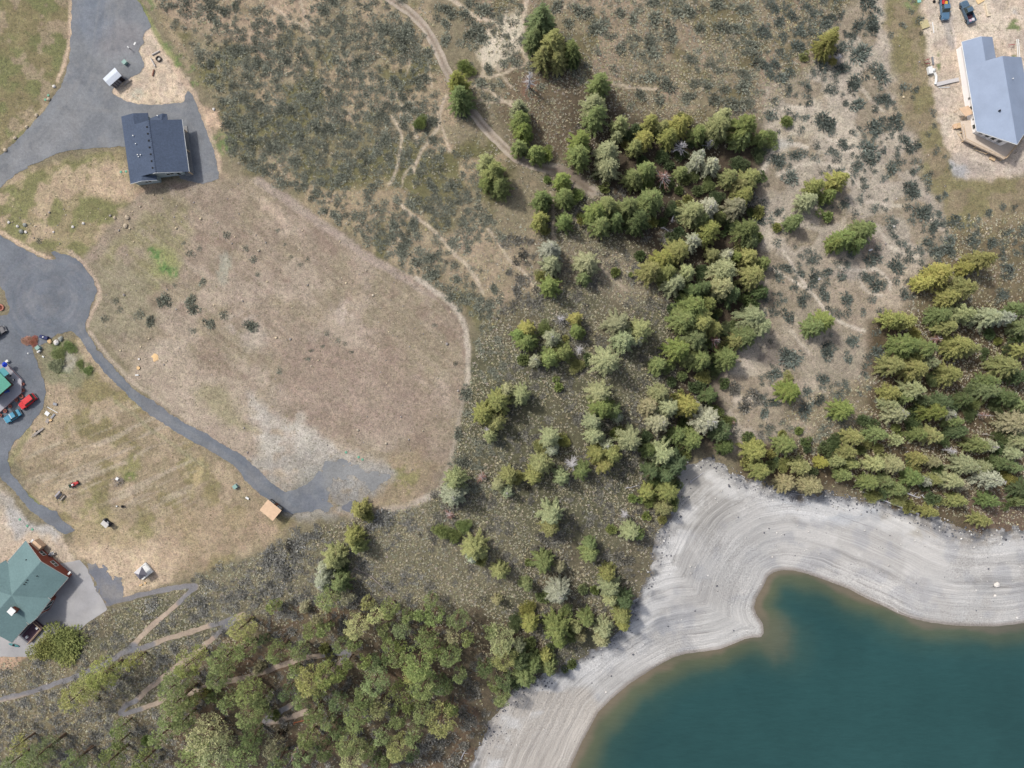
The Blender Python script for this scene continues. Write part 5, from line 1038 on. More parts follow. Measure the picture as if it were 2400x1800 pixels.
# ------------------------------------------------------------ bunch grass
def tuft_arrays(seed, n=9, wd=.30):
    r = np.random.default_rng(seed); a = r.uniform(0, 6.28, n); el = r.uniform(.3, 1.2, n)
    d = np.stack([np.cos(a)*np.sin(el), np.sin(a)*np.sin(el), np.cos(el)], 1)
    return kites(d*.12, d, side_of(d, r, .5), r.uniform(.6, 1.0, n), np.full(n, wd), r.uniform(.75, 1.2, n), .2)
xs, ys = scatter(5.2)
inhill = np.maximum(sdf(xs, ys, HILLW, 60), sdf(xs, ys, WOOD, 60))
d_up = sdf(xs, ys, UPHILL, 60); d_r = np.maximum(sdf(xs, ys, V(2060, 470, 2300, 450, 2300, 1160, 1880, 1080, 1660, 1000, 1700, 860, 1900, 800, 1980, 620), 60), -60)
d_m = sdf(xs, ys, V(1010, 180, 1250, 150, 1600, 280, 1480, 420, 1200, 420, 1060, 300), 60); d_s = sdf(xs, ys, SAGE, 60)
bl = sdf(xs, ys, V(-60, 1440, 250, 1310, 420, 1260, 500, 1340, 300, 1560, 350, 1720, -60, 1720), 60)
fb_ = fbm(xs/45, ys/45, 231, 3); fc_ = fbm(xs/25, ys/25, 233, 2)
wd_ = np.maximum(sdf(xs, ys, V(700, 1300, 1160, 1380, 1140, 1560, 1000, 1700, 400, 1700, 400, 1480), 60), sdf(xs, ys, V(1340, 300, 1640, 320, 1640, 700, 1540, 980, 1460, 960, 1450, 640, 1300, 480), 60))
pr = np.where(inhill > 0, .80, 0)+np.where(d_up > 0, .75, 0)+np.where(d_r > 0, .7, 0)+np.where(d_m > 0, .7, 0)+np.where(bl > 0, .4, 0)+np.where(d_s > 0, .22, 0)
pr = pr*np.clip(.85+(fb_-.42)*3.2, .15, 1.25)
pr = np.where(wd_ > 0, pr*.3, pr); pr = np.where(sdf(xs, ys, V(420, 1240, 900, 1100, 1100, 1150, 1130, 1260, 980, 1330, 660, 1300, 480, 1340), 20) > 0, np.maximum(pr, .7), pr)
k_ = (rng.uniform(0, 1, len(xs)) < pr) & ~roadmask(xs, ys) & (sdf(xs, ys, OVAL, 20) < -1)
xs, ys = xs[k_], ys[k_]; X_, Y_, Z_ = at(xs, ys); nn = len(xs)
base = np.array(lin((182, 176, 152), 1))*KA*1.25
cg = base[None]*(1+rng.normal(0, .18, nn))[:, None]*np.stack([1+rng.normal(0, .05, nn), np.ones(nn), 1+rng.normal(0, .10, nn)], 1)
sz_ = rng.uniform(.26, .52, nn)
o = merge('bunch_grass', [tuft_arrays(k) for k in range(6)], X_, Y_, Z_, sz_, sz_*.9, rng.uniform(0, 6.28, nn), np.clip(cg, .02, .9), PLM)
tag(o, 'pale dry bunch grass tufts scattered over the slopes', 'grass', kind='stuff')
# green and dry weeds on the mown ground
xs, ys = scatter(8.5)
f0 = np.maximum.reduce([sdf(xs, ys, OVAL, 30), sdf(xs, ys, LFIELD, 30), sdf(xs, ys, YARD, 30), sdf(xs, ys, V(-20, -20, 150, -20, 140, 100, 100, 230, -20, 330), 30), sdf(xs, ys, SLOPE, 30), sdf(xs, ys, V(1890, -20, 1990, -20, 2060, 330, 2070, 380, 2230, 370, 2230, 480, 2040, 480, 1950, 250), 30)])
k_ = (f0 > 3) & (rng.uniform(0, 1, len(xs)) < np.where(sdf(xs, ys, OVAL, 10) > 0, .28, .5)*np.clip(.4+(fbm(xs/50, ys/50, 241, 3)-.42)*4, .1, 1)) & ~roadmask(xs, ys)
xs, ys = xs[k_], ys[k_]; X_, Y_, Z_ = at(xs, ys); nn = len(xs); pal = np.array([lin(c) for c in ((112, 116, 72), (122, 116, 92), (176, 164, 140), (96, 98, 78), (150, 146, 104), (146, 138, 118))])
cg = pal[rng.integers(0, len(pal), nn)]*(1+rng.normal(0, .15, nn))[:, None]; sz_ = rng.uniform(.10, .30, nn)
o = merge('field_weeds', [tuft_arrays(20+k, 8, .36) for k in range(5)], X_, Y_, Z_, sz_, sz_*.45, rng.uniform(0, 6.28, nn), np.clip(cg, .02, .9), PLM)
tag(o, 'low weeds and grass clumps dotted over the fields', 'weeds', kind='stuff')
# stones
def stone_arrays(seed):
    mb = MB().blob((0, 0, .2), .5, seed, 6, 4, .3, .7); v = np.array([tuple(p) for p in mb.v]); f = [list(q) for q in mb.f]
    f3 = [q for q in f if len(q) == 3]+[[q[0], q[1], q[2]] for q in f if len(q) == 4]+[[q[0], q[2], q[3]] for q in f if len(q) == 4]
    return v, np.array(f3), np.full(len(v), 1.0)
SA = [stone_arrays(k) for k in range(6)]
xs, ys = scatter(3.4); bd_ = sdf(xs, ys, BEACH, 70); f_ = fbm(xs/28, ys/28, 251, 3)
topd = np.sqrt(seg_dist2(xs, ys, BTOP, False))
pr = np.where(topd < 46, sstep(46, 4, topd)*.55*np.clip((f_-.36)*5, .05, 1), 0)*(bd_ > -6)
pr = np.maximum(pr, np.where(bd_ > 3, .03*(f_ > .5), 0))
k_ = rng.uniform(0, 1, len(xs)) < pr; xs, ys = xs[k_], ys[k_]; X_, Y_, Z_ = at(xs, ys); ok = water_dist(X_, Y_) > .3
X_, Y_, Z_, tdk = X_[ok], Y_[ok], Z_[ok], topd[k_][ok]; nn = len(X_)
dark = np.array(lin((108, 110, 116))); lite = np.array(lin((204, 202, 197))); mx_ = (rng.uniform(0, 1, nn) < np.where(tdk < 30, .30, .75))[:, None]
cg = np.where(mx_, lite, dark)*(1+rng.normal(0, .15, nn))[:, None]; sz_ = np.clip(rng.exponential(.12, nn)+.14, .14, .6)
o = merge('beach_stones', SA, X_, Y_, Z_-.02, sz_, sz_, rng.uniform(0, 6.28, nn), np.clip(cg, .02, .9), PLM)
tag(o, 'dark and pale stones strewn along the upper beach', 'stones', kind='stuff')
xs, ys = scatter(15); k_ = ((sdf(xs, ys, OVAL, 20) > 8) & (rng.uniform(0, 1, len(xs)) < .22*np.clip((fbm(xs/70, ys/70, 261, 3)-.35)*5, .1, 1.5))) | ((sdf(xs, ys, V(0, 440, 400, 440, 420, 520, 100, 540, 0, 490), 20) > 0) & (rng.uniform(0, 1, len(xs)) < .4)) | ((sdf(xs, ys, SLOPE, 20) > 3) & (rng.uniform(0, 1, len(xs)) < .12))
k_ &= ~roadmask(xs, ys); xs, ys = xs[k_], ys[k_]; X_, Y_, Z_ = at(xs, ys); nn = len(xs)
pal = np.array([lin(c) for c in ((196, 184, 164), (166, 158, 152), (206, 190, 160), (150, 144, 140))]); cg = pal[rng.integers(0, 4, nn)]*(1+rng.normal(0, .12, nn))[:, None]; sz_ = np.clip(rng.exponential(.12, nn)+.16, .16, .7)
o = merge('field_stones', SA, X_, Y_, Z_-.02, sz_, sz_, rng.uniform(0, 6.28, nn), np.clip(cg, .02, .9), PLM)
tag(o, 'small pale stones lying about the open ground', 'stones', kind='stuff')
print('SAGE', len(ax), 'TREES', len(recs))
# ------------------------------------------------------------ buildings
class Frame:
    """local frame in photo pixels of the plateau plane seen at height z; u,v in pixels -> metres on the ground"""
    def __init__(s, o, eu, ev, z): s.o = o; s.eu = eu; s.ev = ev; s.k = S*(HC-z)/HC; s.x0, s.y0 = unproj(o[0], o[1], z)
    def xy(s, u, v):
        dx = (s.eu[0]*u+s.ev[0]*v)*s.k; dy = -(s.eu[1]*u+s.ev[1]*v)*s.k
        return (s.x0+dx, s.y0+dy)
    def p(s, u, v, z): a = s.xy(u, v); return (a[0], a[1], z)
def roofmat(name, rgb, rows=0.0, rot=0.0, var=.12, rough=.85, rib=None):
    m, t, b = mat_new(name); co = geopos(t); n1 = noise(t, 2.2, 4, .65, co); n2 = noise(t, 9, 2, .6, co); n3 = noise(t, .25, 3, .5, co)
    f = mathn(t, 'MULTIPLY', mapr(t, n1.outputs[0], .3, .7, 1-var, 1+var), mapr(t, n2.outputs[0], .3, .7, 1-var, 1+var)); f = mathn(t, 'MULTIPLY', f, mapr(t, n3.outputs[0], .35, .65, .94, 1.06))
    if rib:
        mp = N(t, 'ShaderNodeMapping'); mp.inputs['Rotation'].default_value = (0, 0, rot); t.links.new(co, mp.inputs[0])
        wv = N(t, 'ShaderNodeTexWave'); wv.wave_type = 'BANDS'; wv.bands_direction = 'X'; wv.inputs['Scale'].default_value = rib; wv.inputs['Distortion'].default_value = 0; t.links.new(mp.outputs[0], wv.inputs[0])
        f = mathn(t, 'MULTIPLY', f, mapr(t, wv.outputs['Fac'], .0, .35, .88, 1.02))
        bp = N(t, 'ShaderNodeBump'); bp.inputs['Strength'].default_value = .4; bp.inputs['Distance'].default_value = .04; t.links.new(wv.outputs['Fac'], bp.inputs['Height']); t.links.new(bp.outputs[0], b.inputs['Normal'])
    r = N(t, 'ShaderNodeRGB'); r.outputs[0].default_value = (*lin(rgb), 1); t.links.new(mult(t, r.outputs[0], f), b.inputs['Base Color']); b.inputs['Roughness'].default_value = rough
    return m
def ring(mb, pts, z, wd, th):
    """thin trim along a closed 3D outline"""
    for i in range(len(pts)-1): mb.bar(pts[i], pts[i+1], wd, None, 4)
def windowpart(F, parent, u, v, du, dv, z0, z1, n=2, out=.06, name='window'):
    """framed window on a wall; (u,v) centre, (du,dv) unit wall direction in frame px, width from du*..."""
    pass
WHITE = M('white_trim', (236, 236, 232), .6, .05, 2); GLASS = M('window_glass', (62, 74, 70), .12, .1, 1, 0, .6); DARKM = M('dark_rubber', (34, 34, 36), .8, .2, 5)
GREYM = M('grey_metal', (150, 152, 156), .45, .12, 3, .3); WOODM = M('fresh_lumber', (214, 186, 150), .8, .14, 2); OLDW = M('old_grey_wood', (170, 160, 150), .9, .22, 3); PLY = M('plywood_sheet', (222, 190, 158), .8, .10, 1.2)
def wallwin(a, b, s0, s1, z0, z1, parent, panes=2, out=.05, name='window'):
    """window between fractions s0..s1 of wall a->b (xy), standing proud of it on its right hand side"""
    ax, ay = a; bx, by = b; dx, dy = bx-ax, by-ay; L = math.hypot(dx, dy); nx, ny = dy/L, -dx/L
    def pt(s_, o_): return (ax+dx*s_+nx*o_, ay+dy*s_+ny*o_)
    fr = MB(); w_ = (s1-s0)*L; t_ = .10/L
    def blk(mb, sa, sb, za, zb, o1): mb.prism([pt(sa, .0), pt(sb, .0), pt(sb, o1), pt(sa, o1)], za, zb)
    blk(fr, s0, s1, z0, z0+.11, out); blk(fr, s0, s1, z1-.11, z1, out)
    for i in range(panes+1):
        c_ = s0+(s1-s0)*i/panes; blk(fr, max(s0, c_-t_*.5), min(s1, c_+t_*.5), z0+.11, z1-.11, out)
    o = fr.build(name, WHITE, parent); gl = MB(); blk(gl, s0+t_*.4, s1-t_*.4, z0+.1, z1-.1, out*.5); gl.build('pane', GLASS, o); return o

# --- A: blue shingled house, top left
A_EU, A_EV = (0.9907, -0.1357), (0.1357, 0.9907); ZE = 3.1
FA = Frame((283.9, 272.3), A_EU, A_EV, ZE)
ga = float(zt(*FA.xy(70, 80))); A0 = ga
hA = empty('shingled_house', (0, 0, 0)); tag(hA, 'blue grey shingled house with white gable windows beside the top left driveway', 'house')
RA = roofmat('blue_shingles', (78, 90, 110), var=.16); WA = M('pale_siding', (172, 182, 180), .8, .05, 2)
ze, zr = A0+ZE, A0+ZE+1.95; sl = 1.95/70.0
def rp(F, *pts): return [F.p(*q) for q in pts]
mb = MB()
mb.slab(rp(FA, (-1, 26, ze), (70, 26, zr), (70, 148, zr), (62, 148, zr-8*sl), (-1, 148, ze)), .16)
mb.slab(rp(FA, (70, 26, zr), (139, 26, ze), (139, 149.5, ze), (70, 148, zr)), .16)
zw = ze+31*sl
mb.slab(rp(FA, (-1, 0, ze), (31, 0, zw), (31, 26, zw), (-1, 26, ze)), .16); mb.slab(rp(FA, (31, 0, zw), (62, 0, ze), (62, 26.3, ze), (31, 26.3, zw)), .155)
mb.slab(rp(FA, (-1, 148, ze), (31, 148, zw), (31, 159, zw), (-1, 159, ze)), .16); mb.slab(rp(FA, (31, 147.7, zw), (62, 147.7, ze), (62, 159, ze), (31, 159, zw)), .155)
mb.slab(rp(FA, (66, 14, ze+.1), (100, 10, ze+.95), (94, 30, ze+.95), (66, 30, ze+.12)), .12); mb.slab(rp(FA, (100, 10, ze+.95), (108, 11, ze+.5), (108, 30, ze+.5), (94, 30, ze+.95)), .12)
roofA = mb.build('roof', RA, hA)
mb = MB()
for i in range(26):
    v_ = 27+i*4.7; mb.box(FA.p(70, v_, zr+.02), (.34, .30, .06), .1)
mb.build('ridge_cap', RA, roofA)
for (u, v, dz) in ((25, 52, 0), (29, 72, 0), (38, 100, 0), (30, 98, 0), (32, 103, 0), (88, 14, .6)):
    z_ = ze+u*sl if v > 26 else ze+.8
    MB().lathe(FA.p(u, v, z_), [(.09, 0), (.09, .3), (.13, .32), (.13, .36)], 8).build('vent_pipe', WHITE, roofA)
for v_ in (40, 56, 72, 88, 104, 120, 136): MB().box(FA.p(64, v_, ze+64*sl+.08), (.34, .34, .16), .13).build('roof_vent', DARKM, roofA)
mb = MB()
def wl(mb, F, pts, z0, z1): mb.prism([F.xy(*q) for q in pts], z0, z1)
wl(mb, FA, [(4, 4), (58, 4), (58, 30), (118, 30), (118, 144), (58, 144), (58, 155), (4, 155)], A0-.6, ze-.05)
# gable ends
for v_, a_, b_, r_, zt_ in ((144, 4, 118, 70, zr-.2), (30, 58, 118, 70, zr-.2)):
    mb.add([FA.p(a_, v_, ze-.06), FA.p(b_+14, v_, ze-.06), FA.p(r_, v_, zt_), FA.p(a_, v_-2, ze-.06), FA.p(b_+14, v_-2, ze-.06), FA.p(r_, v_-2, zt_)], [(0, 1, 2), (5, 4, 3), (0, 3, 4, 1), (1, 4, 5, 2), (2, 5, 3, 0)])
for v_ in (155, 6):
    mb.add([FA.p(4, v_, ze-.06), FA.p(58, v_, ze-.06), FA.p(31, v_, zw-.2), FA.p(4, v_-2, ze-.06), FA.p(58, v_-2, ze-.06), FA.p(31, v_-2, zw-.2)], [(0, 1, 2), (5, 4, 3), (0, 3, 4, 1), (1, 4, 5, 2), (2, 5, 3, 0)])
mb.build('wall', WA, hA)
wallwin(FA.xy(4, 155), FA.xy(58, 155), .42, .72, A0+1.0, A0+2.2, hA); wallwin(FA.xy(58, 144), FA.xy(118, 144), .36, .66, A0+1.1, A0+2.3, hA); wallwin(FA.xy(58, 144), FA.xy(118, 144), .74, .88, A0+.1, A0+2.2, hA, 1, name='door')
mb = MB()
for a_, b_ in (((139.6, 26, ze-.06), (139.6, 149.5, ze-.06)), ((62, 159.3, ze-.08), (31, 159.3, zw-.06)), ((31, 159.3, zw-.06), (-1, 159.3, ze-.08)), ((70, 148.6, zr-.08), (125, 149.3, ze+.3)), ((70, 148.6, zr-.08), (62, 148.5, zr-.3))): mb.bar(FA.p(*a_), FA.p(*b_), .08, None, 4)
mb.build('fascia', WHITE, hA)
for v_ in (44, 92, 146): MB().prism([FA.xy(134, v_), FA.xy(136, v_), FA.xy(136, v_+2), FA.xy(134, v_+2)], A0-.3, ze-.15).build('porch_post', WOODM, hA)
MB().prism([FA.xy(118.5, 30), FA.xy(137, 30), FA.xy(137, 148), FA.xy(118.5, 148)], A0-.3, A0+.14).build('porch_floor', M('porch_concrete', (150, 148, 146), .9), hA)

# --- B: pale blue metal roofed house, top right
B_EU, B_EV = (0.9864, -0.1644), (0.1644, 0.9864); FB = Frame((2256.3, 99.3), B_EU, B_EV, 3.2)
B0 = float(zt(*FB.xy(60, 120))); be = B0+3.3; br = be+3.0; bn = be+1.5; slb = 3.0/64
hB = empty('metal_roofed_house', (0, 0, 0)); tag(hB, 'white walled house under a pale blue metal roof with unfinished lumber deck', 'house')
RB = roofmat('blue_metal_sheets', (152, 166, 188), var=.03, rough=.5, rib=1.6, rot=R(9.46)+R(90)); WB = M('white_siding', (240, 236, 232), .8, .03, 2, k=.92)
mb = MB(); zn2 = be+34.8*slb*.92
mb.slab(rp(FB, (-2, 57, be), (64, 57, br), (64, 263, br), (-2, 210, be)), .14); mb.slab(rp(FB, (64, 57, br), (130, 57, be), (130, 210, be), (64, 263, br)), .14)
mb.slab(rp(FB, (-2, -1, be), (34.8, -1, zn2), (34.8, 57.5, zn2), (-2, 57.5, be)), .14); mb.slab(rp(FB, (34.8, -1, zn2), (70.5, -1, be), (70.5, 57.5, be), (34.8, 57.5, zn2)), .135)
rB = mb.build('roof', RB, hB)
MB().lathe(FB.p(42, 178, be+42*slb), [(.16, 0), (.16, .45), (.24, .5), (.05, .62)], 8).build('flue_pipe', DARKM, rB); MB().lathe(FB.p(85, 110, be+46*slb-.1), [(.1, 0), (.1, .3), (.14, .34)], 8).build('vent_pipe', WHITE, rB)
mb = MB(); wl(mb, FB, [(4, 3), (66, 3), (66, 60), (126, 60), (126, 206), (64, 249), (4, 208)], B0-1.0, be-.04)
mb.prism([FB.xy(*q) for q in ((4.3, 3.3), (65.7, 3.3), (34.8, 3.3+1.6))], be-.05, be) if False else None
mb.add([FB.p(4, 3, be-.05), FB.p(66, 3, be-.05), FB.p(34.8, 3, zn2-.2), FB.p(4, 5, be-.05), FB.p(66, 5, be-.05), FB.p(34.8, 5, zn2-.2)], [(2, 1, 0), (3, 4, 5), (0, 1, 4, 3), (1, 2, 5, 4), (2, 0, 3, 5)])
mb.add([FB.p(4, 60, be-.05), FB.p(126, 60, be-.05), FB.p(64, 60, br-.2), FB.p(4, 62, be-.05), FB.p(126, 62, be-.05), FB.p(64, 62, br-.2)], [(2, 1, 0), (3, 4, 5), (0, 1, 4, 3), (1, 2, 5, 4), (2, 0, 3, 5)])
mb.add([FB.p(4, 208, be-.05), FB.p(64, 249, be-.05), FB.p(64, 249, br-.16), FB.p(6, 205, be-.05), FB.p(64, 244, be-.05), FB.p(64, 244, br-.16)], [(0, 1, 2), (5, 4, 3), (0, 3, 4, 1), (1, 4, 5, 2), (2, 5, 3, 0)])
mb.add([FB.p(126, 206, be-.05), FB.p(64, 249, be-.05), FB.p(64, 249, br-.16), FB.p(124, 203, be-.05), FB.p(64, 244, be-.05), FB.p(64, 244, br-.16)], [(2, 1, 0), (3, 4, 5), (1, 4, 3, 0), (2, 5, 4, 1), (0, 3, 5, 2)])
mb.build('wall', WB, hB)
mb = MB()
for a_, b_ in (((-2.4, -1, be-.06), (-2.4, 210, be-.06)), ((-2, 210.6, be-.08), (64, 263.6, br-.08)), ((64, 263.6, br-.08), (130, 210.6, be-.08)), ((-2, -1.5, be-.07), (34.8, -1.5, zn2-.07))): mb.bar(FB.p(*a_), FB.p(*b_), .09, None, 4)
mb.build('fascia', WHITE, hB)
wsa, wsb = FB.xy(4, 3), FB.xy(4, 208)
for s0, s1, z0, z1, n_ in ((.595, .625, 1.3, 2.6, 1), (.70, .745, .9, 2.7, 2), (.845, .87, 1.6, 2.7, 1), (.915, .965, 1.2, 2.7, 2)): wallwin(wsb, wsa, 1-s1, 1-s0, B0+z0, B0+z1, hB, n_)
pa, pb = FB.xy(4, 208), FB.xy(64, 249)
for i in range(4): wallwin(pb, pa, 1-(.24+.21*i), 1-(.11+.21*i), B0+1.75, B0+3.0, hB, 1, .08); wallwin(pb, pa, 1-(.24+.21*i), 1-(.11+.21*i), B0+1.2, B0+1.5, hB, 1, .08)
wallwin(pb, pa, 1-.95, 1-.74, B0+3.45, B0+4.7, hB, 1, .08); wallwin(pb, pa, 1-.72, 1-.56, B0+3.45, B0+4.0, hB, 1, .08)
# deck
dk = empty('lumber_deck', (0, 0, 0)); tag(dk, 'new tan lumber deck with slatted railing round the pale house corner', 'deck'); DZ = B0+1.0
deckpoly = [(-20, 176), (3.6, 176), (3.6, 208.5), (64, 249.5), (110, 218), (126, 232), (66, 283), (-20, 222)]
MB().prism([FB.xy(*q) for q in deckpoly], DZ-.18, DZ).build('deck_floor', M('deck_boards', (220, 204, 186), .85, .08, 2), dk)
def railing(a, b, parent, zb, h=.95, pitch=.30, mat=WOODM):
    L = math.dist(a, b); n_ = max(2, int(L/pitch)); mb = MB(); A_ = Vector((*a, zb)); B_ = Vector((*b, zb)); up = Vector((0, 0, 1))
    mb.bar(A_+up*h, B_+up*h, .07, None, 4); mb.bar(A_+up*.12, B_+up*.12, .04, None, 4)
    for i in range(n_+1): q = A_.lerp(B_, i/n_); mb.bar(q+up*.1, q+up*h, .028, None, 4)
    return mb.build('railing', mat, parent)
railing(FB.xy(-20, 221), FB.xy(66, 282), dk, DZ); railing(FB.xy(66, 282), FB.xy(125, 232), dk, DZ); railing(FB.xy(-20, 186), FB.xy(-20, 221), dk, DZ, .95, .9)
for q in ((-18, 222), (8, 241), (34, 260), (64, 281), (94, 257), (122, 232), (-18, 180), (-18, 200)):
    a_ = FB.xy(*q); MB().prism([(a_[0]-.1, a_[1]-.1), (a_[0]+.1, a_[1]-.1), (a_[0]+.1, a_[1]+.1), (a_[0]-.1, a_[1]+.1)], B0-.5, DZ-.18).build('deck_post', WOODM, dk)
for k_ in range(4): MB().prism([FB.xy(-20-3*(k_+1), 178), FB.xy(-20-3*k_, 178), FB.xy(-20-3*k_, 190), FB.xy(-20-3*(k_+1), 190)], B0-.3, DZ-.2*(k_+1)).build('step', WOODM, dk)
for a_, b_ in (((8, 246), (30, 262)), ((-26, 200), (-18, 224))): MB().bar((*FB.xy(*a_), B0+.1), (*FB.xy(*b_), DZ-.2), .06, None, 4).build('brace', WOODM, dk)
aw = empty('plywood_awning', (0, 0, 0)); tag(aw, 'small plywood roof over the side steps of the pale house', 'awning')
MB().slab(rp(FB, (-26, 148, B0+2.1), (-6, 146, B0+2.5), (3, 166, B0+2.55), (-14, 170, B0+2.15)), .06).build('roof_sheet', PLY, aw)
for q in ((-24, 150), (-13, 168)): MB().bar(FB.p(*q, B0-.2), FB.p(*q, B0+2.1), .06, None, 4).build('post', WOODM, aw)
tag(MB().box(tuple(P(2326, 372, .2)+Vector((0, 0, .2))), (1.3, .8, .4), R(-25)).build('lumber_stack', WOODM), 'short stack of tan boards under the deck point', 'lumber')
tag(MB().box(tuple(P(2238, 297, .1)+Vector((0, 0, .25))), (1.1, .9, .45), R(20)).build('wooden_crate', PLY), 'pale plywood box left of the side steps of the pale house', 'crate')

# --- C: green roofed cross gable house, bottom left
C_U, C_W = (0.656, -0.755), (0.755, 0.656); FC = Frame((30.3+12.5, 1393.8-5.0), C_U, C_W, 2.9)
# frame origin is the crossing of the ridges brought back to eave height
C0 = float(zt(*FC.xy(30, 10))); ce = C0+2.9; cr2 = ce+2.2
hC = empty('green_roofed_house', (0, 0, 0)); tag(hC, 'large cross gabled house with green shingle roof and brick red walls, lower left corner', 'house')
RCm = roofmat('green_shingles', (112, 138, 138), var=.09); WR = M('brick_red_siding', (150, 84, 66), .85, .1, 2); SIL = M('silver_trim', (190, 186, 180), .6, .06)
mb = MB(); ua, ub = -98, 103; wa, wb_ = -66, 66
mb.slab(rp(FC, (ua, 0, cr2), (ub, 0, cr2), (ub, wb_, ce), (ua, wb_, ce)), .18); mb.slab(rp(FC, (ua, wa, ce), (ub, wa, ce), (ub, 0, cr2), (ua, 0, cr2)), .18)
cz = cr2+.02; ch = 38; ce2 = ce+.05
mb.slab(rp(FC, (-ch, -72, ce2), (0, -82, cz), (0, 78, cz), (-ch, 68, ce2)), .17); mb.slab(rp(FC, (0, -82, cz), (ch, -72, ce2), (ch, 68, ce2), (0, 78, cz)), .17)
rC = mb.build('roof', RCm, hC)
mb = MB(); e_ = .07
for a_, b_ in (((ub+.6, 0, cr2-.08), (ub+.6, wb_, ce-.08)), ((ub+.6, wa, ce-.08), (ub+.6, 0, cr2-.08)), ((ch+2, wb_+.6, ce-.08), (ub, wb_+.6, ce-.08)), ((ch, wa-.6, ce-.08), (ub, wa-.6, ce-.08)), ((ua, wb_+.6, ce-.08), (-ch-2, wb_+.6, ce-.08)), ((0, 78.6, cz-.08), (ch, 68.6, ce2-.08)), ((0, 78.6, cz-.08), (-ch, 68.6, ce2-.08)), ((ch+.6, 54, ce2+.08), (ch+.6, 70, ce2+.08)), ((-ch-.6, 52, ce2+.08), (-ch-.6, 69, ce2+.08)), ((ch+.6, -68, ce2+.08), (ch+.6, -54, ce2+.08))): mb.bar(FC.p(*a_), FC.p(*b_), e_, None, 4)
mb.build('fascia', SIL, hC)
for u, w_ in ((78, -32), (70, 14), (50, 4), (44, 5), (38, 5)): MB().lathe(FC.p(u, w_, cr2-abs(w_)*2.2/66-.02), [(.13, 0), (.13, .22), (.05, .28)], 8).build('roof_vent', DARKM, rC)
chm = MB().prism([FC.xy(*q) for q in ((-30, 20), (-18, 20), (-18, 32), (-30, 32))], cr2-1.6, cr2+.5).build('chimney', WR, rC)
MB().prism([FC.xy(*q) for q in ((-31.5, 18.5), (-16.5, 18.5), (-16.5, 33.5), (-31.5, 33.5))], cr2+.5, cr2+.66).build('chimney_cap', WHITE, chm)
mb = MB(); wl(mb, FC, [(-94, -60), (99, -60), (99, 60), (-94, 60)], C0-1.2, ce-.1); wl(mb, FC, [(-33, -68), (0, -74), (33, -68), (33, 66), (0, 73), (-33, 66)], C0-1.25, ce-.07)
for sg_ in (-1, 1): mb.add([FC.p(33*sg_, -68, ce-.08), FC.p(0, -74, ce-.08), FC.p(0, -74, cr2-.2), FC.p(33*sg_, -66, ce-.08), FC.p(0, -72, ce-.08), FC.p(0, -72, cr2-.2)], [(0, 1, 2), (5, 4, 3), (0, 3, 4, 1), (1, 4, 5, 2), (2, 5, 3, 0)])
mb.add([FC.p(99, -62, ce-.1), FC.p(99, 62, ce-.1), FC.p(99, 0, cr2-.22), FC.p(97, -62, ce-.1), FC.p(97, 62, ce-.1), FC.p(97, 0, cr2-.22)], [(0, 1, 2), (5, 4, 3), (0, 3, 4, 1), (1, 4, 5, 2), (2, 5, 3, 0)])
mb.add([FC.p(33, 66, ce-.08), FC.p(0, 73, ce-.08), FC.p(0, 73, cr2-.2), FC.p(33, 64, ce-.08), FC.p(0, 71, ce-.08), FC.p(0, 71, cr2-.2)], [(0, 1, 2), (5, 4, 3), (0, 3, 4, 1), (1, 4, 5, 2), (2, 5, 3, 0)])
mb.add([FC.p(-33, 66, ce-.08), FC.p(0, 73, ce-.08), FC.p(0, 73, cr2-.2), FC.p(-33, 64, ce-.08), FC.p(0, 71, ce-.08), FC.p(0, 71, cr2-.2)], [(2, 1, 0), (3, 4, 5), (1, 4, 3, 0), (2, 5, 4, 1), (0, 3, 5, 2)])
mb.build('wall', WR, hC)
wallwin(FC.xy(0, 73), FC.xy(33, 66), .15, .80, C0+.4, C0+3.0, hC, 2, .08); wallwin(FC.xy(-33, 66), FC.xy(0, 73), .2, .85, C0+.4, C0+3.0, hC, 2, .08)
wallwin(FC.xy(99, 60), FC.xy(99, -60), .30, .45, C0+.9, C0+2.1, hC, 2); wallwin(FC.xy(99, 60), FC.xy(99, -60), .62, .74, C0+.9, C0+2.1, hC, 2)
MB().prism([FC.xy(*q) for q in ((99.3, -56), (112, -56), (112, -32), (99.3, -32))], C0-.2, C0+2.0).build('entry_block', PLY, hC)
for w_ in (-58, 58): MB().prism([FC.xy(*q) for q in ((103, w_-2), (112, w_-2), (112, w_+2), (103, w_+2))], C0+1.9, C0+2.05).build('eave_return', WHITE, hC)
bal = empty('back_balcony', (0, 0, 0)); tag(bal, 'sunken brown timber balcony against the green roofed house', 'balcony')
MB().prism([FC.xy(*q) for q in ((-40, 66.5), (-40, 92), (-88, 92), (-88, 66.5))], C0-.6, C0+.5).build('balcony_floor', M('dark_deck', (96, 74, 84), .8, .2, 2), bal)
railing(FC.xy(-40, 92), FC.xy(-88, 92), bal, C0+.5, 1.0, .5); railing(FC.xy(-40, 68), FC.xy(-40, 92), bal, C0+.5, 1.0, .4)
for q in ((-48, 82), (-80, 78)):
    MB().box(FC.p(q[0], q[1], C0+.75), (.55, .55, .45), .8).build('chair', WHITE, bal)
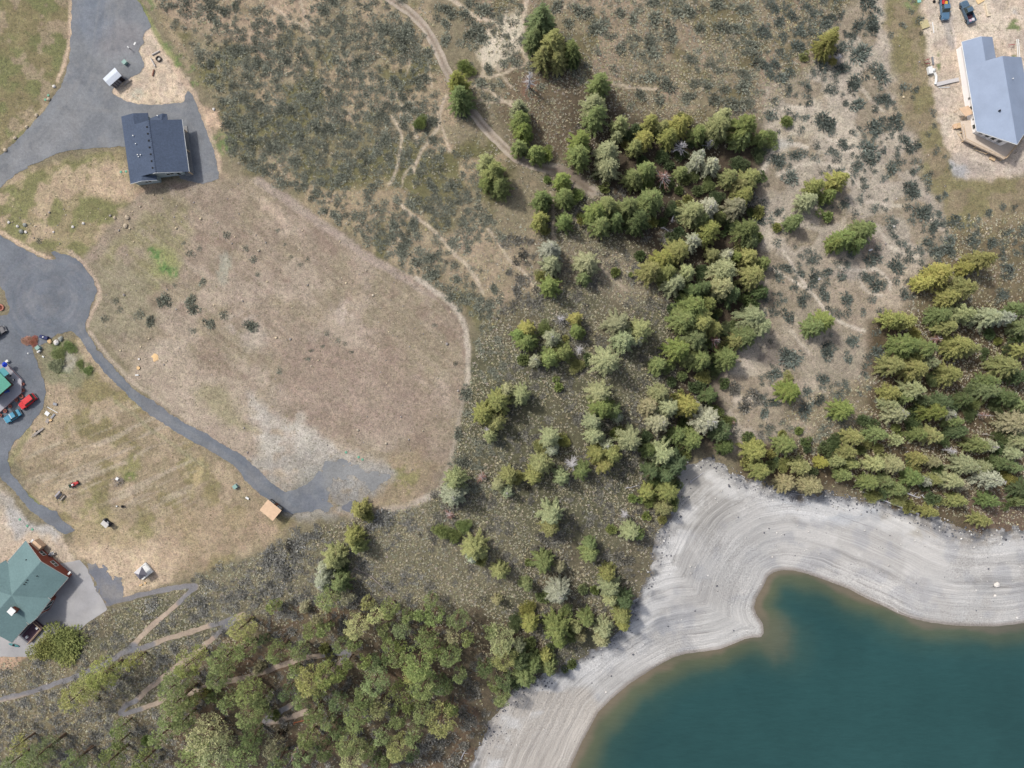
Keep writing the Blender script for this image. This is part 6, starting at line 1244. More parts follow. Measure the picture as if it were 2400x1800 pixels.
# kayak, barbecue
def lens(L, Wd, H, n=12):
    vs = []; fs = []
    for i in range(n+1):
        t_ = -1+2*i/n; w2 = Wd/2*math.sqrt(max(.004, 1-t_*t_)); h2 = H*(.55+.45*abs(t_)**2)
        for k in range(6): a_ = math.pi*k/5; vs.append((t_*L/2, -w2*math.cos(a_), H-h2*math.sin(a_)+.0))
    for i in range(n):
        for k in range(5): a = i*6+k; fs.append((a, a+1, a+7, a+6))
    top = len(vs)
    for i in range(n+1): t_ = -1+2*i/n; vs.append((t_*L/2, 0, H+.10*(1-abs(t_))+.03))
    for i in range(n): fs.append((i*6, i*6+6, top+i+1, top+i)); fs.append((i*6+5, top+i, top+i+1, i*6+11))
    mb = MB(); mb.add(vs, fs); return mb
def boat(name, px, ang, L, Wd, H, mat, label, cat, seat=None):
    p = P(*px); r_ = empty(name, (p.x, p.y, p.z), ang); lens(L, Wd, H).build('hull', mat, r_)
    MB().lathe((0, 0, H+.06), [(.26, 0), (.30, .06), (.22, .1)], 10).build('cockpit', DARKM, r_); tag(r_, label, cat); return r_
boat('kayak', (34, 1511), R(-15), 2.7, .62, .28, M('teal_plastic', (60, 128, 132), .5, .08), 'teal kayak lying at the lower tip of the green roof', 'kayak')
p = P(118.5, 1299.5, .6); bq = empty('barbecue', tuple(p), R(25)); tag(bq, 'round silver barbecue in a white frame by the red wall', 'barbecue')
MB().lathe((-.35, 0, .35), [(.2, -.3), (.4, 0), (.42, .15), (.3, .35), (.08, .44)], 14).build('kettle', M('shiny_steel', (150, 156, 166), .3, .1, 3, .8), bq); MB().box((.45, 0, .55), (.75, .7, .1)).build('side_table', GREYM, bq)
mb = MB(); [mb.bar((a, b, -.1), (a, b, .7), .035, None, 4) for a in (-.1, .85) for b in (-.4, .4)]; mb.bar((.85, -.4, .7), (.85, .4, .7), .04); mb.bar((-.1, .4, .7), (.85, .4, .7), .04); mb.build('frame', WHITE, bq)

# --- D: green roofed cabin with grey deck, left edge
D0 = float(zt(*unproj(20, 890, 0)))
def DP(x, y, z): a = unproj(x, y, z); return (a[0], a[1], D0+z)
def D8(x, y): return (x/8.295, 830+y/8.295)
hD = empty('green_roofed_cabin', (0, 0, 0)); tag(hD, 'cabin with bright green metal roof cut by the left edge', 'cabin')
RD = roofmat('bright_green_metal', (82, 160, 138), var=.05, rough=.5, rib=1.4, rot=R(-45)); TE = M('teal_canvas', (92, 160, 166), .8, .06)
c1, c2, c3 = D8(228, 592), D8(-190, 155), D8(-200, 965)
mb = MB(); far = (c2[0]+c3[0]-c1[0], c2[1]+c3[1]-c1[1])
mb.slab([DP(*c1, 3.0), DP(*c2, 3.0), DP(*far, 4.4), DP(*c3, 4.4)], .14); mb.build('roof', RD, hD)
q1_, q2_, q3_ = D8(165, 600), D8(-190, 250), D8(-200, 910); mb = MB(); mb.prism([DP(*q, 2.6)[:2] for q in (q1_, q2_, (far[0], far[1]), q3_)], D0-.4, [D0+2.85, D0+2.85, D0+4.1, D0+4.1]); mb.build('wall', M('dark_log_wall', (110, 86, 70), .85, .15, 2), hD)
MB().slab([DP(*D8(190, 375), 2.5), DP(*D8(72, 252), 2.5), DP(*D8(-40, 330), 2.8), DP(*D8(85, 445), 2.8)], .07).build('canopy', TE, hD)
dD = empty('grey_deck', (0, 0, 0)); tag(dD, 'pale grey plank deck wrapping the green roofed cabin', 'deck')
dpoly = [D8(*q) for q in ((130, 200), (170, 225), (435, 505), (430, 755), (0, 1135), (-250, 1350), (-300, 300), (0, 200))]
MB().prism([DP(*q, .6)[:2] for q in dpoly], D0-.3, D0+.6).build('deck_floor', M('grey_planks', (178, 176, 182), .85, .06, 2), dD)
for a_, b_ in (((435, 505), (430, 755)), ((430, 755), (0, 1135)), ((170, 225), (435, 505))):
    A_ = DP(*D8(*a_), .62); B_ = DP(*D8(*b_), .62); MB().bar((A_[0], A_[1], D0+.60), (B_[0], B_[1], D0+.60), .06, None, 4).build('edge_board', M('reddish_board', (140, 96, 88), .85), dD)
p = P(9.5, 854.5, 2.2); pu = empty('patio_umbrella', (p.x, p.y, p.z)); tag(pu, 'deep blue patio umbrella beside the green roofed cabin', 'umbrella')
MB().lathe((0, 0, 0), [(.03, 0), (.03, 2.5)], 8).build('pole', WHITE, pu); MB().lathe((0, 0, 2.0), [(.68, 0), (.66, .04), (.05, .48)], 8).build('canopy', M('blue_fabric', (22, 62, 190), .7, .08), pu)
tag(MB().box(tuple(P(16.5, 846.5, .5)+Vector((0, 0, .35))), (.75, .55, .7), R(35)).build('cooler_box', WHITE, None, .04), 'small white box next to the blue umbrella', 'cooler')
tag(MB().box(tuple(Vector(DP(18, 917, .7))+Vector((0, 0, .15))), (1.25, .6, .3), R(15)).build('blue_tarp', M('blue_tarp', (70, 104, 184), .6, .1), None, .05), 'bright blue folded tarp on the grey deck', 'tarp')
for i, (q, lb) in enumerate((((215, 420), 'grey round patio table on the deck corner under the teal canopy'), ((285, 500), 'grey patio table at the deck edge above the white rail'))):
    b_ = DP(*D8(*q), .62); tb = empty('patio_table', (b_[0], b_[1], D0+.61)); tag(tb, lb, 'table'); MB().lathe((0, 0, .68), [(.42, 0), (.42, .04)], 14).build('tabletop', GREYM, tb); MB().lathe((0, 0, 0), [(.25, 0), (.04, .05), (.04, .68)], 8).build('pedestal', DARKM, tb)
TERR = M('terracotta', (168, 98, 86), .85, .12, 3); SOIL = M('potting_soil', (92, 72, 60), .95, .2, 5)
pot = None
for i, (q, lb) in enumerate((((450, 700), "round terracotta planter at the grey deck's right corner"), ((458, 580), 'small terracotta planter highest along the deck edge'), ((415, 815), 'square pink planter touching the rear of the red car'), ((325, 895), 'brown planter left of the red car'), ((200, 1015), 'round rim planter above the blue car'), ((105, 1105), 'oval planter left above the blue car'), ((10, 1190), 'planter at the very left edge beyond the blue car'))):
    p = P(*D8(*q), .3)
    if pot is None:
        pot = empty('flower_pot', (0, 0, 0)); c1_ = MB().lathe((0, 0, 0), [(.22, 0), (.34, .40), (.38, .42), (.38, .46), (.30, .46), (.28, .40)], 14).build('pot', TERR, pot); c2_ = MB().lathe((0, 0, .36), [(.28, 0), (.2, .06), (.05, .1)], 10).build('soil', SOIL, pot); o = pot
    else:
        o = pot.copy(); COL.objects.link(o)
        for ch_ in (c1_, c2_): d_ = ch_.copy(); COL.objects.link(d_); d_.parent = o
    o.location = p; s_ = (1, .75, 1.15, 1.0, 1.0, 1.1, 1.0)[i]; o.scale = (s_*1.1, s_*(1.5 if i == 2 else 1.1), 1); o.rotation_euler = (0, 0, R(45)); tag(o, lb, 'planter', 'planters along the grey deck')

# --- E, F, G: sheds and gazebo
def hut(name, lbl, cat, roofpx, zr_, ins, mroof, mwall, group=None, zdrop=0.0, overhang=.35):
    """roofpx: four roof corners in photo px, in order; built under a slightly pitched roof"""
    c0 = float(zt(*unproj(roofpx[0][0], roofpx[0][1], 0))); r_ = empty(name, (0, 0, 0)); tag(r_, lbl, cat)
    zz = [zr_+zdrop, zr_+zdrop, zr_, zr_]; q = [(*unproj(a, b, z+c0), z+c0) for (a, b), z in zip(roofpx, zz)]
    cx = sum(a[0] for a in q)/4; cy = sum(a[1] for a in q)/4; w_ = [(cx+(a[0]-cx)*ins, cy+(a[1]-cy)*ins) for a in q]
    return r_, q, w_, c0
r_, q, w_, c0 = hut('plywood_shed', 'boxy shed with bare tan plywood roof at the asphalt drive\'s end', 'shed', [(530+1250/12.76, 1120+645/12.76), (530+1655/12.76, 1120+975/12.76), (530+1395/12.76, 1120+1290/12.76), (530+1000/12.76, 1120+965/12.76)], 2.6, .9, PLY, None)
MB().slab(q, .12).build('roof', PLY, r_); MB().prism(w_, c0-.3, c0+2.46).build('wall', M('grey_shed_wall', (104, 98, 90), .85, .12), r_)
wallwin(w_[1], w_[0], .08, .36, c0+1.0, c0+2.1, r_, 2, .06); wallwin(w_[1], w_[0], .62, .92, c0+1.0, c0+2.1, r_, 2, .06); o = MB().prism([(w_[0][0]+(w_[1][0]-w_[0][0])*t_+n_*.05*.6, w_[0][1]+(w_[1][1]-w_[0][1])*t_+n_*.05*.8) for t_, n_ in ((.42, 0), (.58, 0), (.58, 1), (.42, 1))], c0, c0+2.0).build('door', M('brown_door', (120, 80, 62), .8), r_)
r_, q, w_, c0 = hut('metal_shed', 'small shed with shiny pale metal roof on the top left driveway', 'shed', [(268.8, 158.5), (284.9, 177.0), (256.6, 201.9), (241.0, 184.6)], 2.3, .84, None, None)
MT = roofmat('galvanised_sheets', (206, 214, 224), var=.04, rough=.4, rib=2.0, rot=R(40)); a_, b_, c_, d_ = [Vector(v) for v in q]
m1 = (a_+b_)/2+Vector((0, 0, .32)); m2 = (c_+d_)/2+Vector((0, 0, .32))
mb = MB(); mb.slab([tuple(a_), tuple(m1), tuple(m2), tuple(d_)], .06); mb.slab([tuple(m1), tuple(b_), tuple(c_), tuple(m2)], .06); mb.build('roof', MT, r_)
MB().prism(w_, c0-.2, c0+2.2).build('wall', M('grey_corrugated_wall', (150, 146, 152), .7, .1), r_)
mb = MB(); ex = (b_-a_).normalized(); w2 = [Vector((x, y, 0)) for x, y in w_]
for i in range(5):
    p_ = w2[1].lerp(w2[2], .08+.2*i)+ex*.06; mb.box((p_.x, p_.y, c0+1.1), (.1, .1, 2.0), R(40))
mb.build('wall_ribs', DARKM, r_)
p_ = w2[1].lerp(w2[2], .12)+ex*.05; MB().box((p_.x, p_.y, c0+.95), (.85, .08, 1.7), R(40)).build('door', M('dark_opening', (50, 40, 44), .9), r_)
p_ = w2[1]+ex*.9; MB().box((p_.x, p_.y, c0+.3), (2.2, .5, .08), R(40)).build('step_board', OLDW, r_)
# gazebo: white deck, grey tent roof
gzp = [(120+1355/6.146, 1100+1342/6.146), (120+1465/6.146, 1100+1478/6.146), (120+1315/6.146, 1100+1592/6.146), (120+1190/6.146, 1100+1490/6.146)]
c0 = float(zt(*unproj(336, 1340, 0))); gz = empty('gazebo', (0, 0, 0)); tag(gz, 'small white platform gazebo with half covered grey tent roof', 'gazebo')
q = [Vector((*unproj(a, b, c0+.5), c0+.5)) for a, b in gzp]; MB().prism([(v.x, v.y) for v in q], c0-.3, c0+.5).build('platform', WHITE, gz)
top_ = [Vector((*unproj(a, b, c0+2.4), c0+2.4)) for a, b in ((120+1305/6.146, 1100+1400/6.146), (120+1385/6.146, 1100+1520/6.146), (120+1275/6.146, 1100+1590/6.146), (120+1195/6.146, 1100+1492/6.146))]
ap = sum(top_, Vector())/4+Vector((0, 0, .9)); cols = [M('grey_tent', (122, 120, 128), .85, .06), M('pale_tent', (196, 194, 196), .85, .05)]
for i, cn in ((0, 0), (1, 0), (2, 0), (3, 1)):
    a_, b_ = top_[i], top_[(i+1) % 4]; MB().slab([tuple(a_), tuple(b_), tuple(ap)], .05).build('roof_panel', cols[cn], gz)
for v in top_: MB().bar((v.x, v.y, c0+.5), tuple(v-Vector((0, 0, .05))), .05, None, 6).build('post', WHITE, gz)
MB().bar((q[0].x, q[0].y, c0+.9), (q[1].x, q[1].y, c0+.9), .04).build('rail', WHITE, gz)

# ------------------------------------------------------------ vehicles
def loft(sections, mat, name, parent, bev=.05):
    """sections: list of (x, halfwidth_bottom, z_bottom, halfwidth_top, z_top)"""
    vs = []; fs = []
    for x, wb, zb, wt, z2 in sections: vs += [(x, -wb, zb), (x, wb, zb), (x, wt, z2), (x, -wt, z2)]
    for i in range(len(sections)-1):
        a = i*4
        for k in range(4): fs.append((a+k, a+4+k, a+4+(k+1) % 4, a+(k+1) % 4))
    fs.append((0, 1, 2, 3)); n = len(sections)*4; fs.append((n-1, n-2, n-3, n-4)); mb = MB(); mb.add(vs, fs); return mb.build(name, mat, parent, bev)
def wheel(parent, x, y, r_, name='wheel'):
    mb = MB(); s_ = 1 if y > 0 else -1; mb.bar((x, y-.11*s_, r_), (x, y+.11*s_, r_), r_, None, 18); w_ = mb.build(name, DARKM, parent); MB().bar((x, y+.10*s_, r_), (x, y+.125*s_, r_), r_*.55, None, 12).build('rim', GREYM, w_)
def paint_(name, rgb): return M(name, rgb, .3, .05, 1.0, 0, .6)
def vehicle(name, px, heading, L, Wd, H, body, label, kind='suv', load=None):
    p = P(px[0], px[1], H*.6); r_ = empty(name, tuple(p), heading); w_ = Wd/2; tag(r_, label, 'car' if kind != 'pickup' else 'pickup truck')
    g0 = .34; hd = H*.56
    secs = [(-L/2, w_*.86, g0+.08, w_*.84, hd*.9), (-L/2+.15, w_*.98, g0, w_*.92, hd), (-L*.1, w_, g0, w_*.95, hd+.03), (L*.2, w_, g0, w_*.94, hd+.02), (L*.22, w_, g0, w_*.92, hd), (L/2-.25, w_*.96, g0, w_*.84, hd-.08), (L/2, w_*.84, g0+.1, w_*.72, hd-.2)]
    if kind == 'pickup':
        secs = [(-L*.09, w_, g0, w_*.95, hd+.02)]+secs[3:]; loft([(-L/2, w_*.95, g0, w_*.95, g0+.25), (-L*.085, w_*.97, g0, w_*.97, g0+.25)], body, 'bed_floor', r_, .02)
        for s_ in (-1, 1): MB().box((-L*.295, s_*w_*.93, (g0+hd)/2+.06), (L*.41, .13, hd-g0+.1)).build('bed_side', body, r_, .03)
        MB().box((-L/2+.05, 0, (g0+hd)/2+.05), (.1, Wd*.84, hd-g0)).build('tailgate', body, r_, .03)
    loft(secs, body, 'body', r_, .06)
    if kind == 'pickup': xa, xb, xc, xd = -L*.10, -L*.06, L*.10, L*.21
    elif kind == 'suv': xa, xb, xc, xd = -L/2+.12, -L/2+.42, L*.10, L*.22
    else: xa, xb, xc, xd = -L*.34, -L*.24, L*.05, L*.18
    loft([(xa, w_*.88, hd, w_*.88, hd+.02), (xb, w_*.88, hd, w_*.74, H-.05), (xc, w_*.88, hd, w_*.74, H-.05), (xd, w_*.90, hd, w_*.88, hd+.02)], GLASS, 'windows', r_, .03)
    loft([(xb-.1, w_*.73, H-.07, w_*.71, H), (xc+.06, w_*.73, H-.07, w_*.71, H)], body, 'roof', r_, .03)
    for s_ in (-1, 1):
        for x_ in (xb, (xb+xc)/2, xc): MB().bar((x_, s_*w_*.90, hd), (x_, s_*w_*.755, H-.05), .035, None, 4).build('pillar', body, r_)
        MB().box((L/2-.05, s_*w_*.62, hd-.26), (.1, .28, .16)).build('headlight', WHITE, r_, .02); MB().box((xd-.05, s_*(w_+.1), hd+.08), (.12, .2, .14)).build('mirror', body, r_, .02)
    MB().box((L/2+.05, 0, g0+.1), (.12, Wd*.86, .18)).build('bumper', GREYM, r_, .03); MB().box((-L/2-.05, 0, g0+.1), (.12, Wd*.86, .18)).build('bumper', GREYM, r_, .03)
    for x_ in (-L*.32, L*.33):
        for s_ in (-1, 1): wheel(r_, x_, s_*(w_-.06), .36)
    return r_
def hd_(dx, dy): return math.atan2(-dy, dx)
vehicle('parked_car', (62, 941), hd_(-250, 200), 4.5, 1.9, 1.75, paint_('red_paint', (214, 30, 34)), 'bright red wagon parked beside the grey deck', 'suv')
v_ = vehicle('parked_car', (27.3, 976), hd_(-310, 190), 4.3, 1.8, 1.5, paint_('sky_blue_paint', (70, 148, 178)), 'sky blue vintage car with white roof bar, below the red wagon', 'sedan'); MB().box((-.1, 0, 1.515), (.12, 1.3, .04)).build('roof_bar', WHITE, v_)
vehicle('parked_car', (-9, 780), hd_(10, -6), 4.4, 1.85, 1.6, paint_('dark_grey_paint', (58, 58, 66)), 'dark car mostly cut off by the left edge', 'suv')
tr1 = vehicle('pickup_truck', (2216.5, 17), hd_(4, 56), 5.7, 2.0, 1.85, paint_('steel_blue_paint', (88, 122, 150)), 'steel blue pickup with colourful load, cut by the top edge', 'pickup')
tr2 = vehicle('pickup_truck', (2270.5, 26), hd_(-32, -78), 5.6, 2.0, 1.85, paint_('slate_blue_paint', (84, 108, 128)), 'slate blue pickup parked askew, its bed toward the pale house', 'pickup')
def load(tr, items, label):
    r_ = None
    for (x, y, sx_, sy_, h_, c, nm) in items:
        MB().box((x, y, .62+h_/2), (sx_, sy_, h_), .1*x).build(nm, M('load_'+str(c[0])+'_'+str(c[1]), c, .7), tr, .03)
load(tr1, [(-1.3, -.4, .9, .6, .45, (206, 60, 60), 'red_bundle'), (-1.2, .35, .7, .6, .4, (226, 180, 70), 'yellow_bundle'), (-2.2, 0, .8, 1.3, .35, (180, 70, 120), 'purple_bundle')], '')
load(tr2, [(-1.2, 0, 1.0, 1.3, .2, (70, 40, 50), 'dark_cargo'), (-2.2, -.4, .7, .55, .4, (226, 222, 226), 'white_box'), (-2.2, .4, .6, .5, .4, (206, 170, 190), 'pink_box')], '')

# ------------------------------------------------------------ small things
def simple(name, mb, mat, label, cat, group=None, bev=0.0):
    return tag(mb.build(name, mat, None, bev), label, cat, group)
TG = M('transformer_green', (146, 178, 168), .6, .06)
def transformer(px, rz, lb):
    p = P(*px, .6); r_ = empty('transformer_box', tuple(p), rz); tag(r_, lb, 'transformer', 'green utility boxes')
    MB().box((0, 0, .4), (.95, .85, .8)).build('cabinet', TG, r_, .04); MB().box((0, 0, .83), (1.02, .92, .07)).build('lid', TG, r_, .02); MB().box((0, 0, -.02), (1.3, 1.2, .12)).build('pad', M('small_pad', (150, 148, 145), .9), r_)
transformer((292, 145.8), R(45), 'green utility box on the top left driveway above the metal shed'); transformer((551, 1140.6), R(35), 'green utility box by the asphalt drive above the plywood shed'); transformer((88.6, 815.2), R(40), 'green utility box under the rusty bush')
def bench(px, L, ang, mat, lb, name='log_bench'):
    p = P(*px, .2); simple(name, MB().bar((p.x-math.cos(ang)*L/2, p.y-math.sin(ang)*L/2, p.z+.2), (p.x+math.cos(ang)*L/2, p.y+math.sin(ang)*L/2, p.z+.2), .19, .17, 8), mat, lb, 'log', 'log benches round the fire ring')
bench((365, 123.8), 2.1, R(28), M('bleached_log', (206, 198, 190), .9, .15), 'grey log bench above the stone fire ring'); bench((358.7, 146.5), 2.3, R(-62), MATS['bleached_log'], 'pale log bench left of the stone fire ring'); bench((359, 170.3), 1.6, R(78), M('red_plank', (160, 118, 100), .9, .15), 'short reddish plank bench lowest near the fire ring')
def firering(px, r_, lb, mat, inner):
    p = P(*px); e = empty('fire_ring', tuple(p)); tag(e, lb, 'fire ring'); mb = MB(); n = 14
    for i in range(n): t_ = 6.283*i/n; mb.box((r_*math.cos(t_), r_*math.sin(t_), .18), (.36*r_, .5*r_, .36), t_)
    mb.build('rim', mat, e); MB().lathe((0, 0, .02), [(r_*.8, 0), (r_*.5, .06), (.05, .1)], 12).build('ash_bed', inner, e); return e
firering((372.6, 138.6), .58, 'dark ringed fire pit with pale ash between the log benches', M('charred_stone', (92, 84, 78), .9, .2, 5), M('pale_ash', (206, 202, 194), .95, .2, 4))
firering((3, 721), .65, 'pinkish brick fire ring on the grassy islet at the left edge', M('pink_brick', (206, 142, 122), .9, .12, 4), M('brown_ash', (120, 66, 54), .95, .2, 4))
# rocks
ROCK = M('pale_boulder', (196, 180, 156), .9, .2, 3); ROCKG = M('grey_boulder', (156, 158, 150), .9, .2, 3); ROCKW = M('whitish_boulder', (226, 220, 212), .9, .12, 3); ROCKY = M('yellow_sawn_wood', (232, 196, 146), .85, .1, 3)
for i, (c_, r__, x, y, wd, mt, lb) in enumerate(((0, 0, 465, 745, 30, ROCKW, 'whitish boulder highest on the left verge of the top driveway'), (0, 0, 422, 858, 34, ROCK, 'tan boulder on the verge beside the green valve covers'), (0, 0, 315, 995, 32, ROCK, 'tan boulder third down the left verge'), (0, 0, 230, 1097, 30, ROCK, 'tan boulder fourth down the left verge'), (0, 0, 130, 1190, 32, ROCK, 'tan boulder second lowest on the left verge'), (0, 0, 45, 1295, 36, ROCK, 'tan boulder lowest on the left verge'), (0, 0, 1845, 943, 26, ROCKW, 'pale rock on the dirt strip right of the blue roofed house pad'),
    (0, 1, 75, 262, 26, ROCKW, 'pale rock furthest left above the cul de sac'), (0, 1, 150, 297, 28, ROCKW, 'pale rock second from left above the cul de sac'), (0, 1, 185, 340, 40, ROCKG, 'grey rock in the group above the cul de sac'), (0, 1, 222, 345, 26, ROCKW, 'small white rock touching the grey rock above the cul de sac'), (0, 1, 215, 285, 36, ROCKG, 'grey rock behind the pale rocks above the cul de sac'), (0, 1, 630, 302, 24, ROCKW, 'cream rock in the grass, left one of a pair'), (0, 1, 718, 270, 26, ROCKW, 'cream rock in the grass, right one of a pair'), (0, 1, 460, 345, 18, ROCKW, 'small cream rock alone in the left grass'), (0, 1, 1085, 290, 40, ROCK, 'tan rock below the reddish rock in the grass'), (0, 1, 1097, 218, 42, ROCK, 'reddish tan rock highest in the green grass'), (0, 1, 990, 222, 30, ROCK, 'tan rock left of the reddish rock'),
    (0, 1, 490, 1300, 50, ROCKW, 'large white rock at the planting beside the cul de sac'), (0, 1, 525, 1270, 44, ROCKG, 'grey rock at the planting beside the cul de sac'), (0, 1, 430, 1290, 40, ROCKY, 'orange tan rock beside the dark blue sign'), (3, 3, 1980, 75, 50, ROCKW, 'large white boulder on the right beach'), (3, 3, 1965, 172, 26, ROCKW, 'small white boulder below the large one on the right beach'), (2, 3, 812, 1006, 20, ROCKW, 'bright white rock on the lower left beach'), (2, 3, 42, 1460, 16, ROCKW, 'white rock near the bottom of the sandy beach'), (2, 2, 1478, 980, 30, ROCKG, 'dark grey boulder on the narrow beach head'), (3, 1, 1088, 298, 24, ROCKW, 'white rock in a sagebrush on the sandy slope'), (3, 1, 443, 750, 26, ROCKW, 'white rock beside the thin footpath bushes'), (3, 3, 975, 98, 14, ROCKW, 'small white rock above the lake shore on the right'), (3, 2, 38, 1495, 18, ROCKW, 'small white rock on the upper curve of the beach'))):
    x_, y_ = T(c_, r__, x, y)[0]; p = P(x_, y_, .15); rr_ = wd/3.687*S/2; simple('boulder', MB().blob((p.x, p.y, p.z+rr_*.3), rr_, 70+i, 9, 6, .22, .7), mt, lb, 'rock', 'boulders')
# valve covers
VC = M('green_plastic_lid', (110, 168, 140), .6, .06)
for i, (c_, r__, x, y, lb) in enumerate(((0, 0, 418, 824, 'green valve lid by the verge boulders, upper'), (0, 0, 392, 862, 'green valve lid by the verge boulders, lower'), (0, 0, 1045, 1486, 'green lid left of the blue roofed house, left one'), (0, 0, 1090, 1482, 'green lid touching the blue roofed house wall'), (0, 2, 172, 1170, 'green lid on the pale gravel, top one'), (0, 2, 236, 1226, 'green lid on the pale gravel, middle one'), (0, 2, 280, 1256, 'green lid on the pale gravel, lowest one'), (1, 2, 778, 590, 'green lid in the stony bed, left one'), (1, 2, 886, 632, 'green lid in the stony bed, middle one'), (1, 2, 920, 652, 'green lid in the stony bed, right one'))):
    x_, y_ = T(c_, r__, x, y)[0]; p = P(x_, y_); simple('valve_lid', MB().lathe((p.x, p.y, p.z), [(.3, -.05), (.3, .08), (.1, .12)], 14), VC, lb, 'lid', 'green ground lids')
def flat(name, px, size, ang, mat, lb, cat, h=.0): p = P(*px); return simple(name, MB().box((p.x, p.y, p.z+size[2]/2+.03+h), size, ang), mat, lb, cat)
flat('white_sign', (316, 102.4), (.35, .75, .05), R(-30), WHITE, 'white panel lying above the leaning post', 'sign')
p = P(308, 117); e = empty('marker_post', tuple(p)); tag(e, 'leaning white topped post on the top left driveway', 'post'); MB().bar((0, 0, -.1), (-.15, .1, 1.1), .06).build('post', DARKM, e); MB().box((-.17, .12, 1.15), (.5, .2, .25), R(-40)).build('mailbox', WHITE, e, .03)
flat('white_box', (580.5, 1167), (.85, .4, .35), R(-35), WHITE, 'white box on the gravel left of the plywood shed', 'box')
# lamp post
p = P(104, 831); e = empty('lamp_post', tuple(p)); tag(e, 'tall thin lamp post with white globe by the left driveway', 'lamp'); MB().bar((0, 0, 0), (0, 0, 5.6), .05, .035, 8).build('pole', GREYM, e); MB().blob((0, 0, 5.75), .2, 1, 12, 8, .0).build('globe', WHITE, e)
RB_ = bpy.data.objects
def redbush(px, d_, col, lb, nm='garden_bush'):
    p = P(*px, .4); o = bpy.data.objects.new(nm, BUSHL[len(lb) % 3]); link(o); o.location = p; o.scale = (d_/1.75, d_/1.75, d_*.26); o.color = (*[c*1.4 for c in lin(col)], 1); tag(o, lb, 'bush')
redbush((59, 798), 2.3, (178, 140, 122), 'rusty pink bush on the driveway edge, left half'); redbush((77, 799), 2.4, (164, 112, 96), 'darker rusty red bush on the driveway edge, right half')
redbush((138, 829), 3.2, (122, 130, 88), 'green planting beside the narrow drive, upper'); redbush((160, 812), 2.6, (116, 130, 84), 'green planting near the junction, top'); redbush((128, 856), 3.4, (132, 136, 108), 'grey green planting in the wedge bed, middle'); redbush((204, 868), 2.2, (114, 128, 82), 'green planting lowest in the wedge bed'); redbush((186, 852), 1.8, (118, 128, 84), 'green planting right side of the wedge bed')
p = P(101.5, 790.5, .8); e = empty('blue_container', tuple(p), R(-15)); tag(e, 'dark blue wheeled cart with white round lid beside the rusty bush', 'cart'); MB().box((0, 0, .5), (2.0, .75, .7)).build('bin', M('navy_plastic', (24, 38, 92), .5, .1), e, .06); MB().lathe((-.05, .05, .86), [(.2, 0), (.16, .1)], 10).build('lid', WHITE, e); [wheel(e, x_, y_, .18) for x_ in (-.7, .7) for y_ in (-.33, .33)]
for px_, lb in (((92, 825), 'white drum under the green utility box, left one'), ((95, 822.2), 'white drum under the green utility box, right one')): p = P(*px_); simple('white_drum', MB().lathe((p.x, p.y, p.z), [(.22, 0), (.24, .3), (.22, .6), (.05, .62)], 12), WHITE, lb, 'drum')
flat('white_bag', (102, 836), (.5, .3, .2), R(-40), WHITE, 'small white bag near the lamp post', 'bag')
# stumps
for px_, r__, lb, mt in (((325, 862.5), .45, 'orange cut tree stump on the field left side', ROCKY), ((326.5, 841.5), .27, 'white stump above the orange stump', ROCKW)):
    p = P(*px_); e = empty('tree_stump', tuple(p)); tag(e, lb, 'stump'); MB().lathe((0, 0, -.1), [(r__*1.15, 0), (r__, .3)], 14).build('bark', BARK, e); MB().lathe((0, 0, .2), [(r__*.92, 0), (r__*.92, .03)], 14).build('cut_top', mt, e)
p = P(363, 839); simple('wood_chips', MB().blob((p.x, p.y, p.z), .75, 5, 11, 4, .45, .16), ROCKY, 'spilled pale wood chips right of the stumps', 'wood chips')
flat('white_block', (322, 879), (.8, .3, .25), 0, WHITE, 'white block below the orange stump', 'block')
# debris pile, trailer frame
for nm, px_, sz_, an, mt, lb, ct in (('white_board', (111, 969), (1.05, .95, .12), R(-35), WHITE, 'white square panel on the junk heap by the driveway curve', 'panel'), ('weathered_board', (112, 986), (.8, 1.1, .14), R(-30), OLDW, 'weathered board square below the white panel', 'panel'), ('white_pipe', (123.5, 960.5), (2.9, .14, .14), R(-30), WHITE, 'long white pipe across the junk heap', 'pipe'), ('scrap_sheet', (125, 975), (1.3, .45, .2), R(50), GREYM, 'grey scrap metal right of the white panel', 'scrap'), ('wood_offcut', (120, 985), (.6, .45, .3), R(20), ROCKY, 'orange tan wood block beside the weathered board', 'wood block'), ('white_tub', (130.5, 947), (.9, .6, .3), R(-15), GREYM, 'pale tub lying above the junk heap', 'tub')): flat(nm, px_, sz_, an, mt, lb, ct)
p = P(90, 1012, .3); e = empty('boat_trailer', tuple(p), R(36)); tag(e, 'long narrow grey trailer frame in the grass by the driveway curve', 'trailer')
mb = MB(); [mb.bar((-1.6, y_, .35), (1.6, y_*.5, .35), .06, None, 4) for y_ in (-.25, .25)]; [mb.bar((x_, -.25, .35), (x_, .25, .35), .05, None, 4) for x_ in (-1.5, -.8, 0, .8)]; mb.bar((-1.6, 0, .35), (-2.1, 0, .3), .06); mb.build('frame', M('pale_frame', (196, 190, 184), .7), e); MB().box((.1, 0, .33), (2.7, .3, .06)).build('bed', OLDW, e); [wheel(e, -.3, y_, .22) for y_ in (-.4, .4)]
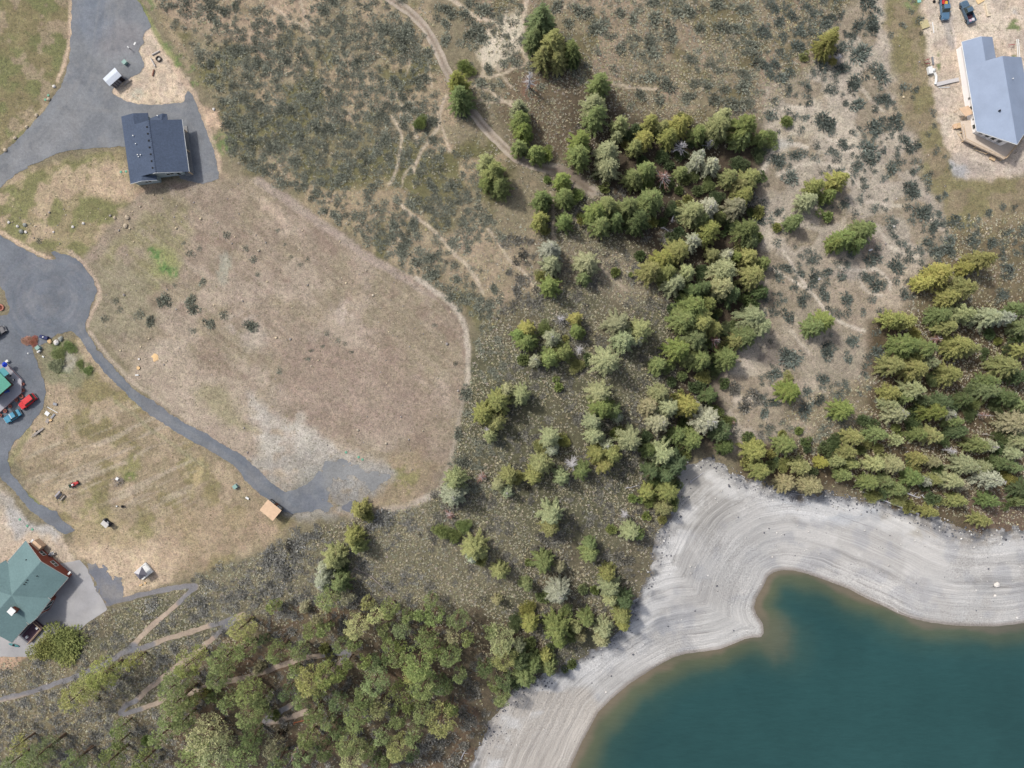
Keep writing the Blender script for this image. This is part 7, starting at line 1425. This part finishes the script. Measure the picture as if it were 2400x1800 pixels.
# picnic table, mower, fire, heap, golf cart
p = P(140.3, 1162.6, .4); e = empty('picnic_table', tuple(p), R(48)); tag(e, 'dark picnic table with grey bench by the lower left field', 'picnic table')
MB().box((0, 0, .72), (1.7, .7, .06)).build('tabletop', M('charcoal_wood', (66, 66, 74), .8, .12), e); MB().box((0, .78, .42), (1.7, .36, .06)).build('bench_seat', M('silver_wood', (176, 172, 178), .8, .1), e); MB().box((0, -.78, .42), (1.7, .3, .06)).build('bench_seat', OLDW, e)
for x_ in (-.6, .6): mb = MB(); mb.bar((x_, -.85, 0), (x_, .2, .7), .05, None, 4); mb.bar((x_, .85, 0), (x_, -.2, .7), .05, None, 4); mb.bar((x_, -.8, .38), (x_, .8, .38), .04, None, 4); mb.build('leg_frame', DARKM, e)
p = P(174.5, 1134.5, .4); e = empty('riding_mower', tuple(p), R(25)); tag(e, 'red riding mower with black bagger on the lower left field', 'mower'); RED = paint_('mower_red', (206, 64, 60))
loft([(.1, .32, .3, .3, .62), (.5, .36, .3, .32, .78), (1.05, .3, .32, .22, .66)], RED, 'hood', e, .04); MB().box((-.25, 0, .42), (.9, .85, .22)).build('deck', RED, e, .05); MB().box((-.3, 0, .72), (.42, .45, .4)).build('seat', WHITE, e, .06); MB().box((-1.05, 0, .45), (.6, .8, .5)).build('bagger', M('dark_green_bag', (40, 62, 50), .8), e, .06)
MB().lathe((.15, 0, .82), [(.16, 0), (.16, .03)], 12).build('steering_wheel', DARKM, e); [wheel(e, x_, y_, r2) for x_, y_, r2 in ((.8, .42, .2), (.8, -.42, .2), (-.5, .46, .28), (-.5, -.46, .28))]
p = P(286.8, 1187, .3); e = empty('fire_grate', tuple(p), R(15)); tag(e, 'small black camp chair in the middle of the lower field', 'chair'); MB().box((0, 0, .32), (.6, .6, .06)).build('seat', DARKM, e); MB().box((.3, 0, .6), (.06, .6, .55)).build('backrest', DARKM, e); [MB().bar((a, b, -.02), (a, b, .32), .025).build('leg', GREYM, e) for a in (-.27, .27) for b in (-.27, .27)]
e.name = 'camp_chair'; flat('white_jug', (275, 1186), (.3, .28, .3), R(10), WHITE, 'small white jug left of the black camp chair', 'jug')
p = P(277.5, 1122, .2); mb = MB(); rn = random.Random(5)
for i in range(34): a = rn.uniform(0, 6.28); q = Vector((rn.gauss(0, .7), rn.gauss(-.3, .45), rn.uniform(.05, .4))); d = Vector((math.cos(a), math.sin(a), rn.uniform(-.1, .1)))*rn.uniform(.5, 1.2); mb.bar(p+q-d, p+q+d, .045, .02, 4)
simple('brush_pile', mb, OLDW, 'heap of cut branches by the green patch in the lower field', 'brush pile'); flat('white_board', (277, 1121.5), (.65, .65, .08), R(-25), WHITE, 'white square lid on the cut branch heap', 'lid', .45)
p = P(249.5, 1226, .9); e = empty('golf_cart', tuple(p), R(140)); tag(e, 'golf cart with cream canopy parked in the lower left field', 'golf cart')
loft([(-1.1, .5, .25, .5, .75), (0, .55, .25, .5, .7), (.35, .55, .25, .5, .5), (.8, .5, .25, .45, .85), (1.25, .4, .3, .3, .7)], M('black_cart_body', (48, 50, 58), .5), 'body', e, .05); MB().box((-.15, 0, 1.85), (1.75, 1.15, .07)).build('canopy', M('cream_canopy', (206, 202, 196), .6), e, .04); [MB().bar((a, b, .6), (a*.9, b, 1.85), .025).build('post', DARKM, e) for a in (-.9, .6) for b in (-.5, .5)]
MB().box((-.2, 0, .85), (.5, .95, .16)).build('seat', WHITE, e, .04); [wheel(e, a, b, .24) for a in (-.8, .85) for b in (-.5, .5)]
for px_, sz_, an, lb in (((331, 1371), (.75, .3, .2), R(20), 'tan offcut lying below the gazebo, left'), ((341, 1366), (.4, .4, .2), R(60), 'pale offcut right below the gazebo')): flat('wood_offcut', px_, sz_, an, ROCKY, lb, 'wood block')
# construction lot things
for nm, px_, sz_, an, mt, lb, ct in (
    ('straw_pallet', (2166, 58), (1.9, 1.9, .3), R(20), M('straw_tan', (196, 184, 142), .9, .15, 3), 'straw coloured pallet stack on the lot edge', 'pallet'), ('white_plank', (2186.5, 65), (.22, 2.6, .12), R(8), WHITE, 'slim white plank standing apart on the lot', 'plank'),
    ('chest_freezer', (2177, 167), (1.0, 1.7, .8), R(10), WHITE, 'white chest below the red frame at the lot edge', 'chest'), ('metal_sheet', (2185, 143), (.35, 1.9, .3), R(8), GREYM, 'grey metal strip right of the red frame', 'sheet'),
    ('retaining_board', (2219.5, 193), (5.5, .9, .35), R(13), M('pale_grey_board', (206, 202, 200), .8, .05), 'long pale slab leaning against the white wall', 'board'), ('white_board', (2212, 205), (2.7, .16, .12), R(1), WHITE, 'thin white board below the pale slab', 'board'),
    ('timber_beam', (2311, 24), (.3, 3.2, .3), R(12), M('pale_timber', (232, 216, 188), .8), 'long pale beam right of the askew pickup', 'beam'), ('timber_beam', (2317, 37), (.7, .35, .3), R(10), MATS['pale_timber'], 'short beam end at the foot of the long beam', 'beam'), ('plywood_sheets', (2297, 1), (1.9, 1.2, .1), R(30), M('yellow_ply', (236, 206, 156), .8), 'yellow plywood sheets at the top edge right of the pickups', 'plywood'),
    ('teal_sheet', (2154, 2), (.9, .9, .1), R(5), M('pale_teal', (150, 200, 186), .7), 'pale teal sheet at the top edge of the lot', 'sheet')): flat(nm, px_, sz_, an, mt, lb, ct)
for px_, lb in (((2384, 114), 'long white pipe behind the pale house, left one'), ((2388, 114), 'long white pipe behind the pale house, right one')): p = P(*px_); simple('white_pipe', MB().bar((p.x-.2, p.y+2.2, p.z+.15), (p.x+.1, p.y-2.2, p.z+.15), .1), WHITE, lb, 'pipe', 'white pipes')
def sawhorse(px, ang, mat, lb):
    p = P(*px, .4); e = empty('sawhorse', tuple(p), ang); tag(e, lb, 'sawhorse'); MB().box((0, 0, .75), (1.1, .12, .1)).build('beam', mat, e); [MB().bar((a, 0, .75), (a*1.1, b, 0), .035, None, 4).build('leg', mat, e) for a in (-.45, .45) for b in (-.35, .35)]
REDF = M('red_frame', (176, 92, 92), .7); sawhorse((2371, 106), R(3), REDF, 'red sawhorse behind the pale house'); sawhorse((2172, 141), R(20), M('crimson_frame', (140, 40, 60), .7), 'crimson sawhorse at the lot edge, upper'); sawhorse((2174, 150), R(10), MATS['crimson_frame'], 'crimson sawhorse at the lot edge, lower')
p = P(2187, 165); simple('white_tarp_bundle', MB().blob((p.x, p.y, p.z+.2), .5, 8, 10, 5, .3, .6), WHITE, 'white bundle right of the white chest', 'bundle')
p = [P(*q) for q in ((2189, 171), (2193, 180), (2193, 190), (2191, 199))]; mb = MB(); [mb.bar(p[i]+Vector((0, 0, .2)), p[i+1]+Vector((0, 0, .2)), .3, None, 8) for i in range(3)]; simple('white_sheeting', mb, WHITE, 'curved roll of white sheeting reaching the pale slab', 'sheeting')
p = P(2191, 2, .4); simple('black_tyre', MB().lathe((p.x, p.y, p.z), [(.28, 0), (.36, .06), (.36, .18), (.28, .24), (.16, .2), (.16, .04)], 14), DARKM, 'black tyre at the top edge left of the pickup', 'tyre')
for px_, sz_, an, lb in (((2246, 614*1.0-8), (1.7, .6, .1), R(25), 'grey board behind the top golden crown of the east wood'), ((2040, 586), (.9, .35, .2), R(20), 'small white board in the brush under the mid slope bushes')): flat('weathered_board', px_, sz_, an, OLDW if px_[0] > 2200 else WHITE, lb, 'board')
# tyre in the meadow
p = P(2366, 633); simple('old_tyre', MB().lathe((p.x, p.y, p.z), [(.55, 0), (.7, .1), (.7, .25), (.55, .35), (.35, .3), (.35, .05)], 16), DARKM, 'old dark tyre in the right meadow', 'tyre')
# driftwood
def log(a, b, r0, r1, mat, lb, branches=0, seed=0):
    A_, B_ = P(*a), P(*b); A_ += Vector((0, 0, r0+.25)); B_ += Vector((0, 0, r1+.1)); mb = MB(); rn = random.Random(seed); n = 5; pts = [A_.lerp(B_, i/n)+Vector((rn.gauss(0, .05), rn.gauss(0, .05), 0))*(0 < i < n) for i in range(n+1)]
    for i in range(n): mb.bar(pts[i], pts[i+1], r0+(r1-r0)*i/n, r0+(r1-r0)*(i+1)/n, 7)
    d = (B_-A_).normalized()
    for i in range(branches): q = A_.lerp(B_, rn.uniform(.2, 1)); s_ = Vector((-d.y, d.x, 0))*rn.choice((-1, 1))+d*.5+Vector((0, 0, .25)); mb.bar(q, q+s_*rn.uniform(.4, 1.3), .05, .015, 4)
    for i in range(5): t_ = rn.uniform(0, 6.28); mb.bar(A_, A_+Vector((math.cos(t_), math.sin(t_), .1))*.6, .07, .02, 4)
    return simple('fallen_log', mb, mat, lb, 'log', 'fallen logs')
PALE = M('bleached_driftwood', (210, 208, 212), .9, .12, 3)
log((600*3+1290/3.687, 900+1118/3.687), (600*3+818/3.687, 900+930/3.687), .26, .10, PALE, 'longest bleached fallen log on the upper beach below the east wood', 6, 1); log((2118, 1153), (2156, 1167), .2, .1, PALE, 'short pale fallen log above the longest one', 3, 2); log((2160, 1162), (2200, 1190), .1, .05, PALE, 'thin pale fallen stem right of the short log', 1, 3)
log(T(2, 2, 1537, 845)[0], T(2, 2, 1655, 762)[0], .12, .06, PALE, 'thin straight pole lying on the sandy beach head', 0, 4); log(T(2, 2, 1000, 893)[0], T(2, 2, 1095, 875)[0], .1, .05, PALE, 'thin fallen pole left of the beach head woods', 0, 5)
log(T(2, 1, 1380, 250)[0], T(2, 1, 1410, 150)[0], .16, .08, PALE, 'pale broken stem in the dark grove gap, left', 2, 6); log(T(2, 1, 1440, 250)[0], T(2, 1, 1405, 160)[0], .14, .07, PALE, 'pale broken stem in the dark grove gap, right', 1, 7); log(T(2, 1, 1380, 350)[0], T(2, 1, 1280, 490)[0], .15, .07, OLDW, 'grey fallen trunk slanting through the dark grove', 3, 8); log(T(2, 1, 1300, 310)[0], T(2, 1, 1385, 360)[0], .13, .06, PALE, 'crossing pale trunk atop the slanting grey one', 2, 9)
log(T(3, 2, 1850, 430)[0], T(3, 2, 2212, 500)[0], .14, .06, OLDW, 'long grey fallen stem at the right wood edge', 4, 10); log(T(1, 2, 860, 1590)[0], T(1, 2, 1000, 1659)[0], .14, .07, OLDW, 'brown fallen trunk above the pine wood', 6, 11); log(T(1, 3, 1000, 0)[0], T(1, 3, 1170, 170)[0], .16, .08, OLDW, 'long brown fallen trunk with limbs in the centre bottom slope', 10, 12)
log(T(1, 3, 330, 1260)[0], T(1, 3, 470, 1240)[0], .12, .06, M('rusty_wood', (178, 110, 78), .9, .15), 'rusty orange fallen pole beside the lowest trail bend', 3, 13); log(T(1, 3, 1980, 1280)[0], T(1, 3, 2030, 1340)[0], .1, .05, OLDW, 'small brown driftwood stick on the lower beach edge', 1, 14); log(T(1, 3, 1770, 1580)[0], T(1, 3, 1820, 1470)[0], .12, .05, PALE, 'pale driftwood stick at the lower beach edge', 4, 15)
